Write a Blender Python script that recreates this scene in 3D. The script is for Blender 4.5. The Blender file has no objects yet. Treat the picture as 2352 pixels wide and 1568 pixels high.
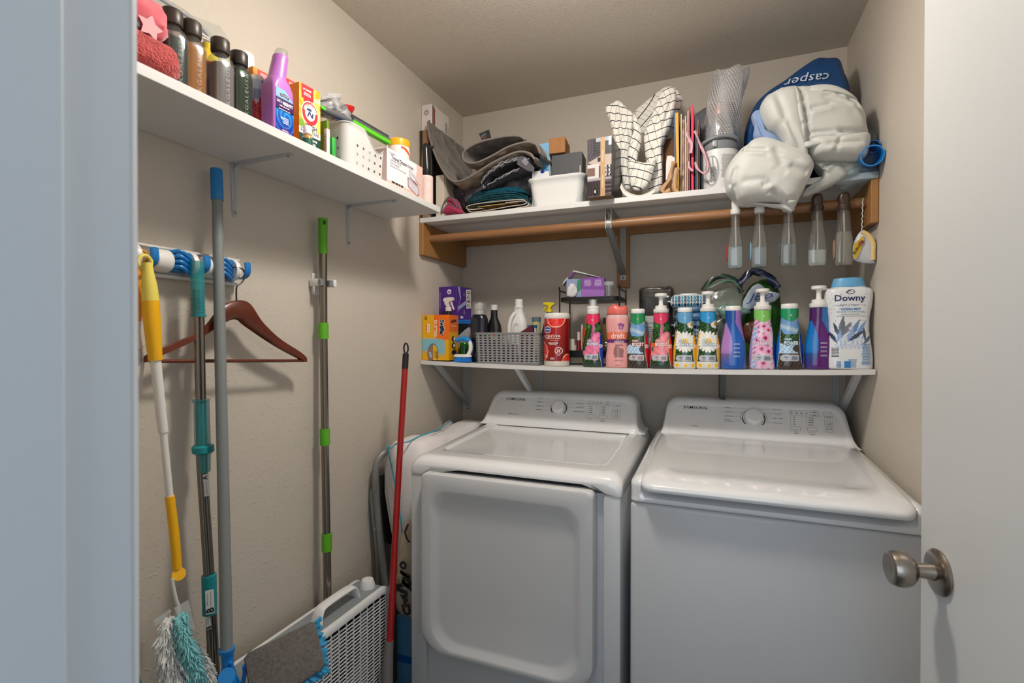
import bpy, bmesh, math, random
import numpy as np
from mathutils import Vector, Matrix, noise
random.seed(7)
S = bpy.context.scene
COL = S.collection
PI = math.pi
# ---------------------------------------------------------------- camera
W, H = 1.5585, 2.44                      # room width, ceiling height (back wall y=0, left wall x=0)
FPX = 1144.33
CAM = Vector((1.1081, -2.1297, 1.384))
_y, _p, _r = math.radians(21.8626), math.radians(.3778), math.radians(.0607)
FW = Vector((-math.sin(_y)*math.cos(_p), math.cos(_y)*math.cos(_p), -math.sin(_p)))
RT0 = Vector((math.cos(_y), math.sin(_y), 0)); UP0 = RT0.cross(FW)
RT = RT0*math.cos(_r)+UP0*math.sin(_r); UP = -RT0*math.sin(_r)+UP0*math.cos(_r)
cam = bpy.data.objects.new('camera', bpy.data.cameras.new('camera')); COL.objects.link(cam)
cam.matrix_world = Matrix(((RT.x, UP.x, -FW.x, CAM.x), (RT.y, UP.y, -FW.y, CAM.y), (RT.z, UP.z, -FW.z, CAM.z), (0, 0, 0, 1)))
cam.data.sensor_width = 36; cam.data.lens = FPX/2352*36; cam.data.clip_start = .02
cam.data.dof.use_dof = True; cam.data.dof.focus_distance = 1.9; cam.data.dof.aperture_fstop = 6.3
S.camera = cam
# ---------------------------------------------------------------- light
S.view_settings.view_transform = 'Standard'; S.view_settings.look = 'None'
S.view_settings.gamma = 1; S.view_settings.use_curve_mapping = False
S.view_settings.exposure = 0.0
wd = bpy.data.worlds.new('daylight_in_hall'); S.world = wd; wd.use_nodes = True
wd.node_tree.nodes['Background'].inputs[0].default_value = (.56, .70, .86, 1)
wd.node_tree.nodes['Background'].inputs[1].default_value = .64
wl = bpy.data.lights.new('hall_window', 'AREA'); wl.shape = 'RECTANGLE'; wl.size = 1.6; wl.size_y = 1.5; wl.energy = 12; wl.color = (.84, .92, 1)
wo = bpy.data.objects.new('hall_window_light', wl); wo.location = (.75, -3.3, 1.6); wo.rotation_euler = (PI/2, 0, 0); COL.objects.link(wo)
LAMP = Vector((.76, -1.13, 2.33))
ld = bpy.data.lights.new('ceiling_lamp', 'POINT'); ld.energy = 14; ld.color = (1, .945, .87); ld.shadow_soft_size = .075
lo = bpy.data.objects.new('ceiling_lamp_light', ld); lo.location = LAMP; COL.objects.link(lo)
la = bpy.data.lights.new('ceiling_lamp_down', 'AREA'); la.shape = 'DISK'; la.size = .16; la.energy = 8; la.color = (1, .95, .885)
lo = bpy.data.objects.new('ceiling_lamp_down_light', la); lo.location = LAMP+Vector((0, 0, .07)); COL.objects.link(lo)

def px(u, v, ax, val):                   # the point of a real plane (x, y or z = val) that stands at a pixel
    q = FW+RT*((u-1176)/FPX)-UP*((v-784)/FPX)
    return CAM+q*((val-CAM[ax])/q[ax])
def pxp(u, v, P, n):
    q = FW+RT*((u-1176)/FPX)-UP*((v-784)/FPX)
    return CAM+q*((Vector(P)-CAM).dot(n)/q.dot(n))
# ---------------------------------------------------------------- materials
def lin(c):
    if isinstance(c, str): c = [int(c[i:i+2], 16)/255 for i in (0, 2, 4)]
    return tuple(x/12.92 if x <= .04045 else ((x+.055)/1.055)**2.4 for x in c)
MATS = {}
def mat(col='ffffff', rough=.5, metal=0, bump=None, noisec=None, alpha=1, trans=0, coat=0, spec=.5, vc=False, sheen=0, emit=0, wood=None, check=None, sss=0):
    key = str((col, rough, metal, bump, noisec, alpha, trans, coat, spec, vc, sheen, emit, wood, check))
    if key in MATS: return MATS[key]
    m = bpy.data.materials.new('material'); m.use_nodes = True; nt = m.node_tree; N = nt.nodes; L = nt.links
    b = N['Principled BSDF']; c = lin(col)
    b.inputs['Base Color'].default_value = (*c, 1); b.inputs['Roughness'].default_value = rough
    b.inputs['Metallic'].default_value = metal; b.inputs['Alpha'].default_value = alpha
    b.inputs['Transmission Weight'].default_value = trans; b.inputs['Coat Weight'].default_value = coat
    b.inputs['Coat Roughness'].default_value = .04
    b.inputs['Specular IOR Level'].default_value = spec; b.inputs['Sheen Weight'].default_value = sheen
    if emit: b.inputs['Emission Color'].default_value = (*c, 1); b.inputs['Emission Strength'].default_value = emit
    src = None
    if vc:
        a = N.new('ShaderNodeVertexColor'); a.layer_name = 'Col'; L.new(a.outputs[0], b.inputs['Base Color']); src = a.outputs[0]
    tc = N.new('ShaderNodeTexCoord')
    def nz(scale, det=2, stretch=None, kind='n'):
        t = N.new('ShaderNodeTexNoise' if kind == 'n' else 'ShaderNodeTexVoronoi')
        t.inputs['Scale'].default_value = scale
        if kind == 'n': t.inputs['Detail'].default_value = det
        v = tc.outputs['Object']
        if stretch:
            mp = N.new('ShaderNodeMapping'); mp.inputs['Scale'].default_value = stretch; L.new(v, mp.inputs[0]); v = mp.outputs[0]
        L.new(v, t.inputs['Vector']); return t
    def ramp(out, a, ca, bb, cb):
        r = N.new('ShaderNodeValToRGB'); e = r.color_ramp.elements
        e[0].position = a; e[0].color = (*ca, 1); e[1].position = bb; e[1].color = (*cb, 1); L.new(out, r.inputs[0]); return r.outputs[0]
    if noisec:                            # (scale, second colour, stretch)
        t = nz(noisec[0], 4, noisec[2] if len(noisec) > 2 else None)
        L.new(ramp(t.outputs[0], .35, c, .68, lin(noisec[1])), b.inputs['Base Color'])
    if check:                             # thin dark woven lines from UVs: (pitch, line colour, width)
        uv = N.new('ShaderNodeUVMap'); sp = N.new('ShaderNodeSeparateXYZ'); L.new(uv.outputs[0], sp.inputs[0])
        ms = []
        for k in (0, 1):
            d = N.new('ShaderNodeMath'); d.operation = 'MULTIPLY'; d.inputs[1].default_value = 1/(check[0]*(1.35 if k else 1)); L.new(sp.outputs[k], d.inputs[0])
            f = N.new('ShaderNodeMath'); f.operation = 'FRACT'; L.new(d.outputs[0], f.inputs[0])
            g = N.new('ShaderNodeMath'); g.operation = 'LESS_THAN'; g.inputs[1].default_value = check[2]*(1.3 if k else .55); L.new(f.outputs[0], g.inputs[0]); ms.append(g)
        mx = N.new('ShaderNodeMath'); mx.operation = 'MAXIMUM'; L.new(ms[0].outputs[0], mx.inputs[0]); L.new(ms[1].outputs[0], mx.inputs[1])
        mix = N.new('ShaderNodeMix'); mix.data_type = 'RGBA'; mix.inputs[6].default_value = (*c, 1); mix.inputs[7].default_value = (*lin(check[1]), 1)
        L.new(mx.outputs[0], mix.inputs[0]); L.new(mix.outputs[2], b.inputs['Base Color'])
    if bump:                              # (kind, scale, strength, distance[, stretch])
        if bump[0] == 'peel':             # orange-peel wall: soft fine relief + sparse drips
            t = nz(bump[1], 3); t2 = nz(bump[1]*.7, 0)
            r2 = ramp(t2.outputs[0], .66, (0, 0, 0), .74, (1, 1, 1))
            ad = N.new('ShaderNodeMath'); ad.operation = 'MULTIPLY_ADD'; L.new(r2, ad.inputs[0]); ad.inputs[1].default_value = bump[4] if len(bump) > 4 else .8
            L.new(t.outputs[0], ad.inputs[2]); out = ad.outputs[0]
        elif bump[0] == 'v': out = nz(bump[1], kind='v').outputs[0]
        else: out = nz(bump[1], 3, bump[4] if len(bump) > 4 else None).outputs[0]
        bp = N.new('ShaderNodeBump'); bp.inputs['Strength'].default_value = bump[2]; bp.inputs['Distance'].default_value = bump[3]
        L.new(out, bp.inputs['Height']); L.new(bp.outputs[0], b.inputs['Normal'])
    MATS[key] = m; return m
def clearmat(tint='eef2f2', haze=.06, base=.05, rough=.04):
    key = ('clear', tint, haze, base, rough)
    if key in MATS: return MATS[key]
    m = bpy.data.materials.new('material'); m.use_nodes = True; nt = m.node_tree; N = nt.nodes; L = nt.links
    for n in list(N):
        if n.type == 'BSDF_PRINCIPLED': N.remove(n)
    out = [n for n in N if n.type == 'OUTPUT_MATERIAL'][0]
    tr = N.new('ShaderNodeBsdfTransparent'); tr.inputs[0].default_value = (*lin(tint), 1); gl = N.new('ShaderNodeBsdfGlossy'); gl.inputs['Roughness'].default_value = rough
    df = N.new('ShaderNodeBsdfDiffuse'); df.inputs[0].default_value = (.8, .8, .8, 1)
    fr = N.new('ShaderNodeFresnel'); fr.inputs[0].default_value = 1.5; ad0 = N.new('ShaderNodeMath'); ad0.inputs[1].default_value = base; L.new(fr.outputs[0], ad0.inputs[0])
    ge = N.new('ShaderNodeNewGeometry'); iv = N.new('ShaderNodeMath'); iv.operation = 'SUBTRACT'; iv.inputs[0].default_value = 1; L.new(ge.outputs['Backfacing'], iv.inputs[1])
    ad = N.new('ShaderNodeMath'); ad.operation = 'MULTIPLY'; L.new(ad0.outputs[0], ad.inputs[0]); L.new(iv.outputs[0], ad.inputs[1])
    m1 = N.new('ShaderNodeMixShader'); m1.inputs[0].default_value = haze; L.new(tr.outputs[0], m1.inputs[1]); L.new(df.outputs[0], m1.inputs[2])
    m2 = N.new('ShaderNodeMixShader'); L.new(ad.outputs[0], m2.inputs[0]); L.new(m1.outputs[0], m2.inputs[1]); L.new(gl.outputs[0], m2.inputs[2]); L.new(m2.outputs[0], out.inputs['Surface'])
    MATS[key] = m; return m
PAINT = lambda r=.35, **k: mat('ffffff', r, vc=True, **k)
# ---------------------------------------------------------------- geometry
class G:
    def __init__(s, v=(), f=(), c=None, uv=None): s.v = [Vector(p) for p in v]; s.f = [tuple(q) for q in f]; s.c = c; s.uv = uv
    def add(s, o):
        n = len(s.v)
        if s.c is not None or o.c is not None:
            s.c = (list(s.c) if s.c is not None else [(1, 1, 1)]*n)+(list(o.c) if o.c is not None else [(1, 1, 1)]*len(o.v))
        if o.uv is not None: s.uv = (list(s.uv) if s.uv is not None else [(0, 0)]*n)+list(o.uv)
        s.v += o.v; s.f += [tuple(i+n for i in q) for q in o.f]; return s
    def x(s, M): s.v = [M @ p for p in s.v]; return s
    def mv(s, x=0, y=0, z=0): d = Vector((x, y, z)); s.v = [p+d for p in s.v]; return s
    def rot(s, ax, deg): return s.x(Matrix.Rotation(math.radians(deg), 4, ax))
    def col(s, c): s.c = [lin(c)]*len(s.v); return s
    def fn(s, f): s.v = [Vector(f(p)) for p in s.v]; return s
def obj(name, g, m, parent=None, smooth=True, kind=None, label=None, angle=40):
    me = g if isinstance(g, bpy.types.Mesh) else bpy.data.meshes.new(name)
    if isinstance(g, G):
        me.from_pydata(g.v, [], g.f)
        if g.c is not None:
            a = me.color_attributes.new('Col', 'FLOAT_COLOR', 'POINT')
            arr = np.ones((len(g.v), 4), 'f'); arr[:, :3] = np.array(g.c); a.data.foreach_set('color', arr.ravel())
        if g.uv is not None:
            ul = me.uv_layers.new(name='UVMap'); U = np.array(g.uv, 'f')
            idx = np.empty(len(me.loops), 'i'); me.loops.foreach_get('vertex_index', idx); ul.data.foreach_set('uv', U[idx].ravel())
        if smooth:
            me.polygons.foreach_set('use_smooth', [True]*len(me.polygons))
            if angle < 180: me.set_sharp_from_angle(angle=math.radians(angle))
        me.materials.append(m)
    o = bpy.data.objects.new(name, me); COL.objects.link(o)
    if parent: o.parent = parent
    if kind: o['kind'] = kind
    if label: o['label'] = label
    return o
def thing(name, label, cat, loc=(0, 0, 0), rz=0, group=None, rot=None):
    o = bpy.data.objects.new(name, None); COL.objects.link(o); o.location = loc; o.empty_display_size = .05
    o.rotation_euler = rot if rot else (0, 0, math.radians(rz))
    o['label'] = label; o['category'] = cat
    if group: o['group'] = group
    return o
def tag(o, label, cat, group=None):
    o['label'] = label; o['category'] = cat
    if group: o['group'] = group
    return o
def box(x0, x1, y0, y1, z0, z1, r=0, seg=2):
    bm = bmesh.new(); bmesh.ops.create_cube(bm, size=1)
    for v in bm.verts: v.co = Vector(((x0+x1)/2+v.co.x*(x1-x0), (y0+y1)/2+v.co.y*(y1-y0), (z0+z1)/2+v.co.z*(z1-z0)))
    if r: bmesh.ops.bevel(bm, geom=bm.edges[:], offset=r, segments=seg, affect='EDGES', profile=.5)
    return frombm(bm)
def frombm(bm):
    bm.verts.ensure_lookup_table(); bm.verts.index_update()
    g = G([v.co.copy() for v in bm.verts], [[v.index for v in f.verts] for f in bm.faces]); bm.free(); return g
def loftrings(rings, close=True, cap0=True, cap1=True):
    n = len(rings[0]); g = G([p for r in rings for p in r], [])
    for k in range(len(rings)-1):
        for i in range(n if close else n-1):
            j = (i+1) % n; g.f.append((k*n+i, k*n+j, (k+1)*n+j, (k+1)*n+i))
    if cap0: g.f.append(tuple(reversed(range(n))))
    if cap1: g.f.append(tuple(range((len(rings)-1)*n, len(rings)*n)))
    return g
def interp(ctrl, n):                      # smooth resample of [(t, a, b, ...)] by monotone cosine-free Catmull
    c = np.array(ctrl, float); t = np.linspace(c[0, 0], c[-1, 0], n); out = [t]
    for k in range(1, c.shape[1]):
        m = np.gradient(c[:, k], c[:, 0]); i = np.clip(np.searchsorted(c[:, 0], t)-1, 0, len(c)-2)
        h = c[i+1, 0]-c[i, 0]; s = (t-c[i, 0])/h; p0, p1 = c[i, k], c[i+1, k]
        d = (p1-p0)/h; m0 = np.where(m[i]*d <= 0, 0, np.sign(d)*np.minimum(abs(m[i]), 3*abs(d))); m1 = np.where(m[i+1]*d <= 0, 0, np.sign(d)*np.minimum(abs(m[i+1]), 3*abs(d)))
        out.append((2*s**3-3*s**2+1)*p0+(s**3-2*s**2+s)*h*m0+(-2*s**3+3*s**2)*p1+(s**3-s**2)*h*m1)
    return np.stack(out, 1)
def lathe(prof, n=32, e=2, cap0=True, cap1=True, paint=None):
    """prof: rows (z, rx, ry[, e]); superellipse sections. paint(theta, x, z, rx)->rgb arrays; theta 0 = front (-y)"""
    rings = []; P = []
    for row in prof:
        z, rx, ry = row[0], row[1], row[2] if len(row) > 2 else row[1]
        ee = row[3] if len(row) > 3 else e; r = []
        for i in range(n):
            a = 2*PI*i/n - PI; s, c = math.sin(a), math.cos(a)
            X = rx*math.copysign(abs(s)**(2/ee), s); Y = -ry*math.copysign(abs(c)**(2/ee), c)
            r.append((X, Y, z)); P.append((a, X, z, rx))
        rings.append([Vector(q) for q in r])
    g = loftrings(rings, True, cap0, cap1)
    if paint:
        P = np.array(P); g.c = np.clip(paint(P[:, 0], P[:, 1], P[:, 2], P[:, 3]), 0, 1)**2.2
    return g
def cyl(r, z0, z1, n=24, r1=None): return lathe([(z0, r), (z1, r if r1 is None else r1)], n)
def tube(pts, r, n=10, closed=False):
    pts = [Vector(p) for p in pts]; K = len(pts); rr = r if isinstance(r, (list, tuple)) else [r]*K
    rings = []; up = None
    for k in range(K):
        a = pts[(k-1) % K] if (k or closed) else pts[0]; b = pts[(k+1) % K] if (k < K-1 or closed) else pts[-1]
        d = (b-a).normalized()
        if up is None: up = d.orthogonal().normalized()
        up = (up-d*up.dot(d)).normalized(); s = d.cross(up)
        rings.append([pts[k]+(up*math.cos(2*PI*i/n)+s*math.sin(2*PI*i/n))*rr[k] for i in range(n)])
    if closed: rings.append(rings[0]); return loftrings(rings, True, False, False)
    return loftrings(rings)
def spline(pts, n=8, closed=False):
    P = [Vector(p) for p in pts]; K = len(P); out = []
    rng = range(K) if closed else range(K-1)
    for k in rng:
        p0, p1, p2, p3 = (P[(k+j) % K] if closed else P[min(max(k+j, 0), K-1)] for j in (-1, 0, 1, 2))
        for i in range(n):
            t = i/n; out.append(.5*((2*p1)+(p2-p0)*t+(2*p0-5*p1+4*p2-p3)*t*t+(-p0+3*p1-3*p2+p3)*t**3))
    if not closed: out.append(P[-1])
    return out
def rr(hx, hy, r, z, cx=0, cy=0, nc=6, m=1):          # rounded rectangle ring
    out = []; r = max(min(r, hx, hy), 1e-5)
    cs = [(hx-r, hy-r, 0), (-hx+r, hy-r, 90), (-hx+r, -hy+r, 180), (hx-r, -hy+r, 270)]
    for k, (x, y, a0) in enumerate(cs):
        arc = [Vector((cx+x+r*math.cos(math.radians(a0+90*i/nc)), cy+y+r*math.sin(math.radians(a0+90*i/nc)), z)) for i in range(nc+1)]
        out += arc
        x2, y2, a2 = cs[(k+1) % 4]; nx = Vector((cx+x2+r*math.cos(math.radians(a2)), cy+y2+r*math.sin(math.radians(a2)), z))
        out += [arc[-1].lerp(nx, i/m) for i in range(1, m)]
    return out
def rrl(rows, nc=6, m=1, cap0=True, cap1=True): return loftrings([rr(*r, nc=nc, m=m) for r in rows], True, cap0, cap1)
def prism(poly, d, axis='z'):            # poly 2d, extruded 0..d; axis y: poly is (x,z); axis x: poly is (y,z)
    n = len(poly)
    f3 = {'z': lambda p, t: (p[0], p[1], t), 'y': lambda p, t: (p[0], t, p[1]), 'x': lambda p, t: (t, p[0], p[1])}[axis]
    return G([f3(p, 0) for p in poly]+[f3(p, d) for p in poly], [tuple(range(n))[::-1], tuple(range(n, 2*n))]+[(i, (i+1) % n, n+(i+1) % n, n+i) for i in range(n)])
def fnoise(p, s, seed=0): return noise.noise(Vector((p[0]*s+seed, p[1]*s-seed, p[2]*s+seed*.7)))
def inflate(outline, y, df, db, n=64, k=14, wr=.0, ws=14, seed=0, power=2.2, uvrot=0, ctr=None):
    """a soft body: closed outline of world/local (x,z) points, bulging df towards -y and db towards +y, wrinkled by wr"""
    P = spline([Vector((a, 0, b)) for a, b in outline], max(2, n//len(outline)), True); n = len(P)
    c = Vector((ctr[0], 0, ctr[1])) if ctr else sum(P, Vector())/n
    V = []; F = []
    for side, d in ((-1, df), (1, db)):
        for j in range(k):
            r = math.sin((j+1)/k*PI/2) if j < k-1 else 1
            if side == 1 and j == k-1: continue
            for i in range(n):
                q = c.lerp(P[i], r); h = d*(1-r**power)**(1/power) if r < 1 else 0
                V.append(Vector((q.x, y+side*h, q.z)))
        V.append(Vector((c.x, y+side*d, c.z)))
    f0 = 0; cf = n*k; b0 = cf+1; cb = b0+n*(k-1)
    for j in range(k-1):
        for i in range(n):
            i2 = (i+1) % n; F.append((j*n+i, (j+1)*n+i, (j+1)*n+i2, j*n+i2))
            o = lambda jj, ii: b0+jj*n+ii if jj < k-1 else (k-1)*n+ii
            F.append((o(j, i), o(j, i2), o(j+1, i2), o(j+1, i)))
    for i in range(n):
        i2 = (i+1) % n; F.append((cf, i, i2)); F.append((cb, b0+i2, b0+i))
    if wr:
        for q in V:
            a = 1-abs(fnoise(q, ws, seed)); bq = fnoise((q.x*1.0, q.y, q.z*.6), ws*.5, seed+9)
            dd = wr*(a**5*-.8+bq*1.2); dr = Vector((q.x-c.x, (q.y-y)*1.5, q.z-c.z))
            q += dr.normalized()*dd if dr.length > 1e-6 else Vector()
    ca, sa = math.cos(math.radians(uvrot)), math.sin(math.radians(uvrot))
    return G(V, F, uv=[((q.x+.5*q.y)*ca+q.z*sa+.012*fnoise(q, 11, seed), -(q.x+.5*q.y)*sa+q.z*ca+.012*fnoise(q, 9, seed+3)) for q in V])
def sheet(path, y0, y1, th, ny=10, wr=0, ws=20, seed=0, uvs=1):
    """a thick cloth: path of (x,z) seen from the front, extended from y0 to y1"""
    P = [Vector((a, 0, b)) for a, b in path]; K = len(P); T = []
    for k in range(K):
        d = (P[min(k+1, K-1)]-P[max(k-1, 0)]).normalized(); T.append(Vector((-d.z, 0, d.x)))
    top = [P[k]+T[k]*th/2 for k in range(K)]; bot = [P[k]-T[k]*th/2 for k in range(K)][::-1]; R = top+bot
    rings = []
    for j in range(ny+1):
        y = y0+(y1-y0)*j/ny; r = []
        for q in R:
            q = Vector((q.x, y, q.z))
            if wr: q += Vector((fnoise(q, ws, seed), fnoise(q, ws, seed+5), fnoise(q, ws, seed+11)))*wr
            r.append(q)
        rings.append(r)
    L = [0]
    for k in range(1, K): L.append(L[-1]+(P[k]-P[k-1]).length)
    L = L+L[::-1]
    n = len(R); g = G([p for r in rings for p in r], [])
    for k in range(ny):
        for i in range(n): j = (i+1) % n; g.f.append((k*n+i, k*n+j, (k+1)*n+j, (k+1)*n+i))
    for base, fl in ((0, 0), (ny*n, 1)):
        for i in range(K-1):
            q = (base+i, base+2*K-1-i, base+2*K-2-i, base+i+1); g.f.append(q if fl else q[::-1])
    g.uv = [(L[i], rings[j][i].y) for j in range(ny+1) for i in range(n)]
    return g
# ---------------------------------------------------------------- lettering (flat print laid on real surfaces)
_TX = {}
def glyph(s, bold=0, shear=0, space=1):
    k = (s, bold, shear, space)
    if k not in _TX:
        c = bpy.data.curves.new('t', 'FONT'); c.body = s; c.offset = bold; c.shear = shear; c.resolution_u = 2; c.space_character = space
        c.align_x = 'CENTER'; c.align_y = 'CENTER'
        o = bpy.data.objects.new('t', c); me = bpy.data.meshes.new_from_object(o)
        v = [tuple(p.co[:2]) for p in me.vertices]; f = [tuple(p.vertices) for p in me.polygons]
        bpy.data.objects.remove(o); bpy.data.curves.remove(c); bpy.data.meshes.remove(me)
        if v:
            xs = [a for a, b in v]; ys = [b for a, b in v]; mx, my = (min(xs)+max(xs))/2, (min(ys)+max(ys))/2
            w, h = max(xs)-min(xs), max(ys)-min(ys); v = [((a-mx)/w, (b-my)/w) for a, b in v]
            _TX[k] = (v, f, h/w)
        else: _TX[k] = ([], [], 1)
    return _TX[k]
def plane(O, ex, ey):                    # surface: (s,t) metres -> point, lifted off the face
    O, ex, ey = Vector(O), Vector(ex).normalized(), Vector(ey).normalized(); n = ex.cross(ey)
    return lambda s, t, h=0: O+ex*s+ey*t+n*h
def front(prof, e=2, lift=.0006):         # surface of a lathe body seen from -y
    z = [r[0] for r in prof]; A = [r[1] for r in prof]; B = [(r[2] if len(r) > 2 else r[1]) for r in prof]; E = [(r[3] if len(r) > 3 else e) for r in prof]
    def f(s, t, h=0):
        a, b, ee = np.interp(t, z, A), np.interp(t, z, B), np.interp(t, z, E)
        q = min(abs(s)/a, .995); return Vector((s, -b*(1-q**ee)**(1/ee)-lift-h, t))
    return f
def fl(surf, pts, h=.0004):              # flat polygon (convex) on surf
    return G([surf(s, t, h) for s, t in pts], [tuple(range(len(pts)))])
def txt(surf, s, cx, cy, w, hgt=None, bold=0, shear=0, space=1, rot=0, h=.0006, arc=0):
    v, f, asp = glyph(s, bold, shear, space); sy = (hgt/(asp*w)) if hgt else 1
    ca, sa = math.cos(math.radians(rot)), math.sin(math.radians(rot)); out = []
    for a, b in v:
        X, Y = a*w, b*w*sy
        if arc: th = X/arc; X, Y = (arc+Y)*math.sin(th), (arc+Y)*math.cos(th)-arc
        out.append(surf(cx+X*ca-Y*sa, cy+X*sa+Y*ca, h))
    return G(out, f)
def bars(surf, cx, cy, w, hgt, rows, fill=.45, seed=1, align=0, words=True, h=.0005):   # rows of print too small to read
    rg = random.Random(seed); g = G(); lh = hgt/rows
    for r in range(rows):
        y = cy+hgt/2-lh*(r+.5); L = w*rg.uniform(.7, 1); x = cx-w/2 if align < 0 else cx-L/2 if align == 0 else cx+w/2-L; e = x+L
        while x < e-1e-6:
            ww = min(e-x, w*rg.uniform(.07, .22)) if words else e-x
            g.add(fl(surf, [(x, y-lh*fill/2), (x+ww, y-lh*fill/2), (x+ww, y+lh*fill/2), (x, y+lh*fill/2)], h)); x += ww+w*.03
    return g
def ell(surf, cx, cy, a, b, n=20, h=.0004, rot=0):
    c, s = math.cos(math.radians(rot)), math.sin(math.radians(rot))
    return fl(surf, [(cx+a*math.cos(2*PI*i/n)*c-b*math.sin(2*PI*i/n)*s, cy+a*math.cos(2*PI*i/n)*s+b*math.sin(2*PI*i/n)*c) for i in range(n)], h)
def strip(surf, pts, w, h=.0005):         # thin printed line
    g = G()
    for (a, b), (c, d) in zip(pts, pts[1:]):
        L = math.hypot(c-a, d-b) or 1; nx, ny = -(d-b)/L*w/2, (c-a)/L*w/2
        g.add(fl(surf, [(a+nx, b+ny), (a-nx, b-ny), (c-nx, d-ny), (c+nx, d+ny)], h))
    return g
def join(*gs):
    g = G()
    for q in gs: g.add(q)
    return g
PLA = lambda c, r=.35, **k: mat(c, r, **k)     # moulded plastic
INK = lambda c: mat(c, .5)
def lettering(parent, m, *gs, name='lettering'): return obj(name, join(*gs), m, parent, smooth=False, kind='stuff' if len(gs) > 1 else None)
def boxthing(name, label, cat, c, sx, sy, sz, m, rz=0, group=None, r=.001, part='carton'):
    """upright carton: c = centre of its base; returns thing and its front / right / left / top print surfaces"""
    t = thing(name, label, cat, c, rz, group)
    obj(part, box(-sx/2, sx/2, -sy/2, sy/2, 0, sz, r, 1), m, t, smooth=False)
    F = plane((0, -sy/2, 0), (1, 0, 0), (0, 0, 1)); R = plane((sx/2, 0, 0), (0, 1, 0), (0, 0, 1)); Lf = plane((-sx/2, 0, 0), (0, -1, 0), (0, 0, 1))
    return t, F, R, Lf
# ================================================================ room shell
WALL = mat('c6bdb0', .6, bump=('peel', 110, .22, .003, 1.2))
CEIL = mat('d0c7ba', .85, bump=('peel', 240, .45, .004, .8))
WHITE = mat('dcdcdc', .4); TRIM = mat('d6dde2', .42, bump=('n', 60, .05, .002, (1, 1, .08)))
st = dict(kind='structure')
obj('floor', box(-.1, W+.1, -3.2, .1, -.1, 0), mat('5b554c', .9, bump=('n', 300, .6, .01)), smooth=False, **st)
obj('ceiling', box(-.1, W+.1, -2.005, .1, H, H+.1), CEIL, smooth=False, **st)
obj('wall_left', box(-.1, 0, -2.005, .1, 0, H), WALL, smooth=False, **st)
obj('wall_right', box(W, W+.1, -2.005, .1, 0, H), WALL, smooth=False, **st)
obj('wall_back', box(0, W, 0, .1, 0, H), WALL, smooth=False, **st)
g = box(0, .70, -2.005, -1.892, 0, H); g.add(box(.70, 1.535, -2.005, -1.892, 2.04, H)); g.add(box(1.535, W, -2.005, -1.892, 0, H))
obj('wall_front', g, WALL, smooth=False, **st)
# door lining with stop and moulded casing
prof = [(0, 0), (.055, 0), (.055, .006), (.045, .010), (.030, .011), (.026, .014), (.008, .016), (.002, .012), (0, .008)]
t1 = obj('trim_1', box(.70, .7005, -2.005, -1.888, 0, 2.03), TRIM, smooth=False, **st)
obj('casing', prism([(.698-a, -1.892+b) for a, b in prof], 2.09), TRIM, t1, smooth=False)
obj('door_stop', box(.7, .7115, -1.975, -1.9335, 0, 2.03, .002), TRIM, t1, smooth=False)
obj('outer_casing', prism([(.698-a, -2.005-b) for a, b in prof][::-1], 2.09), TRIM, t1, smooth=False)
obj('trim_2', box(.70, 1.535, -2.005, -1.888, 2.03, 2.045), TRIM, smooth=False, **st)
obj('trim_3', box(1.530, 1.537, -2.005, -1.888, 0, 2.03), TRIM, smooth=False, **st)
obj('baseboard_left', box(0, .012, -1.89, 0, 0, .08, .002), TRIM, smooth=False, **st)
obj('baseboard_back', box(0, W, -.012, 0, 0, .08, .002), TRIM, smooth=False, **st)
# dome lamp on the ceiling that lights the closet
t = thing('ceiling_light', 'round ceiling lamp that lights the laundry closet from above', 'lamp', (LAMP.x, LAMP.y, H))
obj('base', cyl(.10, -.012, 0, 40), WHITE, t)
obj('lens', lathe([(-.030, .06), (-.028, .083), (-.012, .093)], 40), mat('fff0dc', .3, emit=1.5), t)
# door leaf with knob
DPHI = math.radians(8)
kb = Vector((1.4255, -1.203, 1.035)); dd = Vector((-math.sin(DPHI), math.cos(DPHI), 0)); dn = Vector((-math.cos(DPHI), -math.sin(DPHI), 0))
DM = Matrix(((dd.x, -dn.x, 0, kb.x), (dd.y, -dn.y, 0, kb.y), (0, 0, 1, 0), (0, 0, 0, 1)))
DOORM = mat('c9cac8', .38, bump=('n', 16, .12, .003, (1.5, 1.5, .05)))
door = obj('door_1', box(-.70, .052, 0, .035, .01, 2.02, .0015), DOORM, smooth=False, **st); door.matrix_world = DM
NICK = mat('a39a90', .27, 1, bump=('n', 900, .05, .001, (1, 1, .1)))
def latheto(prof, n=40): return lathe(prof, n).rot('X', 90)          # axis along -y
kz = kb.z; K = thing('door_knob', 'brushed nickel knob', 'knob'); del K['category']; K.parent = door; K.location = (0, 0, kz)
obj('rosette', latheto([(0, .033), (.003, .0335), (.006, .031), (.008, .024), (.010, .014)]), NICK, K)
obj('neck', latheto([(.008, .013), (.018, .0115), (.028, .0105), (.033, .0105)]), NICK, K)
obj('grip', latheto([(.031, .012), (.036, .019), (.042, .0245), (.050, .0265), (.058, .0262), (.065, .0235), (.0665, .0205), (.0668, .016), (.0655, .008), (.067, .0045), (.067, .001)]), NICK, K)
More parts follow.
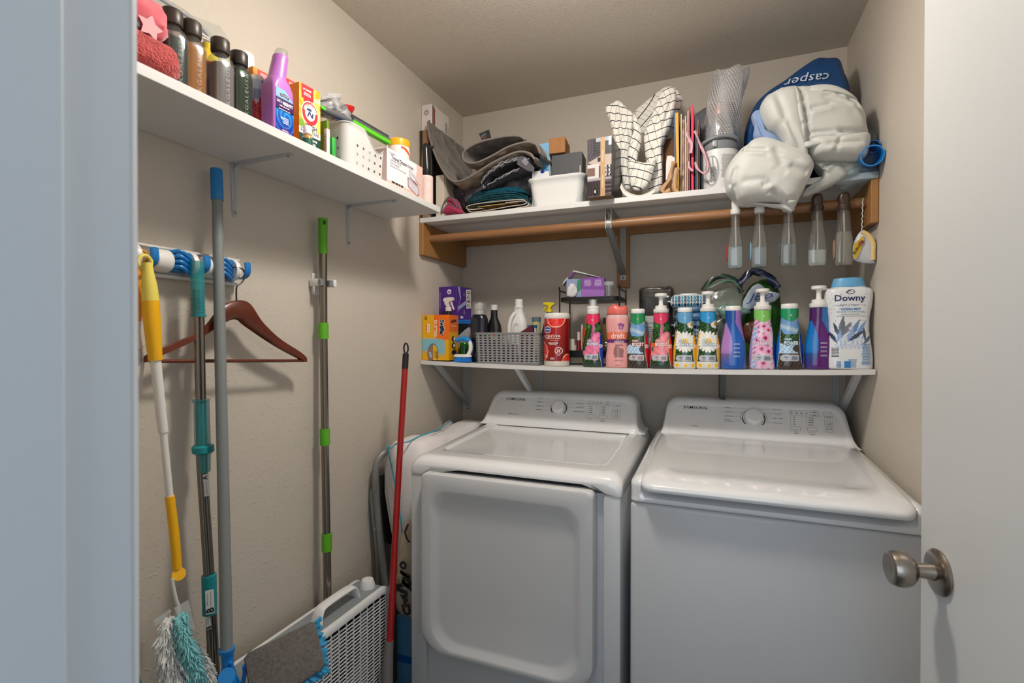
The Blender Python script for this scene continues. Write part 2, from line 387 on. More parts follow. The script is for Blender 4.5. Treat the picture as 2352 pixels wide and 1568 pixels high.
# ================================================================ shelves
SHELF = mat('d3d2d0', .38)
BRK = mat('b9bbbd', .4); STEEL = mat('9a9d9a', .38, .35)
LS = thing('shelf', 'long white shelf on the left wall carrying clear bottles and the perforated basket', 'shelf', (0, 0, 1.818), group=None)
obj('board', box(.001, .231, -1.885, -.6142, 0, .0205, .001, 1), SHELF, LS, smooth=False)
def pressed(y):
    g = G()
    for sgn in (0, 1):                    # tapered arm and leg with a raised rib
        L = .19 if sgn else .132
        a = [(-.011, 0), (.011, 0), (.006, L*.96), (.003, L), (-.003, L), (-.006, L*.96)]
        b = prism(a, .003); r = loftrings([[Vector((-.0045*k, .012+0*k, .0028)) for k in (-1, 1)]+[Vector((.0015*k, .012, .010)) for k in (-1, 1)], [Vector((-.003*k, L*.93, .0028)) for k in (-1, 1)]+[Vector((.001*k, L*.93, .0035)) for k in (-1, 1)]])
        b.add(r)
        if sgn: b.x(Matrix(((0, 1, 0, 0), (1, 0, 0, y), (0, 0, -1, 0), (0, 0, 0, 1))))
        else: b.x(Matrix(((0, 0, 1, 0), (1, 0, 0, y), (0, -1, 0, 0), (0, 0, 0, 1))))
        g.add(b)
    g.add(tube([(.004, y, -.03), (.006, y, -.014), (.014, y, -.006), (.03, y, -.004)], .0048, 8))
    return g
for y in (-1.232, -.812, -1.70):
    b = obj('bracket', pressed(y), BRK, LS)
    for g in (cyl(.0035, 0, .0035, 12).rot('Y', 90).mv(.003, y, -.022), cyl(.0035, 0, .0035, 12).rot('Y', 90).mv(.003, y, -.122), cyl(.0035, -.0035, 0, 12).mv(.178, y, -.003)): obj('screw', g, STEEL, b)
WOOD = mat('9c6c3c', .5, noisec=(7, '8c5e32', (1, 1, 12)), bump=('n', 40, .1, .002, (1, 1, 12)))
WOODP = mat('a0723f', .48, noisec=(5, '8f6335', (1, 1, 1)))
RODW = mat('986c44', .42, noisec=(9, '7e5636', (.25, 4, 4)))
CS = thing('closet_shelf', 'white shelf on wooden end supports with a hanging rod across the back wall', 'shelf', (0, 0, 1.852))
obj('board', box(.004, W-.002, -.386, -.001, 0, .0193, .001, 1), SHELF, CS, smooth=False)
obj('end_support', box(.001, .020, -.386, -.001, -.130, 0, .0015, 1), WOODP, CS, smooth=False)
obj('end_support', box(W-.020, W-.001, -.386, -.001, -.130, 0, .0015, 1), WOODP, CS, smooth=False)
obj('back_cleat', box(.020, W-.02, -.019, -.001, -.034, 0), WOODP, CS, smooth=False)
obj('hanging_rod', tube([(.018, -.326, -.056), (W-.018, -.326, -.056)], .0165, 24), RODW, CS)
obj('centre_cleat', box(.737, .788, -.020, -.001, -.255, 0, .001, 1), WOODP, CS, smooth=False)
B = obj('rod_bracket', join(box(.752, .773, -.33, -.02, -.003, 0), box(.750, .775, -.024, -.020, -.225, 0),
    prism([(-.345, -.074), (-.335, -.078), (-.024, -.205), (-.024, -.19), (-.312, -.07), (-.305, -.02), (-.33, -.003), (-.345, -.004)], .003, 'x').mv(.751),
    prism([(-.345, -.074), (-.335, -.078), (-.024, -.205), (-.024, -.19), (-.312, -.07), (-.305, -.02), (-.33, -.003), (-.345, -.004)], .003, 'x').mv(.771),
    loftrings([[Vector((x, -.31, -.082)), Vector((x, -.33, -.074)), Vector((x, -.024, -.2045)), Vector((x, -.024, -.199))] for x in (.751, .774)]),
    lathe([(0, .019), (.024, .019)], 20, cap0=False, cap1=False).rot('Y', 90).mv(.75, -.326, -.056)), STEEL, CS)
for g in (cyl(.004, -.006, -.003, 12).mv(.762, -.285, 0), cyl(.004, 0, .003, 12).rot('X', 90).mv(.762, -.024, -.215)): obj('screw', g, mat('555555', .4, .9), B)
def ZL(x): return 1.294-.0145*math.sin(PI*min(max(x/W, 0), 1))**.75      # top of the sagging lower shelf
FS = thing('shelf', 'lower white shelf above the machines, holding the row of detergent bottles', 'shelf', (0, 0, 0))
g = loftrings([[Vector((x, y, ZL(x)+dz)) for y, dz in ((-.381, 0), (-.381, -.0155), (-.001, -.0155), (-.001, 0))] for x in [.006+(W-.012)*i/24 for i in range(25)]])
obj('board', g, SHELF, FS, smooth=False)
for k, x in enumerate((.030, .395, 1.145, 1.528)):
    z = ZL(x)-.0156; w = .011
    b = obj('bracket', join(box(x-w, x+w, -.004, -.001, 1.035, z), box(x-w, x+w, -.345, -.001, z-.003, z),
        loftrings([[Vector((x+s, -.312, z-.003)), Vector((x+s, -.278, z-.003)), Vector((x+s, -.004, 1.082)), Vector((x+s, -.004, 1.062))] for s in (-.009, .009)])), BRK if k != 2 else mat('3a3d40', .4), FS, smooth=False)
    for q in (z-.02, 1.05): obj('screw', cyl(.0035, 0, .0025, 12).rot('X', 90).mv(x, -.004, q), mat('444444', .4, .8), b)
# ================================================================ machines
APP = mat('e2e3e4', .10, coat=1, spec=.5); APPB = mat('c3c5c7', .30); BLK = mat('1c1c1f', .4); GREY = mat('66686b', .5)
def smooth01(a, b, t): t = min(max((t-a)/(b-a), 0), 1); return t*t*(3-2*t)
def backsplash(T, x0, x1, ztop):
    """leaning control console; returns its print surface"""
    def outl(ins, y):
        cx, pts = (x0+x1)/2, []; hw = (x1-x0)/2-ins; zt = ztop-ins; zb = 1.029+ins*.8; r = .042-ins*.6
        half = [(min(hw+.030*(1-min(ins/.012, 1)), 1.553-cx), zb), (hw+.012*(1-min(ins/.012, 1)), zb+.010)]+[(hw+.004, zb+.025), (hw, zb+.045)]
        half += [(hw-r+r*math.cos(a*PI/2/7)-.006, zt-r+r*math.sin(a*PI/2/7)) for a in range(8)]
        pts = half+[(-a, b) for a, b in half[::-1]]
        return [Vector((cx+a, y(b), b)) for a, b in pts]
    fy = lambda z: -.262+(z-1.0375)*.80      # leaning face
    R = [outl(0, lambda z: -.105), outl(0, lambda z: fy(z)+.012), outl(.003, lambda z: fy(z)+.004), outl(.009, lambda z: fy(z)), outl(.020, lambda z: fy(z)), outl(.023, lambda z: fy(z)+.0022), outl(.026, lambda z: fy(z)+.0022)]
    obj('control_panel', loftrings(R), APP, T, angle=50)
    n = Vector((0, -1, .80)).normalized(); O = Vector((0, fy(1.095)+.0022, 1.095)); U = Vector((0, .80, 1)).normalized()
    return O, n, U
def machine(name, label, cat, x0, x1, yf):
    T = thing(name, label, cat, ((x0+x1)/2, yf/2, 0)); T.location = (0, 0, 0); return T
def panelprint(T, O, n, U, P, words, knobc, left, right):
    """P maps the washer's pixels to this console; everything is print on the leaning face"""
    s = plane(O, (1, 0, 0), U)
    def st(u, v): q = pxp(u, v, O, n)-O; return q.x, q.dot(U)
    return s, st
# ---- dryer
T = machine('dryer', 'white front-loading dryer with wide inset door, nearer the left wall', 'dryer', .230, .887, -.80)
cx, hx = .5585, .3285
obj('side_panel', box(.232, .288, -.798, -.11, .02, .964, .006), APPB, T); obj('side_panel', box(.838, .885, -.798, -.11, .02, .964, .006), APPB, T); obj('front_panel', box(.27, .85, -.782, -.11, .02, .962), APPB, T)
rows = [(hx, .345, .012, .9615, cx, -.455), (hx+.001, .346, .014, .966, cx, -.455), (hx+.001, .346, .02, .988, cx, -.455)]
for a in range(1, 8):
    t = a/7*PI/2; d = .040*(1-math.cos(t)); rows.append((hx-d, .346-d, .03, .988+.030*math.sin(t), cx, -.455))
rows += [(hx-.053, .346-.072, .030, 1.018, cx, -.445), (hx-.058, .346-.082, .03, 1.0175, cx, -.440), (hx-.062, .346-.087, .03, 1.0135, cx, -.440), (hx-.072, .346-.097, .03, 1.0125, cx, -.440), (.1, .1, .03, 1.0125, cx, -.44)]
g = rrl(rows, nc=7, m=20)
def dm(p):
    z = p.z+max(0, (p.z-.967)/.05)*.018*smooth01(-.80, -.22, p.y)
    if p.z < .99 and p.y < -.77: k = smooth01(.272, .31, p.x)*smooth01(.857, .815, p.x); z += (.0245*k if p.z < .98 else .004*k)
    return (p.x, p.y, z)
obj('top_cover', g.fn(dm), APP, T, angle=60)
# door: flat panel, rounded corners, dished middle with big corner radii
def yring(hx, hz, r, y, cx, cz, nc=8):
    out = []
    for p in rr(hx, hz, r, 0, cx, cz, nc=nc):
        out.append(Vector((p.x, y, p.y)))
    rb = .075; xl, zl = cx-hx+rb, cz-hz+rb   # wide radius on the lower left corner
    n0 = (nc+1)*2
    for i in range(nc+1):
        a = PI+PI/2*i/nc; out[n0+i] = Vector((xl+rb*math.cos(a), y, zl+rb*math.sin(a)))
        a = 1.5*PI+PI/2*i/nc; out[n0+nc+1+i] = Vector((cx+hx-rb+rb*math.cos(a), y, zl+rb*math.sin(a)))
    return out
cz, hz, dx = .703, .271, .5512
R = [yring(.266, hz, .016, -.784, dx, cz), yring(.266, hz, .016, -.820, dx, cz), yring(.264, hz-.002, .016, -.825, dx, cz), yring(.259, hz-.007, .014, -.827, dx, cz),
     yring(.233, hz-.030, .05, -.827, dx, cz-.014), yring(.228, hz-.036, .055, -.8255, dx, cz-.016), yring(.216, hz-.055, .06, -.814, dx, cz-.022), yring(.204, hz-.068, .05, -.812, dx, cz-.024), yring(.10, .12, .03, -.810, dx, cz)]
obj('door', loftrings(R), mat('c9cacb', .24, coat=.3), T, angle=45)
[obj('foot', cyl(.02, 0, .022, 16).mv(x, y, 0), BLK, T) for x in (.28, .84) for y in (-.74, -.16)]
O, n, U = backsplash(T, .2316, .8496, 1.160)
def console(T, O, n, U, Q, kw, left, right, sub, btn, rect):
    s = plane(O, (1, 0, 0), U)
    def st(u, v): q = pxp(u, v, O, n)-O; return q.x, q.dot(U)
    gs = []; gl = []
    a, b = st(*Q['brand'][:2]); w = st(Q['brand'][2], Q['brand'][1])[0]-st(Q['brand'][3], Q['brand'][1])[0]
    gs.append(txt(s, 'S\u039bMSUNG', a, b, abs(w), bold=.012, space=1.15))
    a, b = st(*sub[1]); gs.append(txt(s, sub[0], a, b, sub[2], bold=.01))
    for tx, u, v, w, u2 in left+right:
        a, b = st(u, v); gl.append(txt(s, tx, a, b, w*.9, bold=.008) if tx else G())
        if u2: c, d = st(u2[0], u2[1]); e = st(u2[2], u2[3]); gl.append(strip(s, [(c, d), e], .0005))
    # start / power keys and read-outs
    for (u0, v0, u1, v1) in Q['frames']:
        a, b = st(u0, v0); c, d = st(u1, v1)
        gl.append(strip(s, [(a, b), (c, b), (c, d), (a, d), (a, b)], .0006))
    for tx, u, v, w in Q['words']: a, b = st(u, v); gl.append(txt(s, tx, a, b, w, bold=.008))
    for u, v in Q['dots']: a, b = st(u, v); gs.append(fl(s, [(a-.001, b-.001), (a+.001, b-.001), (a+.001, b+.001), (a-.001, b+.001)]))
    for u, v, w in Q['mic']: a, b = st(u, v); gl.append(bars(s, a, b, w, .0035, 1, .7, seed=int(u)))
    for u0, u1, v in Q.get('leds', []): a, b = st(u0, v); c, d = st(u1, v); gs.append(fl(s, [(a, b-.0022), (c, b-.0022), (c, b+.0022), (a, b+.0022)]))
    lettering(T, BLK, *gs); lettering(T, GREY, *gl)
    a, b = st(*Q['knob']); r = Q['kr']
    arcp = lambda R_, t0, t1, w: strip(s, [(a+R_*math.cos(math.radians(t)), b+R_*math.sin(math.radians(t))) for t in np.linspace(t0, t1, 22)], w)
    obj('dial_ring', join(arcp(r*1.16, -42, 62, .0035), arcp(r*1.16, 178, 222, .0035), arcp(r*1.2, 62, 178, .0012), arcp(r*1.38, -12, 40, .0008), arcp(r*1.38, 140, 192, .0008)), BLK, T, smooth=False)
    Mx = Matrix(((1, 0, 0, 0), (0, U.y, n.y, 0), (0, U.z, n.z, 0), (0, 0, 0, 1))); Mx.translation = s(a, b, 0)
    k = obj('dial', lathe([(0, r*1.02), (.012, r), (.020, r*.97), (.0235, r*.90), (.025, r*.78), (.0255, r*.5)], 40).x(Mx), APP, T)
Q = dict(brand=(1185, 916, 1164, 1207), knob=(1284, 938), kr=.0270,
    frames=[(1351, 919, 1402, 931), (1410, 921, 1426, 934), (1407, 940, 1423, 962), (1347, 951, 1366, 960), (1375, 953, 1394, 962)],
    words=[('POWER', 1418, 931, .017), ('START', 1415, 953, .015), ('PAUSE', 1415, 957, .015), ('\u25b7\u2016', 1415, 946, .012), ('Temp.', 1355, 962, .010), ('Time', 1383, 964, .010)],
    dots=[(1351+0*i, 934+4.5*i) for i in range(4)]+[(1378, 935+4.5*i) for i in range(4)]+[(1355+8.5*i, 922) for i in range(4)]+[(1388, 924), (1388, 928)],
    mic=[(1357, 934+4.5*i, .012) for i in range(4)]+[(1386, 935+4.5*i, .014) for i in range(4)]+[(1355+8.5*i, 926, .009) for i in range(4)]+[(1395, 924, .012), (1395, 928.5, .012), (1394, 918, .012), (1384, 967, .018)],
    leds=[(1236, 1249, 909), (1329, 1343, 912.5)])
console(T, O, n, U, Q, None,
    [('VERY DRY', 1242, 914.5, .030, (1252, 914.5, 1274, 915)), ('MORE DRY', 1241, 923, .030, (1251, 923, 1266, 923.5)), ('NORMAL DRY', 1240, 932, .040, (1253, 932, 1261, 932)), ('DAMP DRY', 1238, 940.5, .032, (1249, 941, 1260, 941))],
    [('TIME DRY', 1334, 918, .030, (1302, 917, 1325, 917.5)), ('QUICK DRY', 1333, 927, .034, (1307, 926, 1324, 926.5)), ('AIR FLUFF', 1332, 935.5, .032, (1310, 935, 1322, 935)), ('WRINKLE RELEASE', 1330, 945, .052, None)],
    ('Moisture Sensor', (1180, 950), .042), None, None)
# ---- washer
x0, x1 = .909, 1.547; cx, hx = (x0+x1)/2, (x1-x0)/2
T = machine('washing_machine', 'white top-loading washing machine with closed lid, beside the open door', 'washing machine', x0, x1, -.815)
obj('cabinet', box(x0+.001, x1-.001, -.802, -.11, .02, .956, .012, 3), APPB, T, angle=50)
rows = [(hx-.001, .346, .022, .9585, cx, -.458), (hx, .3475, .024, .961, cx, -.458)]+[(hx-.0005, .347, .028, z, cx, -.458) for z in (.966, .971, .976, .981, .986, .991, .996, 1.001)]
for a in range(1, 7):
    t = a/6*PI/2; d = .030*(1-math.cos(t)); rows.append((hx-d, .347-d, .03, 1.001+.022*math.sin(t), cx, -.458))
rows += [(hx-.034, .347-.034, .03, 1.022, cx, -.458), (hx-.038, .347-.038, .03, 1.015, cx, -.458), (.1, .1, .03, 1.014, cx, -.458)]
g = rrl(rows, nc=8, m=26)
def wm(p):
    z = p.z+max(0, (p.z-.987)/.03)*.018*smooth01(-.80, -.22, p.y); y = p.y
    if p.y < -.74:
        k = smooth01(x0+.030, x0+.045, p.x)*smooth01(x1-.022, x1-.037, p.x)*smooth01(.973, .981, p.z); y += .034*k; z -= .0*k
    return (p.x, y, z)
obj('top_cover', g.fn(wm), APP, T, angle=60)
# lid: thick slab with a rolled front edge, rear edge narrower
rows = []
L0, L1, yb, yf = x0+.029, x1-.026, -.255, -.832
c2, h2 = (L0+L1)/2, (L1-L0)/2; cy, hy = (yb+yf)/2, (yb-yf)/2
rows = [(h2-.006, hy-.010, .03, -.012, c2, cy+.004), (h2-.001, hy-.002, .032, -.010, c2, cy), (h2, hy, .033, -.004, c2, cy), (h2-.001, hy-.001, .032, .003, c2, cy), (h2-.006, hy-.008, .03, .0075, c2, cy), (h2-.016, hy-.024, .03, .0095, c2, cy),
        (h2-.055, hy-.075, .04, .0105, c2, cy), (h2-.062, hy-.084, .04, .0085, c2, cy), (h2-.12, hy-.13, .03, .008, c2, cy), (.05, .05, .03, .008, c2, cy)]
def lidz(p):
    t = (p.y-yf)/(yb-yf); return (c2+(p.x-c2)*(1-.0*t), p.y, p.z+1.0145+.024*t+.012*math.sin(PI*min(1, max(0, t)))**.8*.6-.010*(1-smooth01(0, .10, t)))
obj('lid', rrl(rows, nc=8, m=16).fn(lidz), APP, T, angle=60)
[obj('foot', cyl(.02, 0, .022, 16).mv(x, y, 0), BLK, T) for x in (.95, 1.5) for y in (-.74, -.16)]
O, n, U = backsplash(T, .944, 1.530, 1.162)
Q = dict(brand=(1597, 935.5, 1570, 1624), knob=(1731, 961), kr=.0305,
    frames=[(1813, 941, 1881, 957), (1891, 945, 1912, 961), (1893, 966, 1915, 993), (1816, 979, 1839, 988), (1854, 981, 1877, 991)],
    words=[('POWER', 1902, 957, .019), ('START', 1905, 981, .017), ('PAUSE', 1905, 986, .017), ('\u25b7\u2016', 1904, 974, .012), ('Temp', 1828, 991.5, .011), ('Water Level', 1866, 994, .022)],
    dots=[(1816, 958+5.3*i) for i in range(4)]+[(1852, 960+5.3*i) for i in range(4)]+[(1818+11.5*i, 945+.5*i) for i in range(4)]+[(1861, 947), (1862, 953)],
    mic=[(1824, 958+5.3*i, .010) for i in range(4)]+[(1863, 960+5.3*i, .018) for i in range(4)]+[(1818+11.5*i, 948.5+.5*i, .008) for i in range(4)]+[(1871, 947.5, .014), (1871, 953.5, .014), (1869, 942, .014), (1829, 995, .016), (1866, 998, .016)])
console(T, O, n, U, Q, None,
    [('NORMAL', 1671, 936, .023, (1681, 936, 1714, 938)), ('HEAVY DUTY', 1675, 945.5, .032, (1688, 946, 1705, 948)), ('DEEP WASH', 1674, 955.5, .031, (1687, 956, 1700, 957)), ('BEDDING /', 1672, 963.5, .025, None), ('WATERPROOF', 1675, 967.5, .036, (1690, 967, 1699, 967))],
    [('QUICK WASH', 1784, 940.5, .033, (1740, 939, 1769, 939.5)), ('DELICATES', 1787, 950.5, .028, (1750, 949, 1773, 950)), ('RINSE + SPIN', 1786, 961, .034, (1760, 959, 1771, 960)), ('SELF CLEAN', 1787, 971.5, .031, (1762, 970, 1772, 971))],
    ('Self Clean', (1595, 977.5), .021), None, None)
# ================================================================ left wall: rail, poles, fan, bags
def screws(parent, m, pts, r=.0035, ax='X', deg=90):
    for p in pts: obj('screw', cyl(r, 0, r, 12).rot(ax, deg).mv(*p), m, parent)
def P0(u, v, x): return px(u, v, 0, x)
def seg(name, a, b, r0, r1, m, T, n=20, cap=True, kind=None):
    return obj(name, loftrings(tubr(a, b, r0, r1, n)), m, T, kind=kind)
def tubr(a, b, r0, r1, n):
    a, b = Vector(a), Vector(b); d = (b-a).normalized(); u = d.orthogonal().normalized(); s = d.cross(u)
    return [[c+(u*math.cos(2*PI*i/n)+s*math.sin(2*PI*i/n))*r for i in range(n)] for c, r in ((a, r0), (b, r1))]
def frame_on(a, b, x_out=(1, 0, 0)):      # print surface along a pole from a to b, facing out of the wall towards the lens
    a, b = Vector(a), Vector(b); up = (a-b).normalized(); n = (CAM-a); n.z = 0; n = (n-up*n.dot(up)).normalized(); ex = up.cross(n)
    return lambda O, r: plane(Vector(O)+n*r, ex, up)
BLUE = PLA('1672b8', .35); WPL = PLA('e2dfda', .35); BLACK = PLA('161618', .4); CHROME = mat('8d857a', .24, 1); GRN = PLA('5cae1e', .45)
# broom rail
T = thing('broom_rail', 'white wall rail with blue grips and hooks holding mops', 'rail', P0(440, 590, .0)); T.location = (0, 0, 0)
ya, yb = P0(255, 560, .01).y, P0(545, 605, .01).y
obj('back_rail', box(.001, .010, ya, yb, 1.520, 1.577, .002), WPL, T); obj('front_lip', box(.001, .019, ya, yb, 1.513, 1.521, .002), WPL, T)
obj('upper_lip', box(.001, .019, ya, yb, 1.574, 1.579, .001), WPL, T)
XR = .034
def yy(u): return P0(u, 590, XR).y
FB = PLA('1878bf', .38)
for k, (f0, f1, rg, hk) in enumerate(((262, 303, 312, 338), (390, 437, 444, 459), (494, 530, 540, 553))):
    y0, y1, yr, yh = yy(f0), yy(f1), yy(rg), yy(hk)
    for j in range(4):                    # rubber leaves of the grip
        z = 1.566-.011*j
        pts = [(XR-.006, y0, z), (XR+.012, y0+(y1-y0)*.3, z+.004), (XR+.010, y0+(y1-y0)*.7, z-.004), (XR-.002, y1+.002, z-.012)]
        obj('rubber_leaf', tube(spline(pts, 5), .0046, 8), FB, T)
    obj('grip_block', box(.008, XR+.002, y0+.004, yr, 1.527, 1.571, .003), FB, T)
    g = lathe([(0, .025), (.004, .0265), (.010, .0265), (.012, .024)], 28).rot('X', -90).mv(XR-.008, yr-.008, 1.548); g.fn(lambda p: (max(p.x, .011), p.y, p.z)); obj('ring', g, WPL, T)
    hkp = spline([(.010, yh-.006, 1.545), (.028, yh-.004, 1.531), (.046, yh, 1.531), (.056, yh+.001, 1.545), (.056, yh, 1.566)], 5)
    obj('hook', loftrings([[Vector(p)+Vector((math.cos(a)*.0045, math.sin(a)*.0085, math.cos(a)*.002)) for a in [2*PI*i/14 for i in range(14)]] for p in hkp]), FB, T)
for a, b in ((346, 389), (464, 493), (300, 300)):
    if a == b: continue
    y0, y1 = yy(a), yy(b)
    g = lathe([(0, .020), (.003, .0235), (y1-y0-.008, .0245), (y1-y0-.003, .022), (y1-y0, .017)], 28).rot('X', -90).mv(XR, y0, 1.546); obj('roller', g, WPL, T)
# clothes hanger
T = thing('clothes_hanger', 'dark brown wooden clothes hanger hanging on the last blue hook', 'hanger', (0, 0, 0))
XH = .052; HW = mat('6e3018', .35, noisec=(9, '57230f', (1, 1, 1)), coat=.15)
up = [(332, 832), (338, 812), (420, 778), (470, 750), (505, 705), (543, 689), (575, 697), (600, 735), (640, 775), (690, 808), (704, 823), (703, 831)]
lo_ = [(694, 829), (630, 795), (560, 748), (541, 733), (515, 742), (470, 770), (420, 795), (350, 826)]
pl = [P0(u, v, XH) for u, v in up]; lw = [P0(u, v, XH) for u, v in lo_]
U2 = spline([(p.y, p.z, 0) for p in pl], 4); L2 = spline([(p.y, p.z, 0) for p in lw[::-1]], 4)
def rs(P, n):
    d = [0]
    for a, b in zip(P, P[1:]): d.append(d[-1]+(b-a).length)
    return [Vector((float(np.interp(t*d[-1], d, [p.x for p in P])), float(np.interp(t*d[-1], d, [p.y for p in P])), 0)) for t in np.linspace(0, 1, n)]
A, Bq = rs(U2, 44), rs(L2, 44)
rings = []
for a, b in zip(A, Bq):
    w = .0065; m1, m2 = a.lerp(b, .12), a.lerp(b, .88)
    rings.append([Vector((XH+dx, q.x, q.y)) for dx, q in ((0, a), (w, m1), (w, m2), (0, b), (-w, m2), (-w, m1))])
obj('shoulder', loftrings(rings), HW, T, angle=60)
a, b = P0(345, 829, XH), P0(700, 828, XH); obj('trouser_bar', tube([a, b], .0042, 12), HW, T)
hk = [P0(u, v, XH) for u, v in ((543, 692), (543, 662), (547, 655), (556, 648), (562, 635), (560, 622), (553, 616))]
hk += [Vector((XH-.006, hk[-1].y-.012, hk[-1].z+.002)), Vector((XH-.012, hk[-1].y-.026, hk[-1].z-.004)), Vector((XH-.014, hk[-1].y-.036, hk[-1].z-.012))]
obj('hook', tube(spline(hk, 6), .0019, 8), BLACK, T)
# long duster
T = thing('duster', 'extendable yellow and white duster with fluffy white and aqua head', 'duster', (0, 0, 0))
YEL = PLA('f2b400', .42); YEL2 = PLA('ead860', .42); XD = .075
a = P0(333, 600, XD-.012); o = obj('hanging_loop', tube([a+Vector((0, .0125*math.cos(t), .014*math.sin(t)-.002)) for t in [2*PI*i/20 for i in range(20)]], .0034, 8, True), YEL2, T)
def vpole(pts, m, name, T, n=20, flat=1):   # pts (u, v, x, half width px)
    P = []
    for u, v, x, hw in pts:
        c = P0(u, v, x); d = (c-CAM).dot(FW); P.append((c, hw/FPX*d))
    return obj(name, tube([c for c, r in P], [r for c, r in P], n), m, T)
vpole([(339, 603, XD, 9), (340, 625, XD, 11.5), (343, 655, XD, 15.5), (346, 690, XD, 17)], YEL2, 'soft_grip', T)
vpole([(345.8, 688, XD, 16.8), (347, 715, XD, 17.5), (352, 770, XD, 16), (357, 827, XD, 14)], YEL, 'handle', T)
vpole([(357, 826, XD, 11), (370, 950, XD, 10.5), (375, 992, XD, 10)], WPL, 'outer_tube', T)
vpole([(375, 992, XD, 7.5), (390, 1141, XD, 7.5)], WPL, 'inner_tube', T)
vpole([(390, 1139, XD, 9.7), (402, 1240, XD+.004, 10), (407, 1305, XD+.006, 9.5)], YEL, 'lower_grip', T)
c = P0(411, 1318, XD+.012); n = (CAM-c).normalized(); M = n.to_track_quat('Z', 'Y').to_matrix().to_4x4(); M.translation = c
obj('pivot', cyl(.0125, -.010, .004, 24).x(M), YEL, T)
wp = [P0(u, v, XD+.01) for u, v in ((397, 1328), (398, 1345), (404, 1375), (410, 1395), (415, 1440))]
obj('wire', tube(spline(wp, 5), .0035, 10), WPL, T)
rg = random.Random(3)
def fluff(name, m, spine, T, R, cnt, bias):   # soft fibres leaving a curved spine
    P = spline([P0(u, v, x) for u, v, x in spine], 10); g = G()
    for i in range(cnt):
        t = rg.uniform(0, 1); c = P[int(t*(len(P)-1))]; d = Vector((rg.uniform(-.5, 1), rg.uniform(-1, 1)+bias, rg.uniform(-1.1, .5))).normalized(); L = R*rg.uniform(.45, 1.0)*(.65+.5*t)
        a = c+d*L*.1; b = c+d*L*.65+Vector((0, rg.uniform(-.004, .004), -.12*L)); e = c+d*L+Vector((0, rg.uniform(-.004, .004), -.55*L)); w = rg.uniform(.0009, .0022)
        g.add(tube([a, b, e], [w, w*1.3, w*.4], 4))
    return obj(name, g, m, T, kind='stuff')
FW_, FA_ = mat('e6e8e6', .95, sheen=.5), mat('86cfd2', .95, sheen=.5)
fluff('white_fibres', FW_, [(392, 1420, XD), (384, 1455, XD), (390, 1500, XD), (405, 1540, XD), (430, 1580, XD)], T, .036, 1500, -.55)
fluff('white_fibres', FW_, [(425, 1470, XD-.01), (450, 1510, XD-.01), (465, 1560, XD-.01)], T, .032, 500, .6)
fluff('aqua_fibres', FA_, [(414, 1412, XD+.02), (416, 1440, XD+.024), (424, 1475, XD+.024), (438, 1510, XD+.022), (452, 1560, XD+.02)], T, .024, 1300, .1)
TR = mat('dfe3e4', .3, alpha=.35)
q = [P0(u, v, XD+.015) for u, v in ((352, 1425), (390, 1398), (394, 1404), (358, 1438))]; obj('backing_sheet', G(q+[p+Vector((.001, 0, 0)) for p in q], [(0, 1, 2, 3), (7, 6, 5, 4)]), TR, T)
q = [P0(u, v, XD+.02) for u, v in ((400, 1396), (432, 1377), (448, 1448), (420, 1440))]; obj('backing_sheet', G(q+[p+Vector((.001, 0, 0)) for p in q], [(0, 1, 2, 3), (7, 6, 5, 4)]), TR, T)
# empty duster handle (second yellow one)
T = thing('fork_duster', 'orange-yellow duster handle with bare white fork, hanging behind the long duster', 'duster handle', (0, 0, 0))
OY = PLA('e89a08', .42); X2 = .04
a = P0(322, 592, X2); obj('hanging_loop', tube([a+Vector((0, .014*math.cos(t), .012*math.sin(t)+.004)) for t in [2*PI*i/18 for i in range(18)]], .0028, 8, True), OY, T)
vpole([(318, 600, X2, 6), (316, 620, X2, 9.5), (314, 650, X2, 11.5), (315, 690, X2, 10.5), (315, 737, X2, 8.5)], OY, 'handle', T)
vpole([(315, 736, X2, 8), (313, 760, X2, 8), (312, 785, X2, 11), (314, 800, X2, 12)], WPL, 'neck', T)
CLR = mat('d8d4cc', .3, alpha=.8)
for pts in (((322, 790), (328, 820), (324, 870), (320, 905), (313, 917), (306, 905), (304, 870), (300, 830), (304, 800)), ((308, 800), (300, 830), (292, 880), (288, 905), (292, 915))):
    obj('fork', tube(spline([P0(u, v, X2) for u, v in pts], 5), .0032, 8), CLR, T)
vpole([(315, 795, X2, 7), (317, 815, X2, 8), (316, 840, X2, 4)], CLR, 'fork_centre', T)
# twist mop with translucent teal sleeves
T = thing('twist_mop', 'steel mop pole with translucent teal sleeves and paper stickers', 'mop', (0, 0, 0))
X3 = .055; TEAL = mat('1fa0a6', .3, alpha=.52, coat=.3); TEALD = PLA('158a92', .35)
for du in (-5, 6):
    vpole([(455+du, 665, X3, 6.2), (464+du, 1080, X3, 6.4), (481+du, 1340, X3, 6.6), (488+du*1.1, 1480, X3, 6.8), (492+du*1.3, 1575, X3, 7)], CHROME, 'tube', T)
vpole([(452.5, 600, X3, 14.5), (454, 660, X3, 14.2), (456, 725, X3, 13.8)], TEAL, 'hanging_sleeve', T)
for k in range(8): v = 684+5.2*k; vpole([(454+k*.25, v, X3, 14.6), (454+k*.25, v+1.6, X3, 14.6)], TEAL, 'thread', T)
vpole([(456, 723, X3, 16), (456, 727, X3, 16)], TEALD, 'collar', T)
vpole([(462, 917, X3, 19), (462, 921, X3, 17.5), (463, 923, X3, 16), (465.5, 1022, X3, 16.5)], TEAL, 'grip', T)
vpole([(466, 1021, X3, 18), (466, 1024, X3, 22.5), (467, 1037, X3, 22.5), (467, 1041, X3, 18)], TEALD, 'ring', T)
vpole([(467, 1040, X3, 15.5), (468, 1083, X3, 14)], TEAL, 'lower_grip', T)
vpole([(480, 1320, X3, 15.5), (482, 1408, X3, 15)], TEALD, 'lower_sleeve', T)
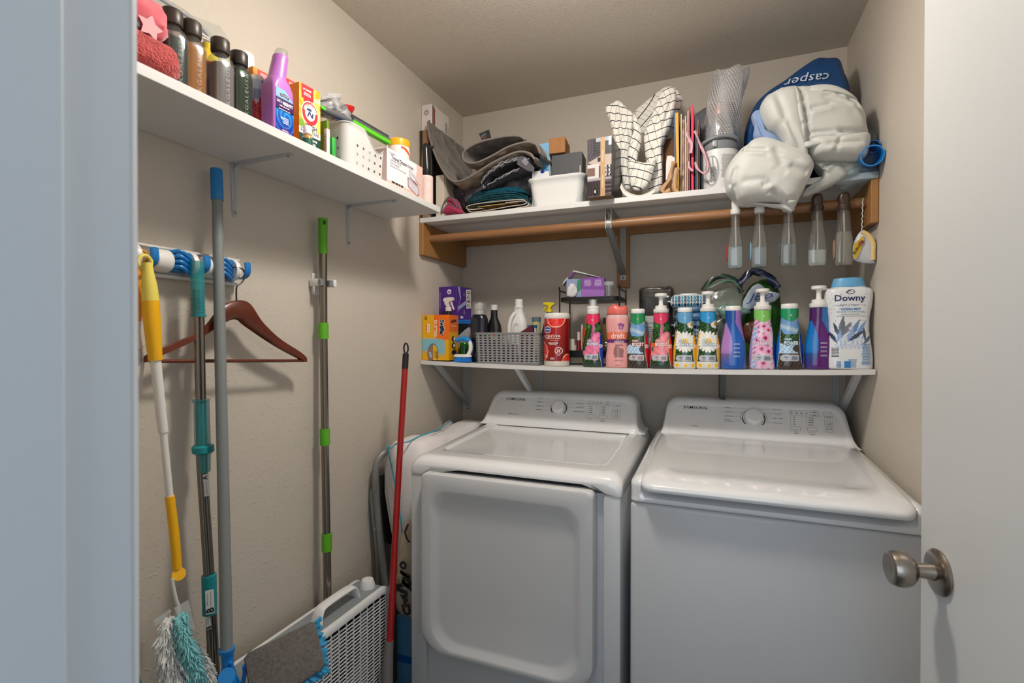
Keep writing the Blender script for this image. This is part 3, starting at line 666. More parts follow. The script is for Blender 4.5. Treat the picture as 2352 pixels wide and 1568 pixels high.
def sticker(T, u0, v0, u1, v1, x, r, w, big):
    a, b = P0(u0, v0, x), P0(u1, v1, x); F = frame_on(a, b); s = F((a+b)/2, r); L = (a-b).length
    obj('sticker', fl(s, [(-w/2, -L/2), (w/2, -L/2), (w/2, L/2), (-w/2, L/2)], 0), PLA('e8e6e0', .5), T, smooth=False)
    kz = L/2*(1 if big == 'A' else -1)
    lettering(T, BLACK, txt(s, big, 0, kz*.68, L*.20, rot=90, bold=.03), txt(s, 'SCREW until parts', -w*.26, -kz*.22, L*.52, hgt=w*.18, rot=90), txt(s, 'CLICK firmly in place', w*.12, -kz*.22, L*.6, hgt=w*.18, rot=90))
sticker(T, 470, 1086, 474, 1136, X3, .0098, .0155, 'A'); sticker(T, 481, 1346, 483, 1400, X3, .0185, .0165, 'B'); sticker(T, 477, 1409, 480, 1440, X3, .0088, .009, 'B')
# grey pole flat mop resting on the fan
T = thing('flat_mop', 'grey-poled flat mop with blue end cap and blue joint', 'mop', (0, 0, 0))
GP = PLA('7d8383', .45)
vpole([(497, 388, .035, 12), (497, 392, .035, 13), (499, 460, .042, 13)], PLA('1f7fc4', .4), 'end_cap', T)
vpole([(499, 458, .042, 11.2), (505, 760, .075, 12), (512, 1080, .105, 12.4), (521, 1495, .15, 13.2)], GP, 'pole', T)
B1 = PLA('1880d0', .38)
vpole([(521, 1488, .15, 17), (521, 1494, .15, 17), (522, 1500, .15, 14), (523, 1530, .152, 12), (523, 1545, .153, 17), (526, 1575, .155, 18)], B1, 'joint', T)
for pts in (((530, 1520), (538, 1548), (548, 1568), (556, 1590)), ((556, 1575), (562, 1545), (560, 1528))): obj('joint_arm', tube(spline([P0(u, v, .165) for u, v in pts], 5), .0042, 10), B1, T)
c = P0(521, 1553, .172); n = (CAM-c).normalized(); M = n.to_track_quat('Z', 'Y').to_matrix().to_4x4(); M.translation = c
obj('pivot', cyl(.016, -.006, .003, 28).x(M), B1, T)
PN = Vector((.62, -.45, .64)).normalized(); PO = px(650, 1500, 0, .215)
cr = [pxp(u, v, PO, PN) for u, v in ((561, 1503), (722, 1424), (747, 1530), (585, 1640))]
rows = []
for h, ins in ((-.018, .02), (-.016, 0), (-.004, -.02), (.002, 0), (.004, .05)):
    c = sum(cr, Vector())/4; R = []
    for i in range(4):
        a, b = cr[i], cr[(i+1) % 4]
        for t in (.06, .2, .35, .5, .65, .8, .94): q = a.lerp(b, t); R.append(q+(c-q)*ins+PN*h)
    rows.append(R)
g = loftrings(rows)
pad = obj('pad', g, mat('706c68', .95, noisec=(140, '5b5652'), bump=('n', 500, .9, .004), sheen=.3), T)
PADC = cr
rg = random.Random(5); g = G(); CH = mat('1c8fbf', .85, sheen=.4)
for (a, b, cnt) in ((cr[1], cr[2], 30), (cr[2], cr[3], 44)):
    for i in range(cnt):
        q = a.lerp(b, (i+rg.uniform(-.3, .3)+.5)/cnt); out = (q-(sum(cr, Vector())/4)); out = (out-PN*out.dot(PN)).normalized(); down = Vector((0, 0, -1))
        p0 = q-PN*.009-out*.004; d = (out*rg.uniform(.5, 1)+down*rg.uniform(.1, .5)+PN*rg.uniform(-.4, .3)).normalized(); L = rg.uniform(.013, .026); cv = Vector((rg.uniform(-1, 1), rg.uniform(-1, 1), rg.uniform(-1, 1)))*.004
        g.add(tube([p0, p0+d*L*.5+cv, p0+d*L*.9, p0+d*L], [.0034, .0044, .0040, .0015], 7))
obj('chenille_fringe', g, CH, T, kind='stuff')
obj('frame_plate', loftrings([[q+PN*(-.019) for q in [c0+(sum(cr, Vector())/4-c0)*.2 for c0 in cr]], [q+PN*(-.030) for q in [c0+(sum(cr, Vector())/4-c0)*.25 for c0 in cr]]]), B1, T)
# wall clip with green and steel mop pole
T = thing('wall_clip', 'small white wall clip gripping the green-handled pole', 'clip', (0, 0, 0))
a, b = P0(713, 640, .001), P0(738, 640, .001)
obj('plate', loftrings([[Vector((x, p.x, p.y)) for p in rr((b.y-a.y)/2+i, .033+i, .008, 0, (a.y+b.y)/2+.004, 1.545)] for x, i in ((.001, 0), (.004, 0), (.006, -.002), (.0055, -.005))]), WPL, T)
cy = P0(740, 645, .030).y
for s_ in (-1, 1):
    obj('arm', box(.004, .045, cy+s_*.014+(-.010 if s_ < 0 else 0), cy+s_*.014+(0 if s_ < 0 else .013), 1.537, 1.558, .002), WPL, T)
    obj('jaw', lathe([(-.009, .008), (.009, .008)], 16).mv(.044, cy+s_*.019, 1.5475), PLA('757a7c', .5), T)
obj('jaw_tip', box(.040, .055, cy+.022, cy+.034, 1.537, 1.559, .002), WPL, T)
T = thing('spray_mop_pole', 'slim steel mop pole with bright green grip and green joints', 'mop', (0, 0, 0))
X4 = .032
vpole([(741.5, 502, X4, 11), (741.5, 506, X4, 10.5), (741.5, 560, X4, 10), (742, 583, X4, 10.2)], GRN, 'grip', T)
vpole([(742, 582, X4, 8.7), (743, 742, X4+.003, 8.6), (746, 985, X4+.010, 8.6), (750, 1227, X4+.018, 8.7), (753, 1400, X4+.022, 8.8)], CHROME, 'pole', T)
obj('hang_slot', box(-.001, .001, -.004, .004, -.006, .006, .0005).mv(*(P0(739, 512, X4)+Vector((.0125, -.002, 0)))), PLA('1a4a0a', .5), T)
for a, b, u in ((741, 778, 742.5), (984, 1021, 746), (1224, 1264, 751)): x5 = X4+(.003 if a < 800 else .010 if a < 1000 else .018); u = {751: 750.2}.get(u, u); vpole([(u, a, x5, 11.2), (u+.6, b, x5, 11.2)], GRN, 'joint_band', T)
# red broom
T = thing('broom', 'broom with long red handle, black tip and grey socket beside the dryer', 'broom', (0, 0, 0))
def q5(u, v): t = (v-788)/(1475-788); return px(u, v, 1, -.712-.15*t)
def hw(c, w): return w/FPX*(c-CAM).dot(FW)
def bp(pts, m, name, n=20):
    P = [(q5(u, v), w) for u, v, w in pts]; return obj(name, tube([c for c, w in P], [hw(c, w) for c, w in P], n), m, T)
bp([(932, 812, 7), (931, 830, 7.2), (930, 847, 7.3)], BLACK, 'tip')
a = q5(932.5, 800); obj('hanging_eye', tube([a+RT*(.007*math.cos(t))+Vector((0, 0, .017*math.sin(t))) for t in [2*PI*i/20 for i in range(20)]], .0028, 8, True), BLACK, T)
bp([(930, 846, 6.8), (912, 1150, 7.3), (895, 1476, 7.8)], PLA('9c0c0c', .3, coat=.3), 'handle')
bp([(894, 1470, 10), (891, 1500, 12), (889, 1568, 13.5), (888, 1600, 14)], PLA('6c6a69', .5), 'socket')
obj('brush_block', box(.160, .226, -.93, -.79, .19, .24, .01).mv(0, 0, 0), BLACK, T)
# box fan
T = thing('box_fan', 'white box fan standing against the left wall, grey top with handle', 'fan', (0, 0, 0))
X0, X1, Y0, Y1, ZT = .036, .157, -1.31, -.785, .600
FWH = PLA('e0e1e1', .35); FGR = PLA('868c90', .5)
def fring(x, i): return [Vector((x, p.x, p.y)) for p in rr((Y1-Y0)/2-i, (ZT-.055)/2-i, .05-i*.6, 0, (Y0+Y1)/2, (ZT+.055)/2, nc=10)]
obj('shell', loftrings([fring(X0+.012, .022), fring(X0+.012, .001), fring(X1-.014, .001), fring(X1-.014, .022)], True, False, False), FGR, T)
for xa, xb in ((X0, X0+.014), (X1-.018, X1)): obj('rim', loftrings([fring(xa, .004), fring(xa+.003, -.0005), fring(xb-.004, -.0005), fring(xb, .005), fring(xb-.001, .018), fring(xb-.010, .020)], True, False, False), FWH, T)
g = G(); g2 = G()
n = 46
for xs in (X1-.006,):
    for i in range(n): z = .082+(ZT-.055-.055)*(i+.5)/n; g.add(box(xs-.0015, xs+.0015, Y0+.018, Y1-.018, z-.0015, z+.0015))
for i in range(16): y = Y0+.018+(Y1-Y0-.036)*(i+.5)/16; g2.add(box(X1-.007, X1-.0035, y-.0014, y+.0014, .075, ZT-.02))
obj('grille_slats', g, FWH, T, smooth=False, kind='stuff'); obj('grille_ribs', g2, FWH, T, smooth=False, kind='stuff')
obj('gap_shade_liner', loftrings([fring(X0+.014, .004), fring(X1-.019, .004)], True, False, False), PLA('1e1f21', .7), T); obj('gap_shade_back', loftrings([fring(X0+.002, .006), fring(X0+.004, .006)]), PLA('2c2d30', .7), T)  # dark liner and back sheet added to put shade into the grille gaps
obj('blade', join(*[loftrings([[Vector((x+.02*math.sin(a), Y0+.26+r*math.cos(a+k*2*PI/5), .33+r*math.sin(a+k*2*PI/5))) for x, a in ((.09, -.3), (.09, .3), (.094, .3), (.094, -.3))] for r in (.05, .12, .2)]) for k in range(5)]), PLA('7b7e80', .5), T)
ha, hb = P0(752, 1400, .085), P0(800, 1350, .1)
hy0, hy1 = -1.065, -.905; xc = (X0+X1)/2+.006
hp = spline([(xc, hy0, ZT), (xc, hy0+.012, ZT+.028), (xc, hy0+.035, ZT+.036), (xc, hy1-.035, ZT+.036), (xc, hy1-.010, ZT+.028), (xc, hy1, ZT)], 6)
rings = []
for k, p in enumerate(hp):
    d = (hp[min(k+1, len(hp)-1)]-hp[max(k-1, 0)]).normalized(); nn = Vector((1, 0, 0)).cross(d); w = .016+.006*abs(2*k/(len(hp)-1)-1)**3
    rings.append([p+Vector((1, 0, 0))*w*math.cos(t)+nn*.0065*math.sin(t) for t in [2*PI*i/14 for i in range(14)]])
obj('carry_handle', loftrings(rings), FWH, T)
obj('speed_knob', lathe([(ZT-.001, .024), (ZT+.006, .0235), (ZT+.020, .019), (ZT+.024, .017), (ZT+.025, .010)], 28).mv(xc, -.845, 0), FWH, T)
obj('foot', join(box(X0-.01, X1+.02, Y0+.06, Y0+.10, 0, .057, .004)), FWH, T); obj('foot', box(X0-.01, X1+.02, Y1-.10, Y1-.06, 0, .057, .004), FWH, T)
# step ladder folded in the corner
T = thing('step_ladder', 'folded grey tubular step ladder behind the white zipped bag', 'ladder', (0, 0, 0))
LG = PLA('868682', .4, metal=.2)
def L5(u, v, y): return px(u, v, 1, y)
p1 = [P0(900, 1036, .05), P0(884, 1038, .045), P0(866, 1060, .035), P0(862, 1100, .034), P0(866, 1160, .036), P0(880, 1300, .06), P0(892, 1400, .085)]
obj('rail', tube(spline(p1, 6), .0115, 14), LG, T)
p2 = [P0(857, 1120, .016), P0(855, 1150, .017), P0(866, 1260, .03), P0(878, 1400, .045)]
obj('rear_rail', tube(spline(p2, 6), .0085, 12), LG, T)
for u, v, x in ((861, 1122, .052), (861, 1216, .048), (871, 1216, .062)): obj('rivet', lathe([(0, .0045), (.002, .004), (.003, .002)], 12).rot('X', 90).x(Matrix.Translation(P0(u, v, x))), LG, T)
q = [P0(871, 1093, .045), P0(893, 1086, .05), P0(915, 1255, .055), P0(884, 1245, .05)]
obj('tread', G(q+[p+Vector((0, .03, 0)) for p in q], [(0, 3, 2, 1), (4, 5, 6, 7), (0, 1, 5, 4), (1, 2, 6, 5), (2, 3, 7, 6), (3, 0, 4, 7)]), PLA('0d0d0e', .8), T, smooth=False)
# white zipped cover bag between wall and dryer
T = thing('zipped_storage_bag', 'tall white fabric bag with teal zip, wedged between wall and dryer', 'bag', (0, 0, 0))
rings = []; K = 30
for k in range(K+1):
    t = k/K; y = -.69+.575*t
    ztop = 1.016+.008*math.sin(t*9)-(.03 if k in (0,) else 0); x0 = .022+.03*t; x1 = .224; rr_ = []
    sc = 1-(.12 if k == 0 else 0)-(.03 if k == 1 else 0)-(.25 if k == K else 0)
    for i in range(40):
        a = 2*PI*i/40; s, c = math.sin(a), math.cos(a); zz = .66+.36*sc*math.copysign(abs(c)**.45, c); zz = min(zz, 1.02)
        xm = (x0+x1)/2; hw_ = (x1-x0)/2*sc; x = xm+hw_*math.copysign(abs(s)**.5, s)
        if zz < .99: x += max(0, (.99-zz))*(.19 if s < 0 else 0)
        p = Vector((min(x, .222), y, zz+(ztop-1.016 if c > 0 else 0)))
        wr = .006*fnoise((p.x*3, p.y*3, p.z*14), 4, 3)+.007*fnoise((p.x*2, p.y*2, p.z*34), 3, 8); p += Vector((wr*.5, -abs(wr)*1.5 if k < 3 else 0, wr if c > .3 else 0)); rr_.append(p)
    rings.append(rr_)
CLOTHW = mat('dcd7d7', .8, sheen=.3, bump=('n', 60, .2, .004, (1, 1, 3)))
obj('cover', loftrings(rings), CLOTHW, T, angle=180)
ZP = PLA('3a9fb8', .5)
zl = [(884, 1022), (892, 1026), (900, 1028), (910, 1019), (938, 1014), (962, 1002), (985, 994), (1008, 986), (1022, 976), (1036, 964)]
ys = [-.69, -.695, -.70, -.67, -.60, -.52, -.42, -.32, -.24, -.17]
zp = [px(u, v, 2, 1.03) for (u, v), y in zip(zl, ys)]
obj('zip_seam', tube(spline(zp, 5), .0024, 6), ZP, T)
zp2 = [px(u, v, 1, -.70) for u, v in ((892, 1026), (894, 1045), (900, 1075), (905, 1100), (910, 1130), (920, 1190), (924, 1225), (928, 1245))]
obj('zip_seam', tube(spline(zp2, 5), .0024, 6), ZP, T)
obj('folded_end', inflate([(p.x, p.z) for p in [px(u, v, 1, -.19) for u, v in ((1012, 985), (1020, 972), (1033, 964), (1040, 972), (1037, 990), (1025, 996), (1012, 998))]], -.19, .02, .02, n=32, k=7, wr=.004, ws=40), CLOTHW, T)
# tote bag and blue carton beneath
T = thing('tote_bag', 'crumpled beige tote bag with black lettering, stuffed beside the dryer', 'bag', (0, 0, 0))
TB = [px(u, v, 1, -.745) for u, v in ((925, 1225), (938, 1195), (950, 1200), (960, 1300), (960, 1410), (940, 1418), (916, 1405), (912, 1375), (918, 1350), (908, 1335), (912, 1310), (918, 1270))]
TBC = mat('b3a48c', .9, bump=('n', 200, .3, .003))
obj('body', inflate([(min(p.x, .226), p.z) for p in TB], -.745, .025, .06, n=60, k=12, wr=.008, ws=22, seed=4), TBC, T, angle=180)
s = plane(px(930, 1330, 1, -.782), (1, 0, 0), (0, 0, 1))
S1 = lambda u, v: ((lambda q: (q.x, q.z))(px(u, v, 1, -.782)-px(930, 1330, 1, -.782)))
for tx, u, v, w, r in (('o', 926, 1298, .022, 60), ('i', 930, 1318, .010, 70), ('d', 930, 1332, .026, 50), ('l', 936, 1345, .009, 60), ('S', 924, 1357, .024, 40), ('r', 934, 1384, .016, 20), ('U', 934, 1400, .024, 15)):
    a, b = S1(u, v); obj('letter', txt(s, tx, a, b, w*1.35, bold=.06, rot=r), BLACK, T, smooth=False)
a = [S1(u, v) for u, v in ((938, 1203), (930, 1222), (936, 1240), (942, 1245))]; obj('printed_line', strip(s, a, .006), BLACK, T, smooth=False)
T, F, R, _ = boxthing('carton', 'light blue carton on the floor under the tote bag', 'box', (.168, -.690, 0), .105, .03, .44, PLA('5a95ba', .5))
obj('blue_band', fl(F, [(-.0525, .285), (.0525, .285), (.0525, .31), (-.0525, .31)]), PLA('1560b0', .5), T, smooth=False)
obj('grip_slot', box(-.002, .002, -.003, .001, -.035, .035, .001).mv(.046, -.016, .37), BLACK, T)
T = thing('black_object', 'black object low on the floor between the box fan and the dryer', 'black_object', (.196, -.755, 0))  # plain black tapered body low on the floor
obj('upper', lathe([(0, .030, .05, 2.4), (.03, .031, .052, 2.4), (.06, .026, .045, 2.2), (.10, .020, .03, 2), (.13, .018, .024, 2)], 24), mat('0d0d0f', .5), T)
# teal dustpan edge behind the door lining
T = thing('dustpan', 'dark teal dustpan leaning on the left wall by the doorway', 'dustpan', (0, 0, 0))
q = [P0(u, v, x) for u, v, x in ((288, 1440, .03), (322, 1590, .03), (326, 1700, .03), (250, 1700, .03))]
obj('pan', G(q+[p+Vector((.012, 0, 0)) for p in q], [(0, 1, 2, 3), (7, 6, 5, 4), (0, 4, 5, 1), (1, 5, 6, 2), (2, 6, 7, 3), (3, 7, 4, 0)]), PLA('0e6a68', .45), T, smooth=False)
obj('lip', tube([P0(289, 1442, .038), P0(323, 1592, .038), P0(327, 1700, .038)], .004, 8), PLA('0e6a68', .45), T)
# ================================================================ things on the left shelf
ZS = 1.8390
def ysh(u, x, v=150): return px(u, v, 0, x).y
def boolcut(g, cut):
    a = obj('a', g, None, smooth=False) if False else None
    ma = bpy.data.meshes.new('a'); ma.from_pydata(g.v, [], g.f); mb = bpy.data.meshes.new('b'); mb.from_pydata(cut.v, [], cut.f)
    for m in (ma, mb):
        bm = bmesh.new(); bm.from_mesh(m); bmesh.ops.recalc_face_normals(bm, faces=bm.faces); bm.to_mesh(m); bm.free()
    oa = bpy.data.objects.new('a', ma); ob = bpy.data.objects.new('b', mb); COL.objects.link(oa); COL.objects.link(ob)
    md = oa.modifiers.new('b', 'BOOLEAN'); md.object = ob; md.operation = 'DIFFERENCE'; md.solver = 'EXACT'
    dg = bpy.context.evaluated_depsgraph_get(); me = bpy.data.meshes.new_from_object(oa.evaluated_get(dg))
    r = G([v.co.copy() for v in me.vertices], [tuple(p.vertices) for p in me.polygons])
    bpy.data.objects.remove(oa); bpy.data.objects.remove(ob); return r
GLS = clearmat(); CAPB = PLA('3a2f28', .4)
def clearbottle(u, x, liq, fill, label, tilt=0, w=.022, d=.022, h=.122, cap='3a2f28', rz=84, tint='e8efee', lab2=None):
    y = ysh(u, x); T = thing('glass_bottle', label, 'bottle', (x, y, ZS), rz, None)
    pr = [(0, w*.9, d*.9, 4), (.004, w, d, 4), (h*.80, w, d, 4), (h*.88, w*.97, d*.96, 3.6), (h*.95, w*.86, d*.84, 2.8), (h, w*.66, d*.66, 2), (h+.006, .0135, .0135, 2)]
    pi = interp([(r[0], r[1], r[2], r[3]) for r in pr], 26)
    obj('bottle_body', lathe([tuple(r) for r in pi], 40), clearmat(tint, .03, .06), T)
    lq = [(r[0]+.002, r[1]*.93, r[2]*.93, r[3]) for r in pi if r[0] < fill]
    obj('liquid', lathe(lq, 36), mat(liq, .15, alpha=.90), T)
    obj('cap', lathe([(h+.004, .0165), (h+.007, .0175), (h+.030, .0175), (h+.032, .0160)], 28), PLA(cap, .4), T)
    s = lambda a, t, hh=0: Vector((a, -d*.985-.0004-hh, t))
    obj('raised_lettering', txt(s, 'NKGALEUSA', .002, h*.45, h*.84, hgt=.0075, rot=90, space=1.25), mat('eef2f2', .08, alpha=.3, coat=1), T, smooth=False, kind='stuff')
    if lab2: obj('paper_tag', fl(lambda a, t, hh=0: Vector((-w-.0005, a, t)), [(-.02, .01), (-.02, h*.55), (.0, h*.6), (.008, .01)][::-1]), PLA(lab2, .5), T, smooth=False)
    return T
clearbottle(396, .172, '1f2f2a', .098, 'clear bottle of dark green liquid beside the coral towel')
clearbottle(440, .172, 'b0661a', .104, 'clear bottle of amber liquid with paper tag and brown cap', lab2='d8b466')
clearbottle(506, .172, '86787a', .100, 'clear bottle of colourless liquid standing between amber and green bottles')
clearbottle(549, .166, '2b5c3e', .108,  'green glass bottle with black cap in front of white canister', cap='2c2522', tint='7fa588')
# yellow bottle with red label
T = thing('cleaner_bottle', 'yellow bottle with big red label behind the clear bottles', 'bottle', (.105, ysh(478, .105), ZS), 62)
BP = interp([(0, .030, .018), (.10, .030, .018), (.125, .028, .017), (.147, .018, .015), (.160, .011, .011)], 16)
obj('bottle_body', lathe([(*r, 3) for r in BP], 32), PLA('e6c62c', .35), T); obj('cap', cyl(.012, .158, .172), PLA('e8cf30', .4), T)
s = front([(*r, 3) for r in BP]); g = G()
for i in range(10): a, b = -.026+.0052*i, -.026+.0052*(i+1); g.add(fl(s, [(a, .004), (b, .004), (b, .130-.3*b*b/.03), (a, .130-.3*a*a/.03)], .0002))
obj('label', g, PLA('b80f14', .35), T, smooth=False); lettering(T, PLA('f0e2da', .5), txt(s, 'Dry', -.010, .114, .018, bold=.03), bars(s, .010, .116, .014, .005, 2), bars(s, .002, .035, .040, .034, 12, seed=4), fl(s, [(-.021, .084), (.021, .084), (.021, .098), (-.021, .098)]))
T = thing('spray_canister', 'plain white tall canister behind the green bottle', 'canister', (.075, ysh(563, .075), ZS))
obj('can', cyl(.019, 0, .165, 32), WPL, T); obj('cap', lathe([(.163, .0195), (.166, .0205), (.216, .0195), (.220, .017)], 32), PLA('eceae6', .4), T)
T = thing('scent_can', 'small can printed with lavender and red roses beside purple bottle', 'can', (.125, ysh(590, .125), ZS), 60)
def rose(th, x, z, rx):
    n = len(z); c = np.tile([.72, .78, .85], (n, 1)); c[th > .35] = (.02, .28, .28)
    h = np.sin(x*420+z*300)*np.sin(z*520-x*200)
    z = z-.045; m = (z < .045+.008*np.sin(x*300)); c[m] = np.where(h[m, None] > 0, (.80, .10, .18), (.85, .35, .40)); c[m & (h < -.6)] = (.1, .2, .1)
    m = (z > .045) & (z < .07) & (np.abs((x*260) % 1-.5) < .18) & (th < .35); c[m] = (.35, .30, .62); return c
obj('can', lathe([(.003*i, .020, .020) for i in range(47)], 64, paint=rose), PAINT(.3), T); obj('rim', lathe([(.138, .0202), (.142, .020), (.150, .015), (.152, .008)], 32), WPL, T)
# purple cleaner bottle with angled neck
T = thing('toilet_cleaner_bottle', 'purple bottle with angled neck, blue swirl label and clear cap', 'bottle', (.181, -1.266, ZS), 88)
PUR = PLA('b06cbc', .33, coat=.2)
rows = []
for z, hx, hy, r, ox in ((0, .027, .020, .008, 0), (.003, .029, .022, .008, 0), (.095, .029, .022, .008, 0), (.112, .0285, .022, .009, -.0005), (.124, .0255, .0215, .012, -.0015), (.132, .0220, .0205, .0175, -.002), (.138, .0195, .0195, .019, -.002), (.180, .0172, .0172, .017, .006), (.190, .0172, .0172, .017, .008), (.194, .0160, .0160, .0158, .0086)):
    rows.append((hx, hy, r, z, ox, 0))
obj('bottle_body', rrl(rows, nc=8), PUR, T)
obj('clear_cap', rrl([(.0145, .0145, .0143, .193, .0086, 0), (.0145, .0145, .0143, .204, .0108, 0), (.012, .012, .0118, .210, .0120, 0), (.005, .005, .0048, .212, .0124, 0)], nc=8), GLS, T)
s = (lambda a, t, h=0: Vector((a*1.02, -.0222-h, t*1.06+.004)))
def swirl(X, Z):
    n = len(X); c = np.tile([.50, .68, .85], (n, 1)); k = .066+.35*X*0
    r = np.hypot((X-.004)*1.2, Z-.040); sp = np.sin(r*500+np.arctan2(Z-.04, X-.004)*2)
    low = Z < .060; c[low] = np.stack([.08+.1*sp[low].clip(0), .45+.25*sp[low].clip(0)-(.06-Z[low])*6, .80-(.06-Z[low])*5+.1*sp[low].clip(0)], 1)
    m = (Z > .058) & (Z < .078); c[m] = (.26, .13, .35); c[(Z > .052) & (Z <= .058)] = (.07, .06, .25)
    m = Z < .018-np.abs(X-.002)*.5; c[m] = (.38, .18, .50); c[(Z >= .078)] = (.55, .72, .86); return c
def patch(surf, x0, x1, z0, z1, fn, nx=40, nz=60, h=.0003, mask=None):
    X, Z = np.meshgrid(np.linspace(x0, x1, nx), np.linspace(z0, z1, nz)); X, Z = X.ravel(), Z.ravel()
    g = G([surf(a, b, h) for a, b in zip(X, Z)], [(j*nx+i, j*nx+i+1, (j+1)*nx+i+1, (j+1)*nx+i) for j in range(nz-1) for i in range(nx-1) if mask is None or mask((X[j*nx+i]+X[j*nx+i+1])/2, (Z[j*nx+i]+Z[(j+1)*nx+i])/2)])
    g.c = np.clip(fn(X, Z), 0, 1)**2.2; return g
obj('label', patch(s, -.023, .025, .004, .098, swirl, mask=lambda x, z: z < .100-max(0, x+.0)*.9), PAINT(.3), T)
W_ = PLA('efe9f4', .5); lettering(T, W_, txt(s, 'SAFE &', -.014, .0705, .014, hgt=.006, bold=.01), txt(s, 'MIGHTY', .009, .0695, .028, hgt=.0075, bold=.05), bars(s, 0, .0620, .036, .004, 1), bars(s, 0, .0550, .042, .003, 1), bars(s, .004, .033, .018, .014, 4), txt(s, 'NO', -.006, .037, .009, bold=.03), bars(s, .002, .010, .022, .007, 2))
obj('ribbon', strip(s, [(-.012, .0845), (-.005, .0862), (.004, .0862), (.012, .0835)], .0065), PLA('3c3a3e', .5), T, smooth=False); obj('ribbon_print', txt(s, 'ECOSTORE', 0, .0855, .020, hgt=.003, h=.001), W_, T, smooth=False)
# baking soda cartons
def sodabox(u, x, label, front_box, sc=1):
    T, F0, R, L = boxthing('carton', label, 'box', (x, ysh(u, x), ZS), .066, .035, .170, PLA('ee9320', .5), 86, 'orange carpet deodorizer cartons'); F = lambda a, t, h=0: F0(a, t*1.147, h)
    def art(X, Z):
        n = len(X); c = np.tile([.97, .62, .10], (n, 1)); a = np.arctan2(Z-.085, X-.006); r = np.hypot(X-.006, Z-.085)
        ray = (np.sin(a*14) > 0) & (r < .07); c[ray] = (.99, .75, .28); c[r < .034] = c[r < .034]*.4+.6*np.array([.99, .85, .45])
        c[(Z > .118) & (X > -.026) & (X < .010)] = (.84, .12, .16); c[(Z > .112) & (Z <= .118) & (X > -.026) & (X < .010) & (np.abs(X+.008) < .012)] = (.84, .12, .16)
        m = (X > .012) & (Z > .117+.2*(X-.012)) & (Z < .128+.2*(X-.012)); c[m] = (.70, .85, .62)
        m = np.hypot((X+.026)*1.0, (Z-.060)*.8) < .010; c[m] = (.45, .62, .18)
        c[Z < .055+.02*(X*0)] = (.95, .95, .93); c[Z < .042] = (.03, .24, .20); c[(Z < .018)] = (.22, .14, .30); return c
    obj('printed_front', patch(F, -.033*sc, .033*sc, 0, .148*sc, (lambda X, Z: art(X/sc, Z/sc)), 44, 80), PAINT(.45), T)
    RED, WH, DK, NV = PLA('c8202a', .5), PLA('f6f2ec', .5), PLA('1f2a20', .5), PLA('2a3a66', .5)
    o = [(a/ sc, b/sc) for a, b in ((0, 0),)]
    obj('emblem_ring', ell(F, 0, .090, .0265, .0265, 36, .0007), WH, T, smooth=False); obj('emblem', ell(F, 0, .090, .0245, .0245, 36, .0009), RED, T, smooth=False); obj('emblem_centre', ell(F, 0, .090, .0155, .0155, 28, .0011), WH, T, smooth=False)
    ax = lambda q, k: txt(F, q, 0, .090+k*.0200, .040 if k > 0 else .024, hgt=.0056 if k > 0 else .003, arc=.0172*k, h=.0012, bold=.04)
    lettering(T, WH, txt(F, 'ARM & HAMMER', 0, .1085, .052, hgt=.0062, arc=.0185, h=.0014, bold=.04), txt(F, '#1 CARPET', -.008, .138, .026, bold=.04), bars(F, -.008, .1285, .026, .008, 3, h=.0006), txt(F, 'CARPET ODOR', .0, .034, .046, bold=.03, h=.0007), txt(F, 'ELIMINATOR', -.002, .026, .040, bold=.03, h=.0007))
    lettering(T, NV, strip(F, [(-.008, .082), (-.002, .094), (.004, .084), (.009, .084)], .004, .0013), fl(F, [(-.010, .095), (.004, .095), (.004, .101), (-.010, .100)], .0013), strip(F, [(.006, .084), (.009, .093)], .004, .0013))
    lettering(T, DK, txt(F, 'FRESH', .004, .0615, .036, bold=.03, h=.0008), txt(F, 'SCENTSATIONS', 0, .0505, .058, hgt=.0085, bold=.01, h=.0008), bars(F, 0, .0445, .036, .002, 1, h=.0007))
    obj('name_patch', fl(F, [(-.014, .0565), (.024, .0565), (.024, .0675), (-.014, .0675)], .0005), WH, T, smooth=False)
    return T
sodabox(700, .158, 'orange carpet deodorizer carton, foremost of the three, beside purple bottle', 1)
for y, x, hh, l in ((-1.150, .098, .200, 'orange carton behind the neck of the purple bottle'), (-1.232, .094, .182, 'orange carton at the wall, leftmost of the three orange cartons')):
    T, F0, R, L = boxthing('carton', l, 'box', (x, y, ZS), .074, .035, hh, PLA('ea8f1e', .5), 86, 'orange carpet deodorizer cartons'); F = lambda a, t, h=0: F0(a, t+hh-.148, h)
    obj('printed_front', patch(F, -.033, .033, .08, .146, lambda X, Z: np.where(((X > -.024) & (X < .012))[:, None], (.82, .12, .16), (.95, .62, .14)), 30, 10), PAINT(.45), T); lettering(T, WPL, bars(F, -.006, .137, .028, .010, 3), ell(F, 0, .10, .024, .024, 24))
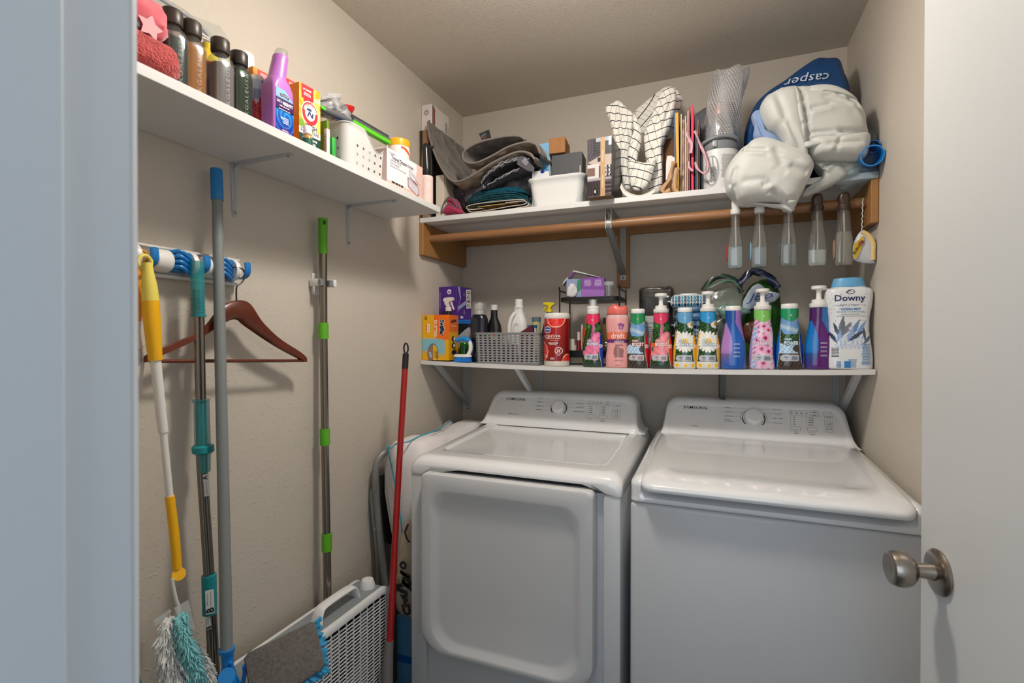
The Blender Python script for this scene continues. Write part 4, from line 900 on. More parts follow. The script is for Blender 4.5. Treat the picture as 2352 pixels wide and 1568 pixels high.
# small oil vial
T = thing('oil_vial', 'tiny bottle of amber oil with white ribbed cap at shelf edge', 'bottle', (.212, ysh(706, .212), ZS), 70)
obj('bottle_body', lathe([(0, .0115), (.020, .0115), (.026, .009), (.030, .0075)], 28), mat('c9984e', .08, alpha=.8, coat=1), T)
g = lathe([(.029, .0095), (.030, .0100), (.047, .0092), (.0485, .008)], 40); g.fn(lambda p: (p.x*(1+.03*math.sin(20*math.atan2(p.y, p.x))), p.y*(1+.03*math.sin(20*math.atan2(p.y, p.x))), p.z)); obj('cap', g, PLA('f0eeea', .4), T)
obj('label', lathe([(.002, .0118), (.018, .0118)], 28, cap0=False, cap1=False), PLA('1d5a46', .4), T)
T = thing('notebook', 'thin pale book with dark green cover edge beside orange carton', 'book', (.150, ysh(733, .150), ZS), 90)
obj('cover', box(-.005, .005, -.030, .03, 0, .110, .001), PLA('5f7d1c', .5), T); obj('pages', box(-.006, .0045, -.0312, -.02, .002, .088, .0005), PLA('d8cfc6', .7), T); lettering(T, GREY, bars(plane((-.0062, -.025, .04), (0, -1, 0), (0, 0, 1)), 0, 0, .008, .07, 14))
T = thing('sponge_pack', 'bright green pack squeezed between book and perforated basket', 'pack', (.150, ysh(747, .150), ZS), 90)
obj('pack_body', box(-.007, .007, -.03, .03, 0, .075, .003), PLA('2ea040', .45), T)
# perforated basket and what it holds
bx = .163; bw = .098; by = -.965
T = thing('perforated_basket', 'white plastic basket with round holes and dipped front rim', 'basket', (bx, by, ZS), 90)
hz_ = .124; dd_ = .047
def bskz(p):
    if p.y < -.03: k = max(0, math.cos(max(-PI/2, min(PI/2, (p.x-.030)/(bw*.62)*PI/2))))**1.4; return (p.x, p.y, p.z*(1-.36*k*smooth01(.3, 1, p.z/hz_)))
    return p
rows = []
out = [(bw-.016, dd_-.014, .018, 0), (bw-.012, dd_-.010, .022, .003), (bw-.010, dd_-.007, .024, .010)]+[(bw-.010+.008*t, dd_-.007+.006*t, .026, .010+(hz_-.014)*t) for t in (.15, .3, .45, .6, .75, .9, 1)]
out += [(bw+.001, dd_+.001, .028, hz_-.001), (bw+.001, dd_+.001, .028, hz_+.001), (bw-.002, dd_-.001, .026, hz_+.0015)]
inn = [(bw-.012+.008*t-.001, dd_-.009+.006*t, .024, .008+(hz_-.012)*t) for t in (1, .85, .7, .5, .3, .15, 0)]+[(bw-.020, dd_-.016, .018, .003)]
g = rrl([(a, b, c, z, 0, 0) for a, b, c, z in out+inn], nc=6, m=14).fn(bskz)
cut = G()
for j in range(3):
    for i in range(6): cut.add(cyl(.0042, -.03, .03, 12).rot('X', 90).mv(-bw+.044+i*(2*bw-.068)/5, -dd_+.004, .024+.0235*j-(.002 if i in (2, 3) and j == 2 else 0)))
    for i in range(2): cut.add(cyl(.0042, -.03, .03, 12).rot('Y', 90).mv(-bw+.006, -.008+i*.028, .030+.0265*j))
try: g = boolcut(g, cut)
except Exception as e: print('bool', e)
obj('basket_body', g, PLA('c9c8c5', .42), T, angle=35)
def onB(a, b, c): return T.location+Vector((-b, a, c))           # basket-local to world (rz = 90)
def wthing(name, label, cat): return thing(name, label, cat, (0, 0, 0))
T2 = wthing('microfiber_cloth', 'bright blue cloth stuffed at the left end of perforated basket', 'cloth')
obj('cloth', lathe([(-.05, .01, .01), (-.035, .034, .030), (0, .036, .034), (.008, .032, .030), (.012, .016, .016)], 28).fn(lambda p: p+Vector((0, 0, .006*fnoise(p, 40)))).mv(*onB(-.052, 0, .124)), mat('1f57b8', .9, sheen=.3, bump=('v', 400, .6, .003)), T2)
T2 = wthing('mesh_bag', 'white mesh cloth resting on top of the perforated basket', 'cloth')
pts = [px(u, v, 0, .085) for u, v in ((727, 218), (745, 212), (778, 216), (776, 228), (760, 240), (738, 236), (726, 232))]
g = inflate([(p.y, p.z) for p in pts], 0, .03, .03, n=40, k=9, wr=.004, ws=60); g.x(Matrix(((0, -1, 0, .085), (1, 0, 0, 0), (0, 0, 1, 0), (0, 0, 0, 1)))); obj('cloth', g, mat('dedcd8', .85, bump=('v', 500, 1, .004)), T2)
T2 = wthing('plastic_pouch', 'grey and white crumpled pouch under the green squeegee', 'pouch')
pts = [px(u, v, 0, .10) for u, v in ((727, 236), (760, 232), (780, 243), (800, 262), (812, 280), (790, 285), (760, 275), (730, 262))]
g = inflate([(p.y, p.z) for p in pts], 0, .03, .03, n=48, k=10, wr=.007, ws=55, seed=3); g.x(Matrix(((0, -1, 0, .10), (1, 0, 0, 0), (0, 0, 1, 0), (0, 0, 0, 1)))); obj('pouch_body', g, mat('aaa9aa', .35, noisec=(45, '5a5a5c')), T2)
T2 = wthing('red_scoop', 'glossy red handle sticking up behind the basket', 'handle')
pts = [px(u, v, 0, .06) for u, v in ((775, 242), (790, 239), (808, 243), (813, 249), (806, 262), (795, 260))]
g = inflate([(p.y, p.z) for p in pts], 0, .012, .012, n=36, k=8); g.x(Matrix(((0, -1, 0, .06), (1, 0, 0, 0), (0, 0, 1, 0), (0, 0, 0, 1)))); obj('grip', g, PLA('c01414', .3, coat=.4), T2)
T2 = wthing('squeegee_brush', 'grey and lime green scrubbing squeegee lying across the basket', 'brush')
A_ = px(724, 242, 0, .165); B_ = px(806, 280, 0, .165); C_ = px(892, 328, 0, .168)
obj('handle', tube([A_, A_.lerp(B_, .08), A_.lerp(B_, .6), B_], [.004, .0085, .009, .0075], 14), PLA('5b5d60', .45), T2)
obj('grip_inset', lathe([(-.002, .010, .0045), (.002, .010, .0045)], 16).rot('Z', 90).rot('Y', 75).mv(*(A_.lerp(B_, .10)+Vector((.0085, .004, -.002)))), PLA('4fc026', .4), T2)
d = (C_-B_).normalized(); up = Vector((0, 0, 1)); up = (up-d*up.dot(d)).normalized(); sd = d.cross(up)
def bar(a, b, w, h, o=0, o2=0): return loftrings([[q+sd*(sx*w+o2)+up*(sz*h+o) for sx, sz in ((-1, -1), (1, -1), (1, 1), (-1, 1))] for q in (a, b)])
obj('blade', bar(B_, C_, .009, .0055), PLA('58c020', .35), T2, smooth=False); obj('brush_back', bar(B_+d*.006, C_, .0035, .0045, .009, .003), PLA('55585a', .5), T2, smooth=False)
g = G()
for i in range(46): q = B_.lerp(C_, i/46); g.add(bar(q-d*.0005, q+d*.0006, .002, .0045, .017, .003))
obj('bristles', g, PLA('4c4e50', .6), T2, smooth=False, kind='stuff')
# wipes canister, iron box, lint roller
T = thing('wipes_canister', 'white round canister with yellow lid behind the iron box', 'canister', (.12, -.698, ZS), 60)
obj('can', lathe([(0, .034), (.003, .0355), (.190, .0355)], 40), PLA('eee8e0', .4), T); obj('lid', lathe([(.189, .0362), (.192, .037), (.210, .037), (.213, .034), (.214, .02)], 40), PLA('f2b21c', .35), T)
s = front([(0, .0355, .0355), (.2, .0355, .0355)]); obj('label_swoosh', strip(s, [(-.010, .182), (.004, .178), (.016, .170), (.030, .158)], .008), PLA('e8501c', .4), T, smooth=False)
y0, y1 = ysh(884, .215), ysh(966, .215); zt = px(884, 338, 0, .215).z
T, F, R, L = boxthing('iron_box', 'white and pink box printed with a small steam iron', 'box', (.196, (y0+y1)/2, ZS), y1-y0, .052, zt-ZS, PLA('d8bcb2', .5), 90, part='carton')
w2, hh = (y1-y0)/2, zt-ZS
def ironart(X, Z):
    c = np.tile([.88, .73, .68], (len(X), 1)); t = (X+w2)/(2*w2); m = (t < .72+.10*np.sin(np.clip((Z/hh-.2), 0, 1)*2.2)) & (Z > .012+(t*.0)); m &= ~((t > .55) & (Z < hh*.12)); c[m] = (.90, .89, .90)
    return c
obj('printed_front', patch(F, -w2, w2, 0, hh, ironart, 60, 50), PAINT(.4), T)
LM = PLA('a8948e', .5); obj('side_print', fl(L, [(-.025, .001), (.025, .001), (.025, hh-.001), (-.025, hh-.001)], .0003), LM, T, smooth=False)
lettering(T, INK('1e1c20'), txt(F, 'Travel Steam Iron', -.018, hh*.80, w2*1.22, bold=.012, h=.0008), txt(F, 'Comfort', -w2*.72, hh*.90, w2*.32, shear=.3, h=.0008), bars(F, -w2*.45, hh*.10, w2*.85, .006, 1, .9, h=.0008))
lettering(T, INK('6a666a'), txt(F, 'Compact Design', -w2*.55, hh*.70, w2*.58, h=.0008), txt(F, 'Fast Heating', -w2*.60, hh*.62, w2*.46, h=.0008), txt(F, 'Wrinkle-Free On The Go', -w2*.42, hh*.54, w2*.85, h=.0008))
IR, IRD, CU = PLA('cfc6d0', .4), PLA('a79db0', .4), PLA('9a5a44', .4)
px_ = lambda pts, m, n, h: obj(n, fl(F, [(a*w2, b*hh) for a, b in pts], h), m, T, smooth=False)
px_([(.12, .18), (.70, .02), (.78, .10), (.78, .30), (.72, .33), (.10, .47)], CU, 'picture_sole', .0008)
px_([(.14, .20), (.66, .05), (.74, .12), (.74, .30), (.14, .44)], IR, 'picture_base', .0011); px_([(.14, .44), (.18, .47), (.30, .50), (.70, .38), (.74, .30), (.45, .34)], IRD, 'picture_tank', .0013)
px_([(.20, .48), (.16, .68), (.24, .74), (.84, .50), (.86, .44), (.80, .42), (.36, .60), (.34, .50)], IR, 'picture_handle', .0014); px_([(.40, .42), (.66, .34), (.68, .38), (.43, .46)], CU, 'picture_window', .0015)
T = thing('lint_roller', 'lint roller with black handle and pink speckled sheets at shelf end', 'lint roller', (.190, -.637, ZS), 0)
obj('sheets', lathe([(0, .0215), (.0005, .0225), (.102, .0225), (.103, .02)], 28), mat('e6cec6', .7, noisec=(160, 'dbb8ae')), T)
obj('handle', tube([(0, 0, .102), (0, 0, .110), (.001, 0, .13), (-.001, 0, .165), (-.003, 0, .195), (-.002, 0, .213), (-.001, 0, .219)], [.009, .0135, .014, .0125, .0135, .011, .004], 18), PLA('15161a', .3), T); obj('handle_tip', tube([(0, 0, .200), (.008, .010, .206), (.014, .020, .210)], [.006, .006, .005], 10), PLA('15161a', .3), T)
T = thing('wooden_paddle', 'thin pale wooden board standing behind the lint roller', 'board', (.165, -.612, ZS), 85)
obj('board', prism([(-.016, 0), (.016, 0), (.014, .08), (.008, .115), (.012, .145), (.016, .198), (-.008, .200), (-.012, .14), (-.010, .08)], .004, 'y'), PLA('c9a866', .5), T)
# towels at the doorway end
def roll(name, label, cat, u_end, x, z, r, m, seed, fy=1, e=2.3, bumpy=.004):
    T = thing(name, label, cat, (0, 0, 0)); y1 = ysh(u_end, x); rings = []
    for k in range(34):
        t = k/33; y = -1.87+(y1+1.87)*t; sc = 1-.55*max(0, (t-.93)/.07)**2
        rings.append([Vector((x+r*fy*sc*math.copysign(abs(math.cos(a))**(2/e), math.cos(a)), y, z+r*sc*math.copysign(abs(math.sin(a))**(2/e), math.sin(a))))+Vector((math.cos(a), 0, math.sin(a)))*bumpy*(fnoise((a*.9, y*9, 0), 3, seed)+.5*fnoise((a*2, y*20, 0), 3, seed)) for a in [2*PI*i/30 for i in range(30)]])
    obj('towel', loftrings(rings), m, T); return T
roll('bath_mat', 'coral knitted mat rolled up at the shelf end by the doorway', 'mat', 401, .19, 1.872, .034, mat('c8504c', .95, noisec=(120, 'a83838', (1, .5, 1)), bump=('v', 260, .7, .005), sheen=.3), 2, 1.05)
T = roll('fleece_blanket', 'pink fleece with pale star print folded above the coral mat', 'blanket', 371, .175, 1.940, .036, mat('d65f6c', .9, sheen=.5), 6, 1.1, 2.6, .006)
st_ = mat('e0aab0', .9, sheen=.3)
S_ = lambda a, t, h=0: Vector((.175+.0405+h, a, t))
for (u, v, sc, rot_) in ((345, 62, .022, 10), (291, 8, .012, 60)):
    q = px(u, v, 0, .2155); ro = math.radians(rot_)
    obj('star_print', G([S_(q.y, q.z, .0006)]+[S_(q.y+sc*(1 if i % 2 == 0 else .55)*math.cos(ro+i*PI/5), q.z+sc*(1 if i % 2 == 0 else .55)*math.sin(ro+i*PI/5), .0006) for i in range(10)], [(0, i+1, (i+1) % 10+1) for i in range(10)]), st_, T, smooth=False)
roll('grey_cloth', 'dark grey cloth end between the coral mat and pink fleece', 'cloth', 316, .213, 1.908, .013, mat('55575c', .95, sheen=.3, bump=('n', 200, .5, .004)), 9, .9, 2.2, .003)
T, F, R, L = boxthing('small_pink_box', 'small pink box with dark print tucked behind the towels', 'box', (.12, ysh(372, .12), ZS), .05, .04, .085, PLA('a8707a', .5), 60)
obj('dark_print', join(ell(F, .008, .06, .010, .005), ell(F, .012, .045, .008, .004)), PLA('3c2228', .5), T, smooth=False, kind='stuff')
# zipped clear pack lying on the wall side
xk = .085; pB = px(468, 86, 0, xk)
T = thing('zipped_pack', 'clear zip bag holding folded brown bedding, against the wall', 'bag', (0, 0, 0))
yk = pB.y; zk = px(400, 40, 0, xk).z
obj('bedding', box(.004, xk, -1.875, yk, ZS, zk, .012, 3), mat('6a4844', .8, noisec=(14, '54383a', (1, 1, 8))), T)  # brown made darker, carries the shade under the plastic in its colour
obj('white_piping', tube(spline([(xk, -1.875, zk), (xk, yk-.02, zk), (xk-.004, yk-.004, zk-.006), (xk-.006, yk, zk-.018)], 5), .0025, 8), PLA('d8d2ca', .5), T)
pC = px(516, 92, 0, .045)
obj('film', loftrings([[Vector((.002, y, zk-.004)), Vector((xk-.002, y, zk-.004)), Vector((.050+.01*math.sin(y*30), y, pC.z+.012*math.sin(y*17)*.3)), Vector((.004, y, pC.z+.004))] for y in [-1.875+(yk+.045+1.875)*i/24 for i in range(25)]]), clearmat('f0f2f0', .16, .06, .12), T)
obj('zip', tube(spline([(.050, -1.875, pC.z+.002), (.048, yk-.05, pC.z), (.046, yk+.020, pC.z-.006), (.045, yk+.046, pC.z-.022)], 6), .0022, 6), PLA('2a4a86', .4), T)
q = [Vector((.040, yk-.04, pC.z+.004)), px(505, 60, 0, .035), px(530, 96, 0, .04), Vector((.044, yk+.04, pC.z-.024))]
obj('film_corner', G(q+[p+Vector((.001, 0, 0)) for p in q], [(0, 1, 2, 3), (7, 6, 5, 4)]), clearmat('f0f2f0', .12, .06, .12), T)
# ================================================================ things on the closet shelf
ZC = 1.8715
def pr_(pts, y): return [(lambda p: (p.x, p.z))(px(u, v, 1, y)) for u, v in pts]
def creased(g, y, cr, side=-1):           # press real folds into a soft body: (u1, v1, u2, v2, depth, width)
    segs = []
    for u1, v1, u2, v2, dp, w in cr: a, b = px(u1, v1, 1, y), px(u2, v2, 1, y); segs.append((a.x, a.z, b.x, b.z, dp, w))
    for p in g.v:
        if (p.y-y)*side < -.002: continue
        for ax_, az, bx_, bz, dp, w in segs:
            L2 = (bx_-ax_)**2+(bz-az)**2; t = max(0, min(1, ((p.x-ax_)*(bx_-ax_)+(p.z-az)*(bz-az))/L2)); dx, dz = p.x-ax_-t*(bx_-ax_), p.z-az-t*(bz-az); d = math.hypot(dx, dz)
            sg = ((p.x-ax_)*(bz-az)-(p.z-az)*(bx_-ax_))/math.sqrt(L2); k = .5+.5*math.tanh(sg/w*1.5); en = min(1, max(0, min(t, 1-t))*6+.15)
            p.y += -side*dp*en*(math.exp(-(d/w)**2)-.55*k*math.exp(-((d-w*1.9)/(w*1.4))**2))
    return g
def lump(name, label, cat, pts, y, df, db, m, cr=(), n=110, k=24, part='cloth', parent=None, group=None, **kw):
    T = parent or thing(name, label, cat, (0, 0, 0), 0, group)
    obj(part, creased(inflate(pr_(pts, y), y, df, db, n=n, k=k, **kw), y, cr), m, T, angle=180); return T
def pbox(name, label, cat, u0, u1, vt, yf, dep, m, z0=None, vb=None, rz=0, r=.001, part='carton', group=None, vtu=None):
    """carton whose front face stands at y = yf between two pixel columns"""
    x0, x1 = px(u0, vt, 1, yf).x, px(u1, vt, 1, yf).x; zt = px(vtu or (u0+u1)/2, vt, 1, yf).z
    zb = px((u0+u1)/2, vb, 1, yf).z if vb else (ZC if z0 is None else z0)
    T, F, R, L = boxthing(name, label, cat, ((x0+x1)/2, yf+dep/2, zb), x1-x0, dep, zt-zb, m, rz, group, r, part); return T, F, R, L, (x1-x0)/2, zt-zb
# left corner stack
T, F, R, L, hw_, hh = pbox('cardboard_box', 'cardboard box crossed by black tape in the corner by the left shelf', 'box', 950, 984, 300, -.385, .20, mat('93704f', .7, noisec=(20, '7f5f42', (1, 8, 1))))
obj('tape', fl(F, [(-hw_*.10, .002), (hw_*.22, .002), (hw_*.22, hh), (-hw_*.10, hh)]), BLACK, T, smooth=False); obj('tape', fl(F, [(-hw_, hh*.43), (hw_, hh*.52), (hw_, hh*.60), (-hw_, hh*.51)], .0006), BLACK, T, smooth=False)
zt_ = ZC+hh
T, F, R, L, hw_, hh = pbox('white_carton', 'white carton with small photo print on top of the taped cardboard box', 'box', 968, 992, 240, -.37, .14, PLA('d6ccc8', .5), z0=zt_)
lettering(T, INK('4a464c'), txt(F, '\u263c', 0, hh*.70, hw_*1.1), bars(F, hw_*.5, hh*.25, hw_*.5, hh*.4, 2), bars(R, .045, hh*.45, .02, hh*.5, 6), bars(R, .062, hh*.35, .008, hh*.5, 8))
obj('photo_print', join(fl(R, [(-.068, hh*.10), (-.045, hh*.2), (-.045, hh*.85), (-.068, hh*.98)], .0004)), PLA('77716f', .5), T, smooth=False); obj('hand_print', fl(R, [(-.060, hh*.98), (-.044, hh*.85), (-.048, hh*.55), (-.044, hh*.35), (-.052, hh*.22), (-.060, hh*.40), (-.056, hh*.65)], .0007), PLA('9c4a34', .5), T, smooth=False)
T, F, R, L, hw_, hh = pbox('black_box', 'tall black box with blue badge between lint roller and cream carton', 'box', 978, 992, 338, -.382, .03, PLA('17171b', .35))
obj('badge', fl(F, [(-hw_*.8, hh*.07), (hw_*.9, hh*.05), (hw_*.9, hh*.14), (-hw_*.8, hh*.17)]), PLA('1c4fa0', .5), T, smooth=False); lettering(T, WPL, txt(F, 'Experience', 0, hh*.13, hw_*1.4, rot=-6, h=.0008), txt(F, 'all of you', .0, hh*.095, hw_*1.1, rot=-6, h=.0008), bars(F, 0, hh*.02, hw_*1.4, hh*.035, 3))
T, F, R, L, hw_, hh = pbox('cream_carton', 'upright cream carton edge beside black box under the grey mat', 'box', 1001, 1020, 402, -.372, .24, PLA('cfc6b6', .55)); obj('side_flap', box(hw_+.0005, hw_+.006, -.115, .10, .006, hh*.97, .001), PLA('b9ae9c', .6), T)
# quilted grey mat, folded in an S
GM = mat('6f655c', .95, noisec=(70, '605750'), bump=('n', 260, .5, .003), sheen=.35); GB = mat('a3927a', .9, bump=('n', 120, .3, .003))
T = thing('pet_mat', 'quilted grey mat with piped edge folded in an S on dark cloths', 'mat', (0, 0, 0))
ym = -.400
path = [(983, 280), (986, 310), (996, 345), (1010, 378), (1027, 405), (1045, 417), (1068, 412), (1095, 397), (1125, 378), (1160, 360), (1190, 349), (1215, 352), (1228, 366)]
path2 = [(1240, 352), (1232, 333), (1215, 326), (1190, 329), (1160, 340), (1130, 357), (1100, 371), (1080, 374), (1066, 368), (1062, 354), (1072, 341), (1095, 328), (1130, 318), (1165, 312), (1192, 312), (1206, 321)]
def quilt(path, y0, y1, seed):
    P = spline([Vector((a, 0, b)) for a, b in pr_(path, ym)], 6); K = len(P); L = [0]
    for a, b in zip(P, P[1:]): L.append(L[-1]+(b-a).length)
    ny = 40; V = []; F = []
    Tn = [(P[min(k+1, K-1)]-P[max(k-1, 0)]).normalized() for k in range(K)]; Nn = [Vector((-t.z, 0, t.x)) for t in Tn]
    for side in (1, -1):
        for j in range(ny+1):
            y = y0+(y1-y0)*j/ny
            for k in range(K):
                q = abs(math.sin(L[k]*38+.9*math.sin(y*40+seed)))*abs(math.sin(y*26+.8*math.sin(L[k]*60)+seed)); h = .001+.0085*min(1, q*1.6)**.8
                e = min(j, ny-j)/3; h *= min(1, .35+e); V.append(Vector((P[k].x, y, P[k].z))+Nn[k]*h*side)
    m_ = (ny+1)*K
    for j in range(ny):
        for k in range(K-1):
            a = j*K+k; F.append((a, a+1, a+K+1, a+K)); F.append((m_+a, m_+a+K, m_+a+K+1, m_+a+1))
    for k in range(K-1): F.append((k, m_+k, m_+k+1, k+1)); a = ny*K+k; F.append((a, a+1, m_+a+1, m_+a))
    for j in range(ny):
        a = j*K; F.append((a, a+K, m_+a+K, m_+a)); a = j*K+K-1; F.append((a, m_+a, m_+a+K, a+K))
    g = G(V, F); return g, P, Nn, m_
for (pp, ya_, yb_, nm) in ((path, ym, -.04, 'lower_fold'), (path2, ym+.004, -.06, 'upper_fold')):
    g, P, Nn, m_ = quilt(pp, ya_, yb_, len(pp))
    # plush face and paler backing are separate skins
    top = G(g.v, [f for f in g.f if min(f) < m_]); bot = G(g.v, [f for f in g.f if min(f) >= m_])
    a, b = (top, bot) if pp is path else (bot, top)
    obj(nm, a, GM, T, angle=180); obj(nm+'_backing', b, GB, T, angle=180)
    obj('edge_piping', tube([Vector((p.x, ya_-.001, p.z)) for p in P], .0042, 8), mat('7a7370', .85), T)
obj('end_piping', tube([px(983, 280, 1, ym), px(983, 280, 1, ym)+Vector((0, .29, .0))], .004, 8), mat('7a7370', .85), T)
q = pr_([(1100, 307), (1123, 297), (1128, 316), (1106, 321)], -.29)
tg = obj('care_tag', G([(a, -.290, b) for a, b in q]+[(a, -.2885, b) for a, b in q], [(0, 3, 2, 1), (4, 5, 6, 7)]), PLA('2a2d33', .6), T, smooth=False)
s = plane(((q[0][0]+q[1][0])/2, -.2905, (q[0][1]+q[3][1])/2), (1, 0, .42), (-.42, 0, 1)); lettering(T, PLA('9a9ca0', .5), bars(s, 0, .004, .028, .012, 4)); obj('tag_print', bars(s, 0, -.008, .024, .004, 1, .9), PLA('b8502c', .5), T, smooth=False)
# folded textiles under the mat
SAT = mat('55505a', .42, sheen=.4, noisec=(9, '45414a')); BK = mat('1d1b20', .8, noisec=(160, '6e6c70'), bump=('n', 300, .8, .003))
T = lump('grey_bedding', 'grey satin bedding rumpled beneath the mat and black quilt', 'bedding', [(1018, 452), (1040, 430), (1085, 420), (1130, 385), (1180, 378), (1215, 380), (1235, 395), (1232, 440), (1225, 470), (1150, 478), (1085, 486), (1070, 482), (1040, 460)], -.265, .060, .12, SAT,
    cr=[(1090, 425, 1060, 475, .012, .006), (1105, 440, 1080, 482, .010, .006), (1140, 400, 1200, 395, .010, .006), (1150, 415, 1210, 418, .012, .007), (1130, 425, 1185, 405, .010, .005), (1050, 440, 1110, 420, .008, .006), (1075, 450, 1068, 480, .008, .004)], wr=.013, ws=34, seed=2, part='bedding')
T = thing('black_quilt', 'black speckled quilt with ruffled white stitching rolled under the mat', 'quilt', (0, 0, 0))
for k, pts in enumerate(([(1106, 420), (1120, 400), (1150, 380), (1178, 368), (1195, 366)], [(1108, 412), (1128, 390), (1158, 370), (1190, 362), (1215, 365)], [(1118, 424), (1150, 405), (1185, 388), (1210, 378)], [(1112, 430), (1104, 418), (1110, 408)])):
    P = spline([Vector((a, -.392+.004*k, b)) for a, b in pr_(pts, -.392)], 6)
    obj('quilt_fold', sheet([(p.x, p.z) for p in P], -.392+.004*k, -.16, .010, ny=14, wr=.006, ws=60, seed=k), BK, T, angle=180)
    zz_ = [p+Vector((.0022*math.sin(i*2.3), -.002, .0035*math.sin(i*1.9))) for i, p in enumerate(P)]
    obj('stitching', tube(zz_, .0009, 5), PLA('c9c7c8', .7), T)
q = pr_([(1190, 362), (1200, 358), (1228, 385), (1226, 395), (1212, 392), (1188, 378)], -.396)
obj('care_label', prism(q, .003, 'y').mv(0, -.398), PLA('4a4a52', .6), T, smooth=False); s = plane((q[1][0]+.012, -.3985, q[1][1]-.024), (1, 0, -.9), (.9, 0, 1)); lettering(T, PLA('b8b8be', .5), bars(s, 0, 0, .030, .018, 5))
T = lump('sequin_cloth', 'teal sequined cloth folded into a dark stack', 'cloth', [(1075, 475), (1082, 456), (1100, 441), (1140, 433), (1185, 430), (1205, 436), (1218, 460), (1222, 478), (1180, 472), (1120, 476)], -.30, .06, .12, mat('06262c', .5, noisec=(260, '0d5a66'), bump=('v', 500, .8, .003), metal=.3), wr=.003, ws=40, part='folds')
obj('top_layer', inflate(pr_([(1095, 447), (1140, 434), (1185, 430), (1203, 435), (1210, 443), (1180, 444), (1130, 449)], -.345), -.345, .02, .12, n=50, k=8, wr=.003, ws=60), mat('0c6f8a', .4, noisec=(300, '11495c'), bump=('v', 600, 1, .003), metal=.3), T)
for k in range(5): obj('layer_edge', tube(spline([Vector((a, -.363, b)) for a, b in pr_([(1088, 455+5*k), (1130, 446+5*k), (1180, 442+5*k), (1212, 452+4*k)], -.363)], 6), .0016, 6), mat('0b3d48', .5, noisec=(300, '126070')), T)
T = thing('folded_linen', 'folded cream and grey linen under the teal sequined cloth', 'cloth', (0, 0, 0))
for k, (pts, c) in enumerate((([(1206, 460), (1195, 458), (1150, 461), (1100, 467), (1076, 472), (1072, 477), (1080, 481), (1110, 478)], 'bfb3a4'), ([(1072, 478), (1082, 486), (1120, 482), (1170, 473), (1200, 469), (1209, 464), (1200, 461), (1160, 465)], 'b7aca2'), ([(1086, 486), (1120, 486), (1170, 479), (1208, 472), (1212, 466)], 'c5bcb0'), ([(1095, 474), (1140, 468), (1190, 464)], 'c39a5e'))):
    P = spline([Vector((a, 0, b)) for a, b in pr_(pts, -.372)], 5); obj('fold', sheet([(p.x, max(p.z, ZC+.003)) for p in P], -.372+.003*k, -.12, .0032, ny=8), mat(c, .85, bump=('n', 300, .3, .002)), T, angle=180)
T = thing('magenta_bag', 'crumpled magenta fabric bag with grey piping at the shelf corner', 'bag', (0, 0, 0))
for pts, dy in (([(1012, 490), (1016, 468), (1030, 452), (1045, 456), (1054, 470), (1058, 490)], -.34), ([(1016, 492), (1024, 474), (1034, 468), (1050, 478), (1066, 488), (1060, 493)], -.362)):
    obj('fabric', inflate([(a, max(b, ZC+.002)) for a, b in pr_(pts, dy)], dy, .022, .05, n=50, k=10, wr=.004, ws=50), mat('a01048', .75, sheen=.3), T, angle=180)
for pts in ([(1013, 489), (1020, 466), (1032, 453), (1044, 462), (1052, 477)], [(1014, 492), (1024, 475), (1034, 468), (1046, 478), (1056, 489)]): obj('piping', tube(spline([px(u, v, 1, -.372) for u, v in pts], 6), .0034, 8), mat('5c5c5a', .8), T)
T = lump('black_pouch', 'flat black cloth pouch lying at the very left end of the closet shelf', 'pouch', [(975, 496), (985, 485), (1008, 480), (1020, 490), (1012, 495)], -.34, .03, .08, mat('0c0c0e', .9), n=50, k=10, part='pouch_body', wr=.002, ws=40)
# white bin with boxes in it
yb_ = -.305; xa, xb = px(1216, 440, 1, yb_-.04).x, px(1343, 440, 1, yb_-.04).x; zt_ = px(1280, 405, 1, yb_-.05).z
cxb, hb = (xa+xb)/2, (xb-xa)/2; HB = zt_-ZC
T = thing('storage_bin', 'plain white plastic bin with rolled rim holding small boxes', 'bin', (cxb, yb_, ZC))
rows = [(hb*.84, .040, .020, 0), (hb*.87, .046, .024, .003), (hb*.88, .048, .026, .010)]+[(hb*(.88+.10*t), .048+.010*t, .028, .010+(HB-.026)*t) for t in (.2, .4, .6, .8, 1)]
rows += [(hb*1.02, .062, .030, HB-.012), (hb*1.05, .066, .032, HB-.004), (hb*1.05, .066, .032, HB), (hb*1.02, .062, .030, HB+.001), (hb*.97, .055, .028, HB-.002), (hb*.9, .048, .026, .012), (hb*.84, .040, .02, .006)]
obj('bin_body', rrl([(a, b, c, z, 0, 0) for a, b, c, z in rows], nc=8, m=8).fn(lambda p: (p.x, p.y, p.z+(.014*math.exp(-(p.x/.045)**2)*smooth01(HB*.75, HB, p.z)*(1 if p.y > 0 else .0)))), PLA('dcdcda', .32), T, angle=60)
HBZ = ZC
T, F, R, L, hw_, hh = pbox('blue_white_box', 'pale blue and white upright box at the left of the white bin', 'box', 1240, 1263, 329, -.285, .04, PLA('d6dde2', .45), z0=HBZ+.012)
obj('sky_print', fl(F, [(-hw_, hh*.62), (hw_, hh*.55), (hw_, hh), (-hw_, hh)]), PLA('7fb6dc', .5), T, smooth=False); lettering(T, GREY, bars(F, .002, hh*.5, hw_*.9, hh*.2, 6))
T, F, R, L, hw_, hh = pbox('flat_white_box', 'low white box with dark blue emblem at front of bin', 'box', 1222, 1262, 391, -.325, .02, PLA('dfe3e6', .45), z0=HBZ+.012, rz=-4); obj('emblem', ell(F, .008, hh-.006, .009, .007), PLA('1c2c78', .4), T, smooth=False); obj('blue_corner', fl(F, [(hw_*.5, hh-.006), (hw_, hh-.008), (hw_, hh), (hw_*.45, hh)]), PLA('2a8fd0', .5), T, smooth=False)
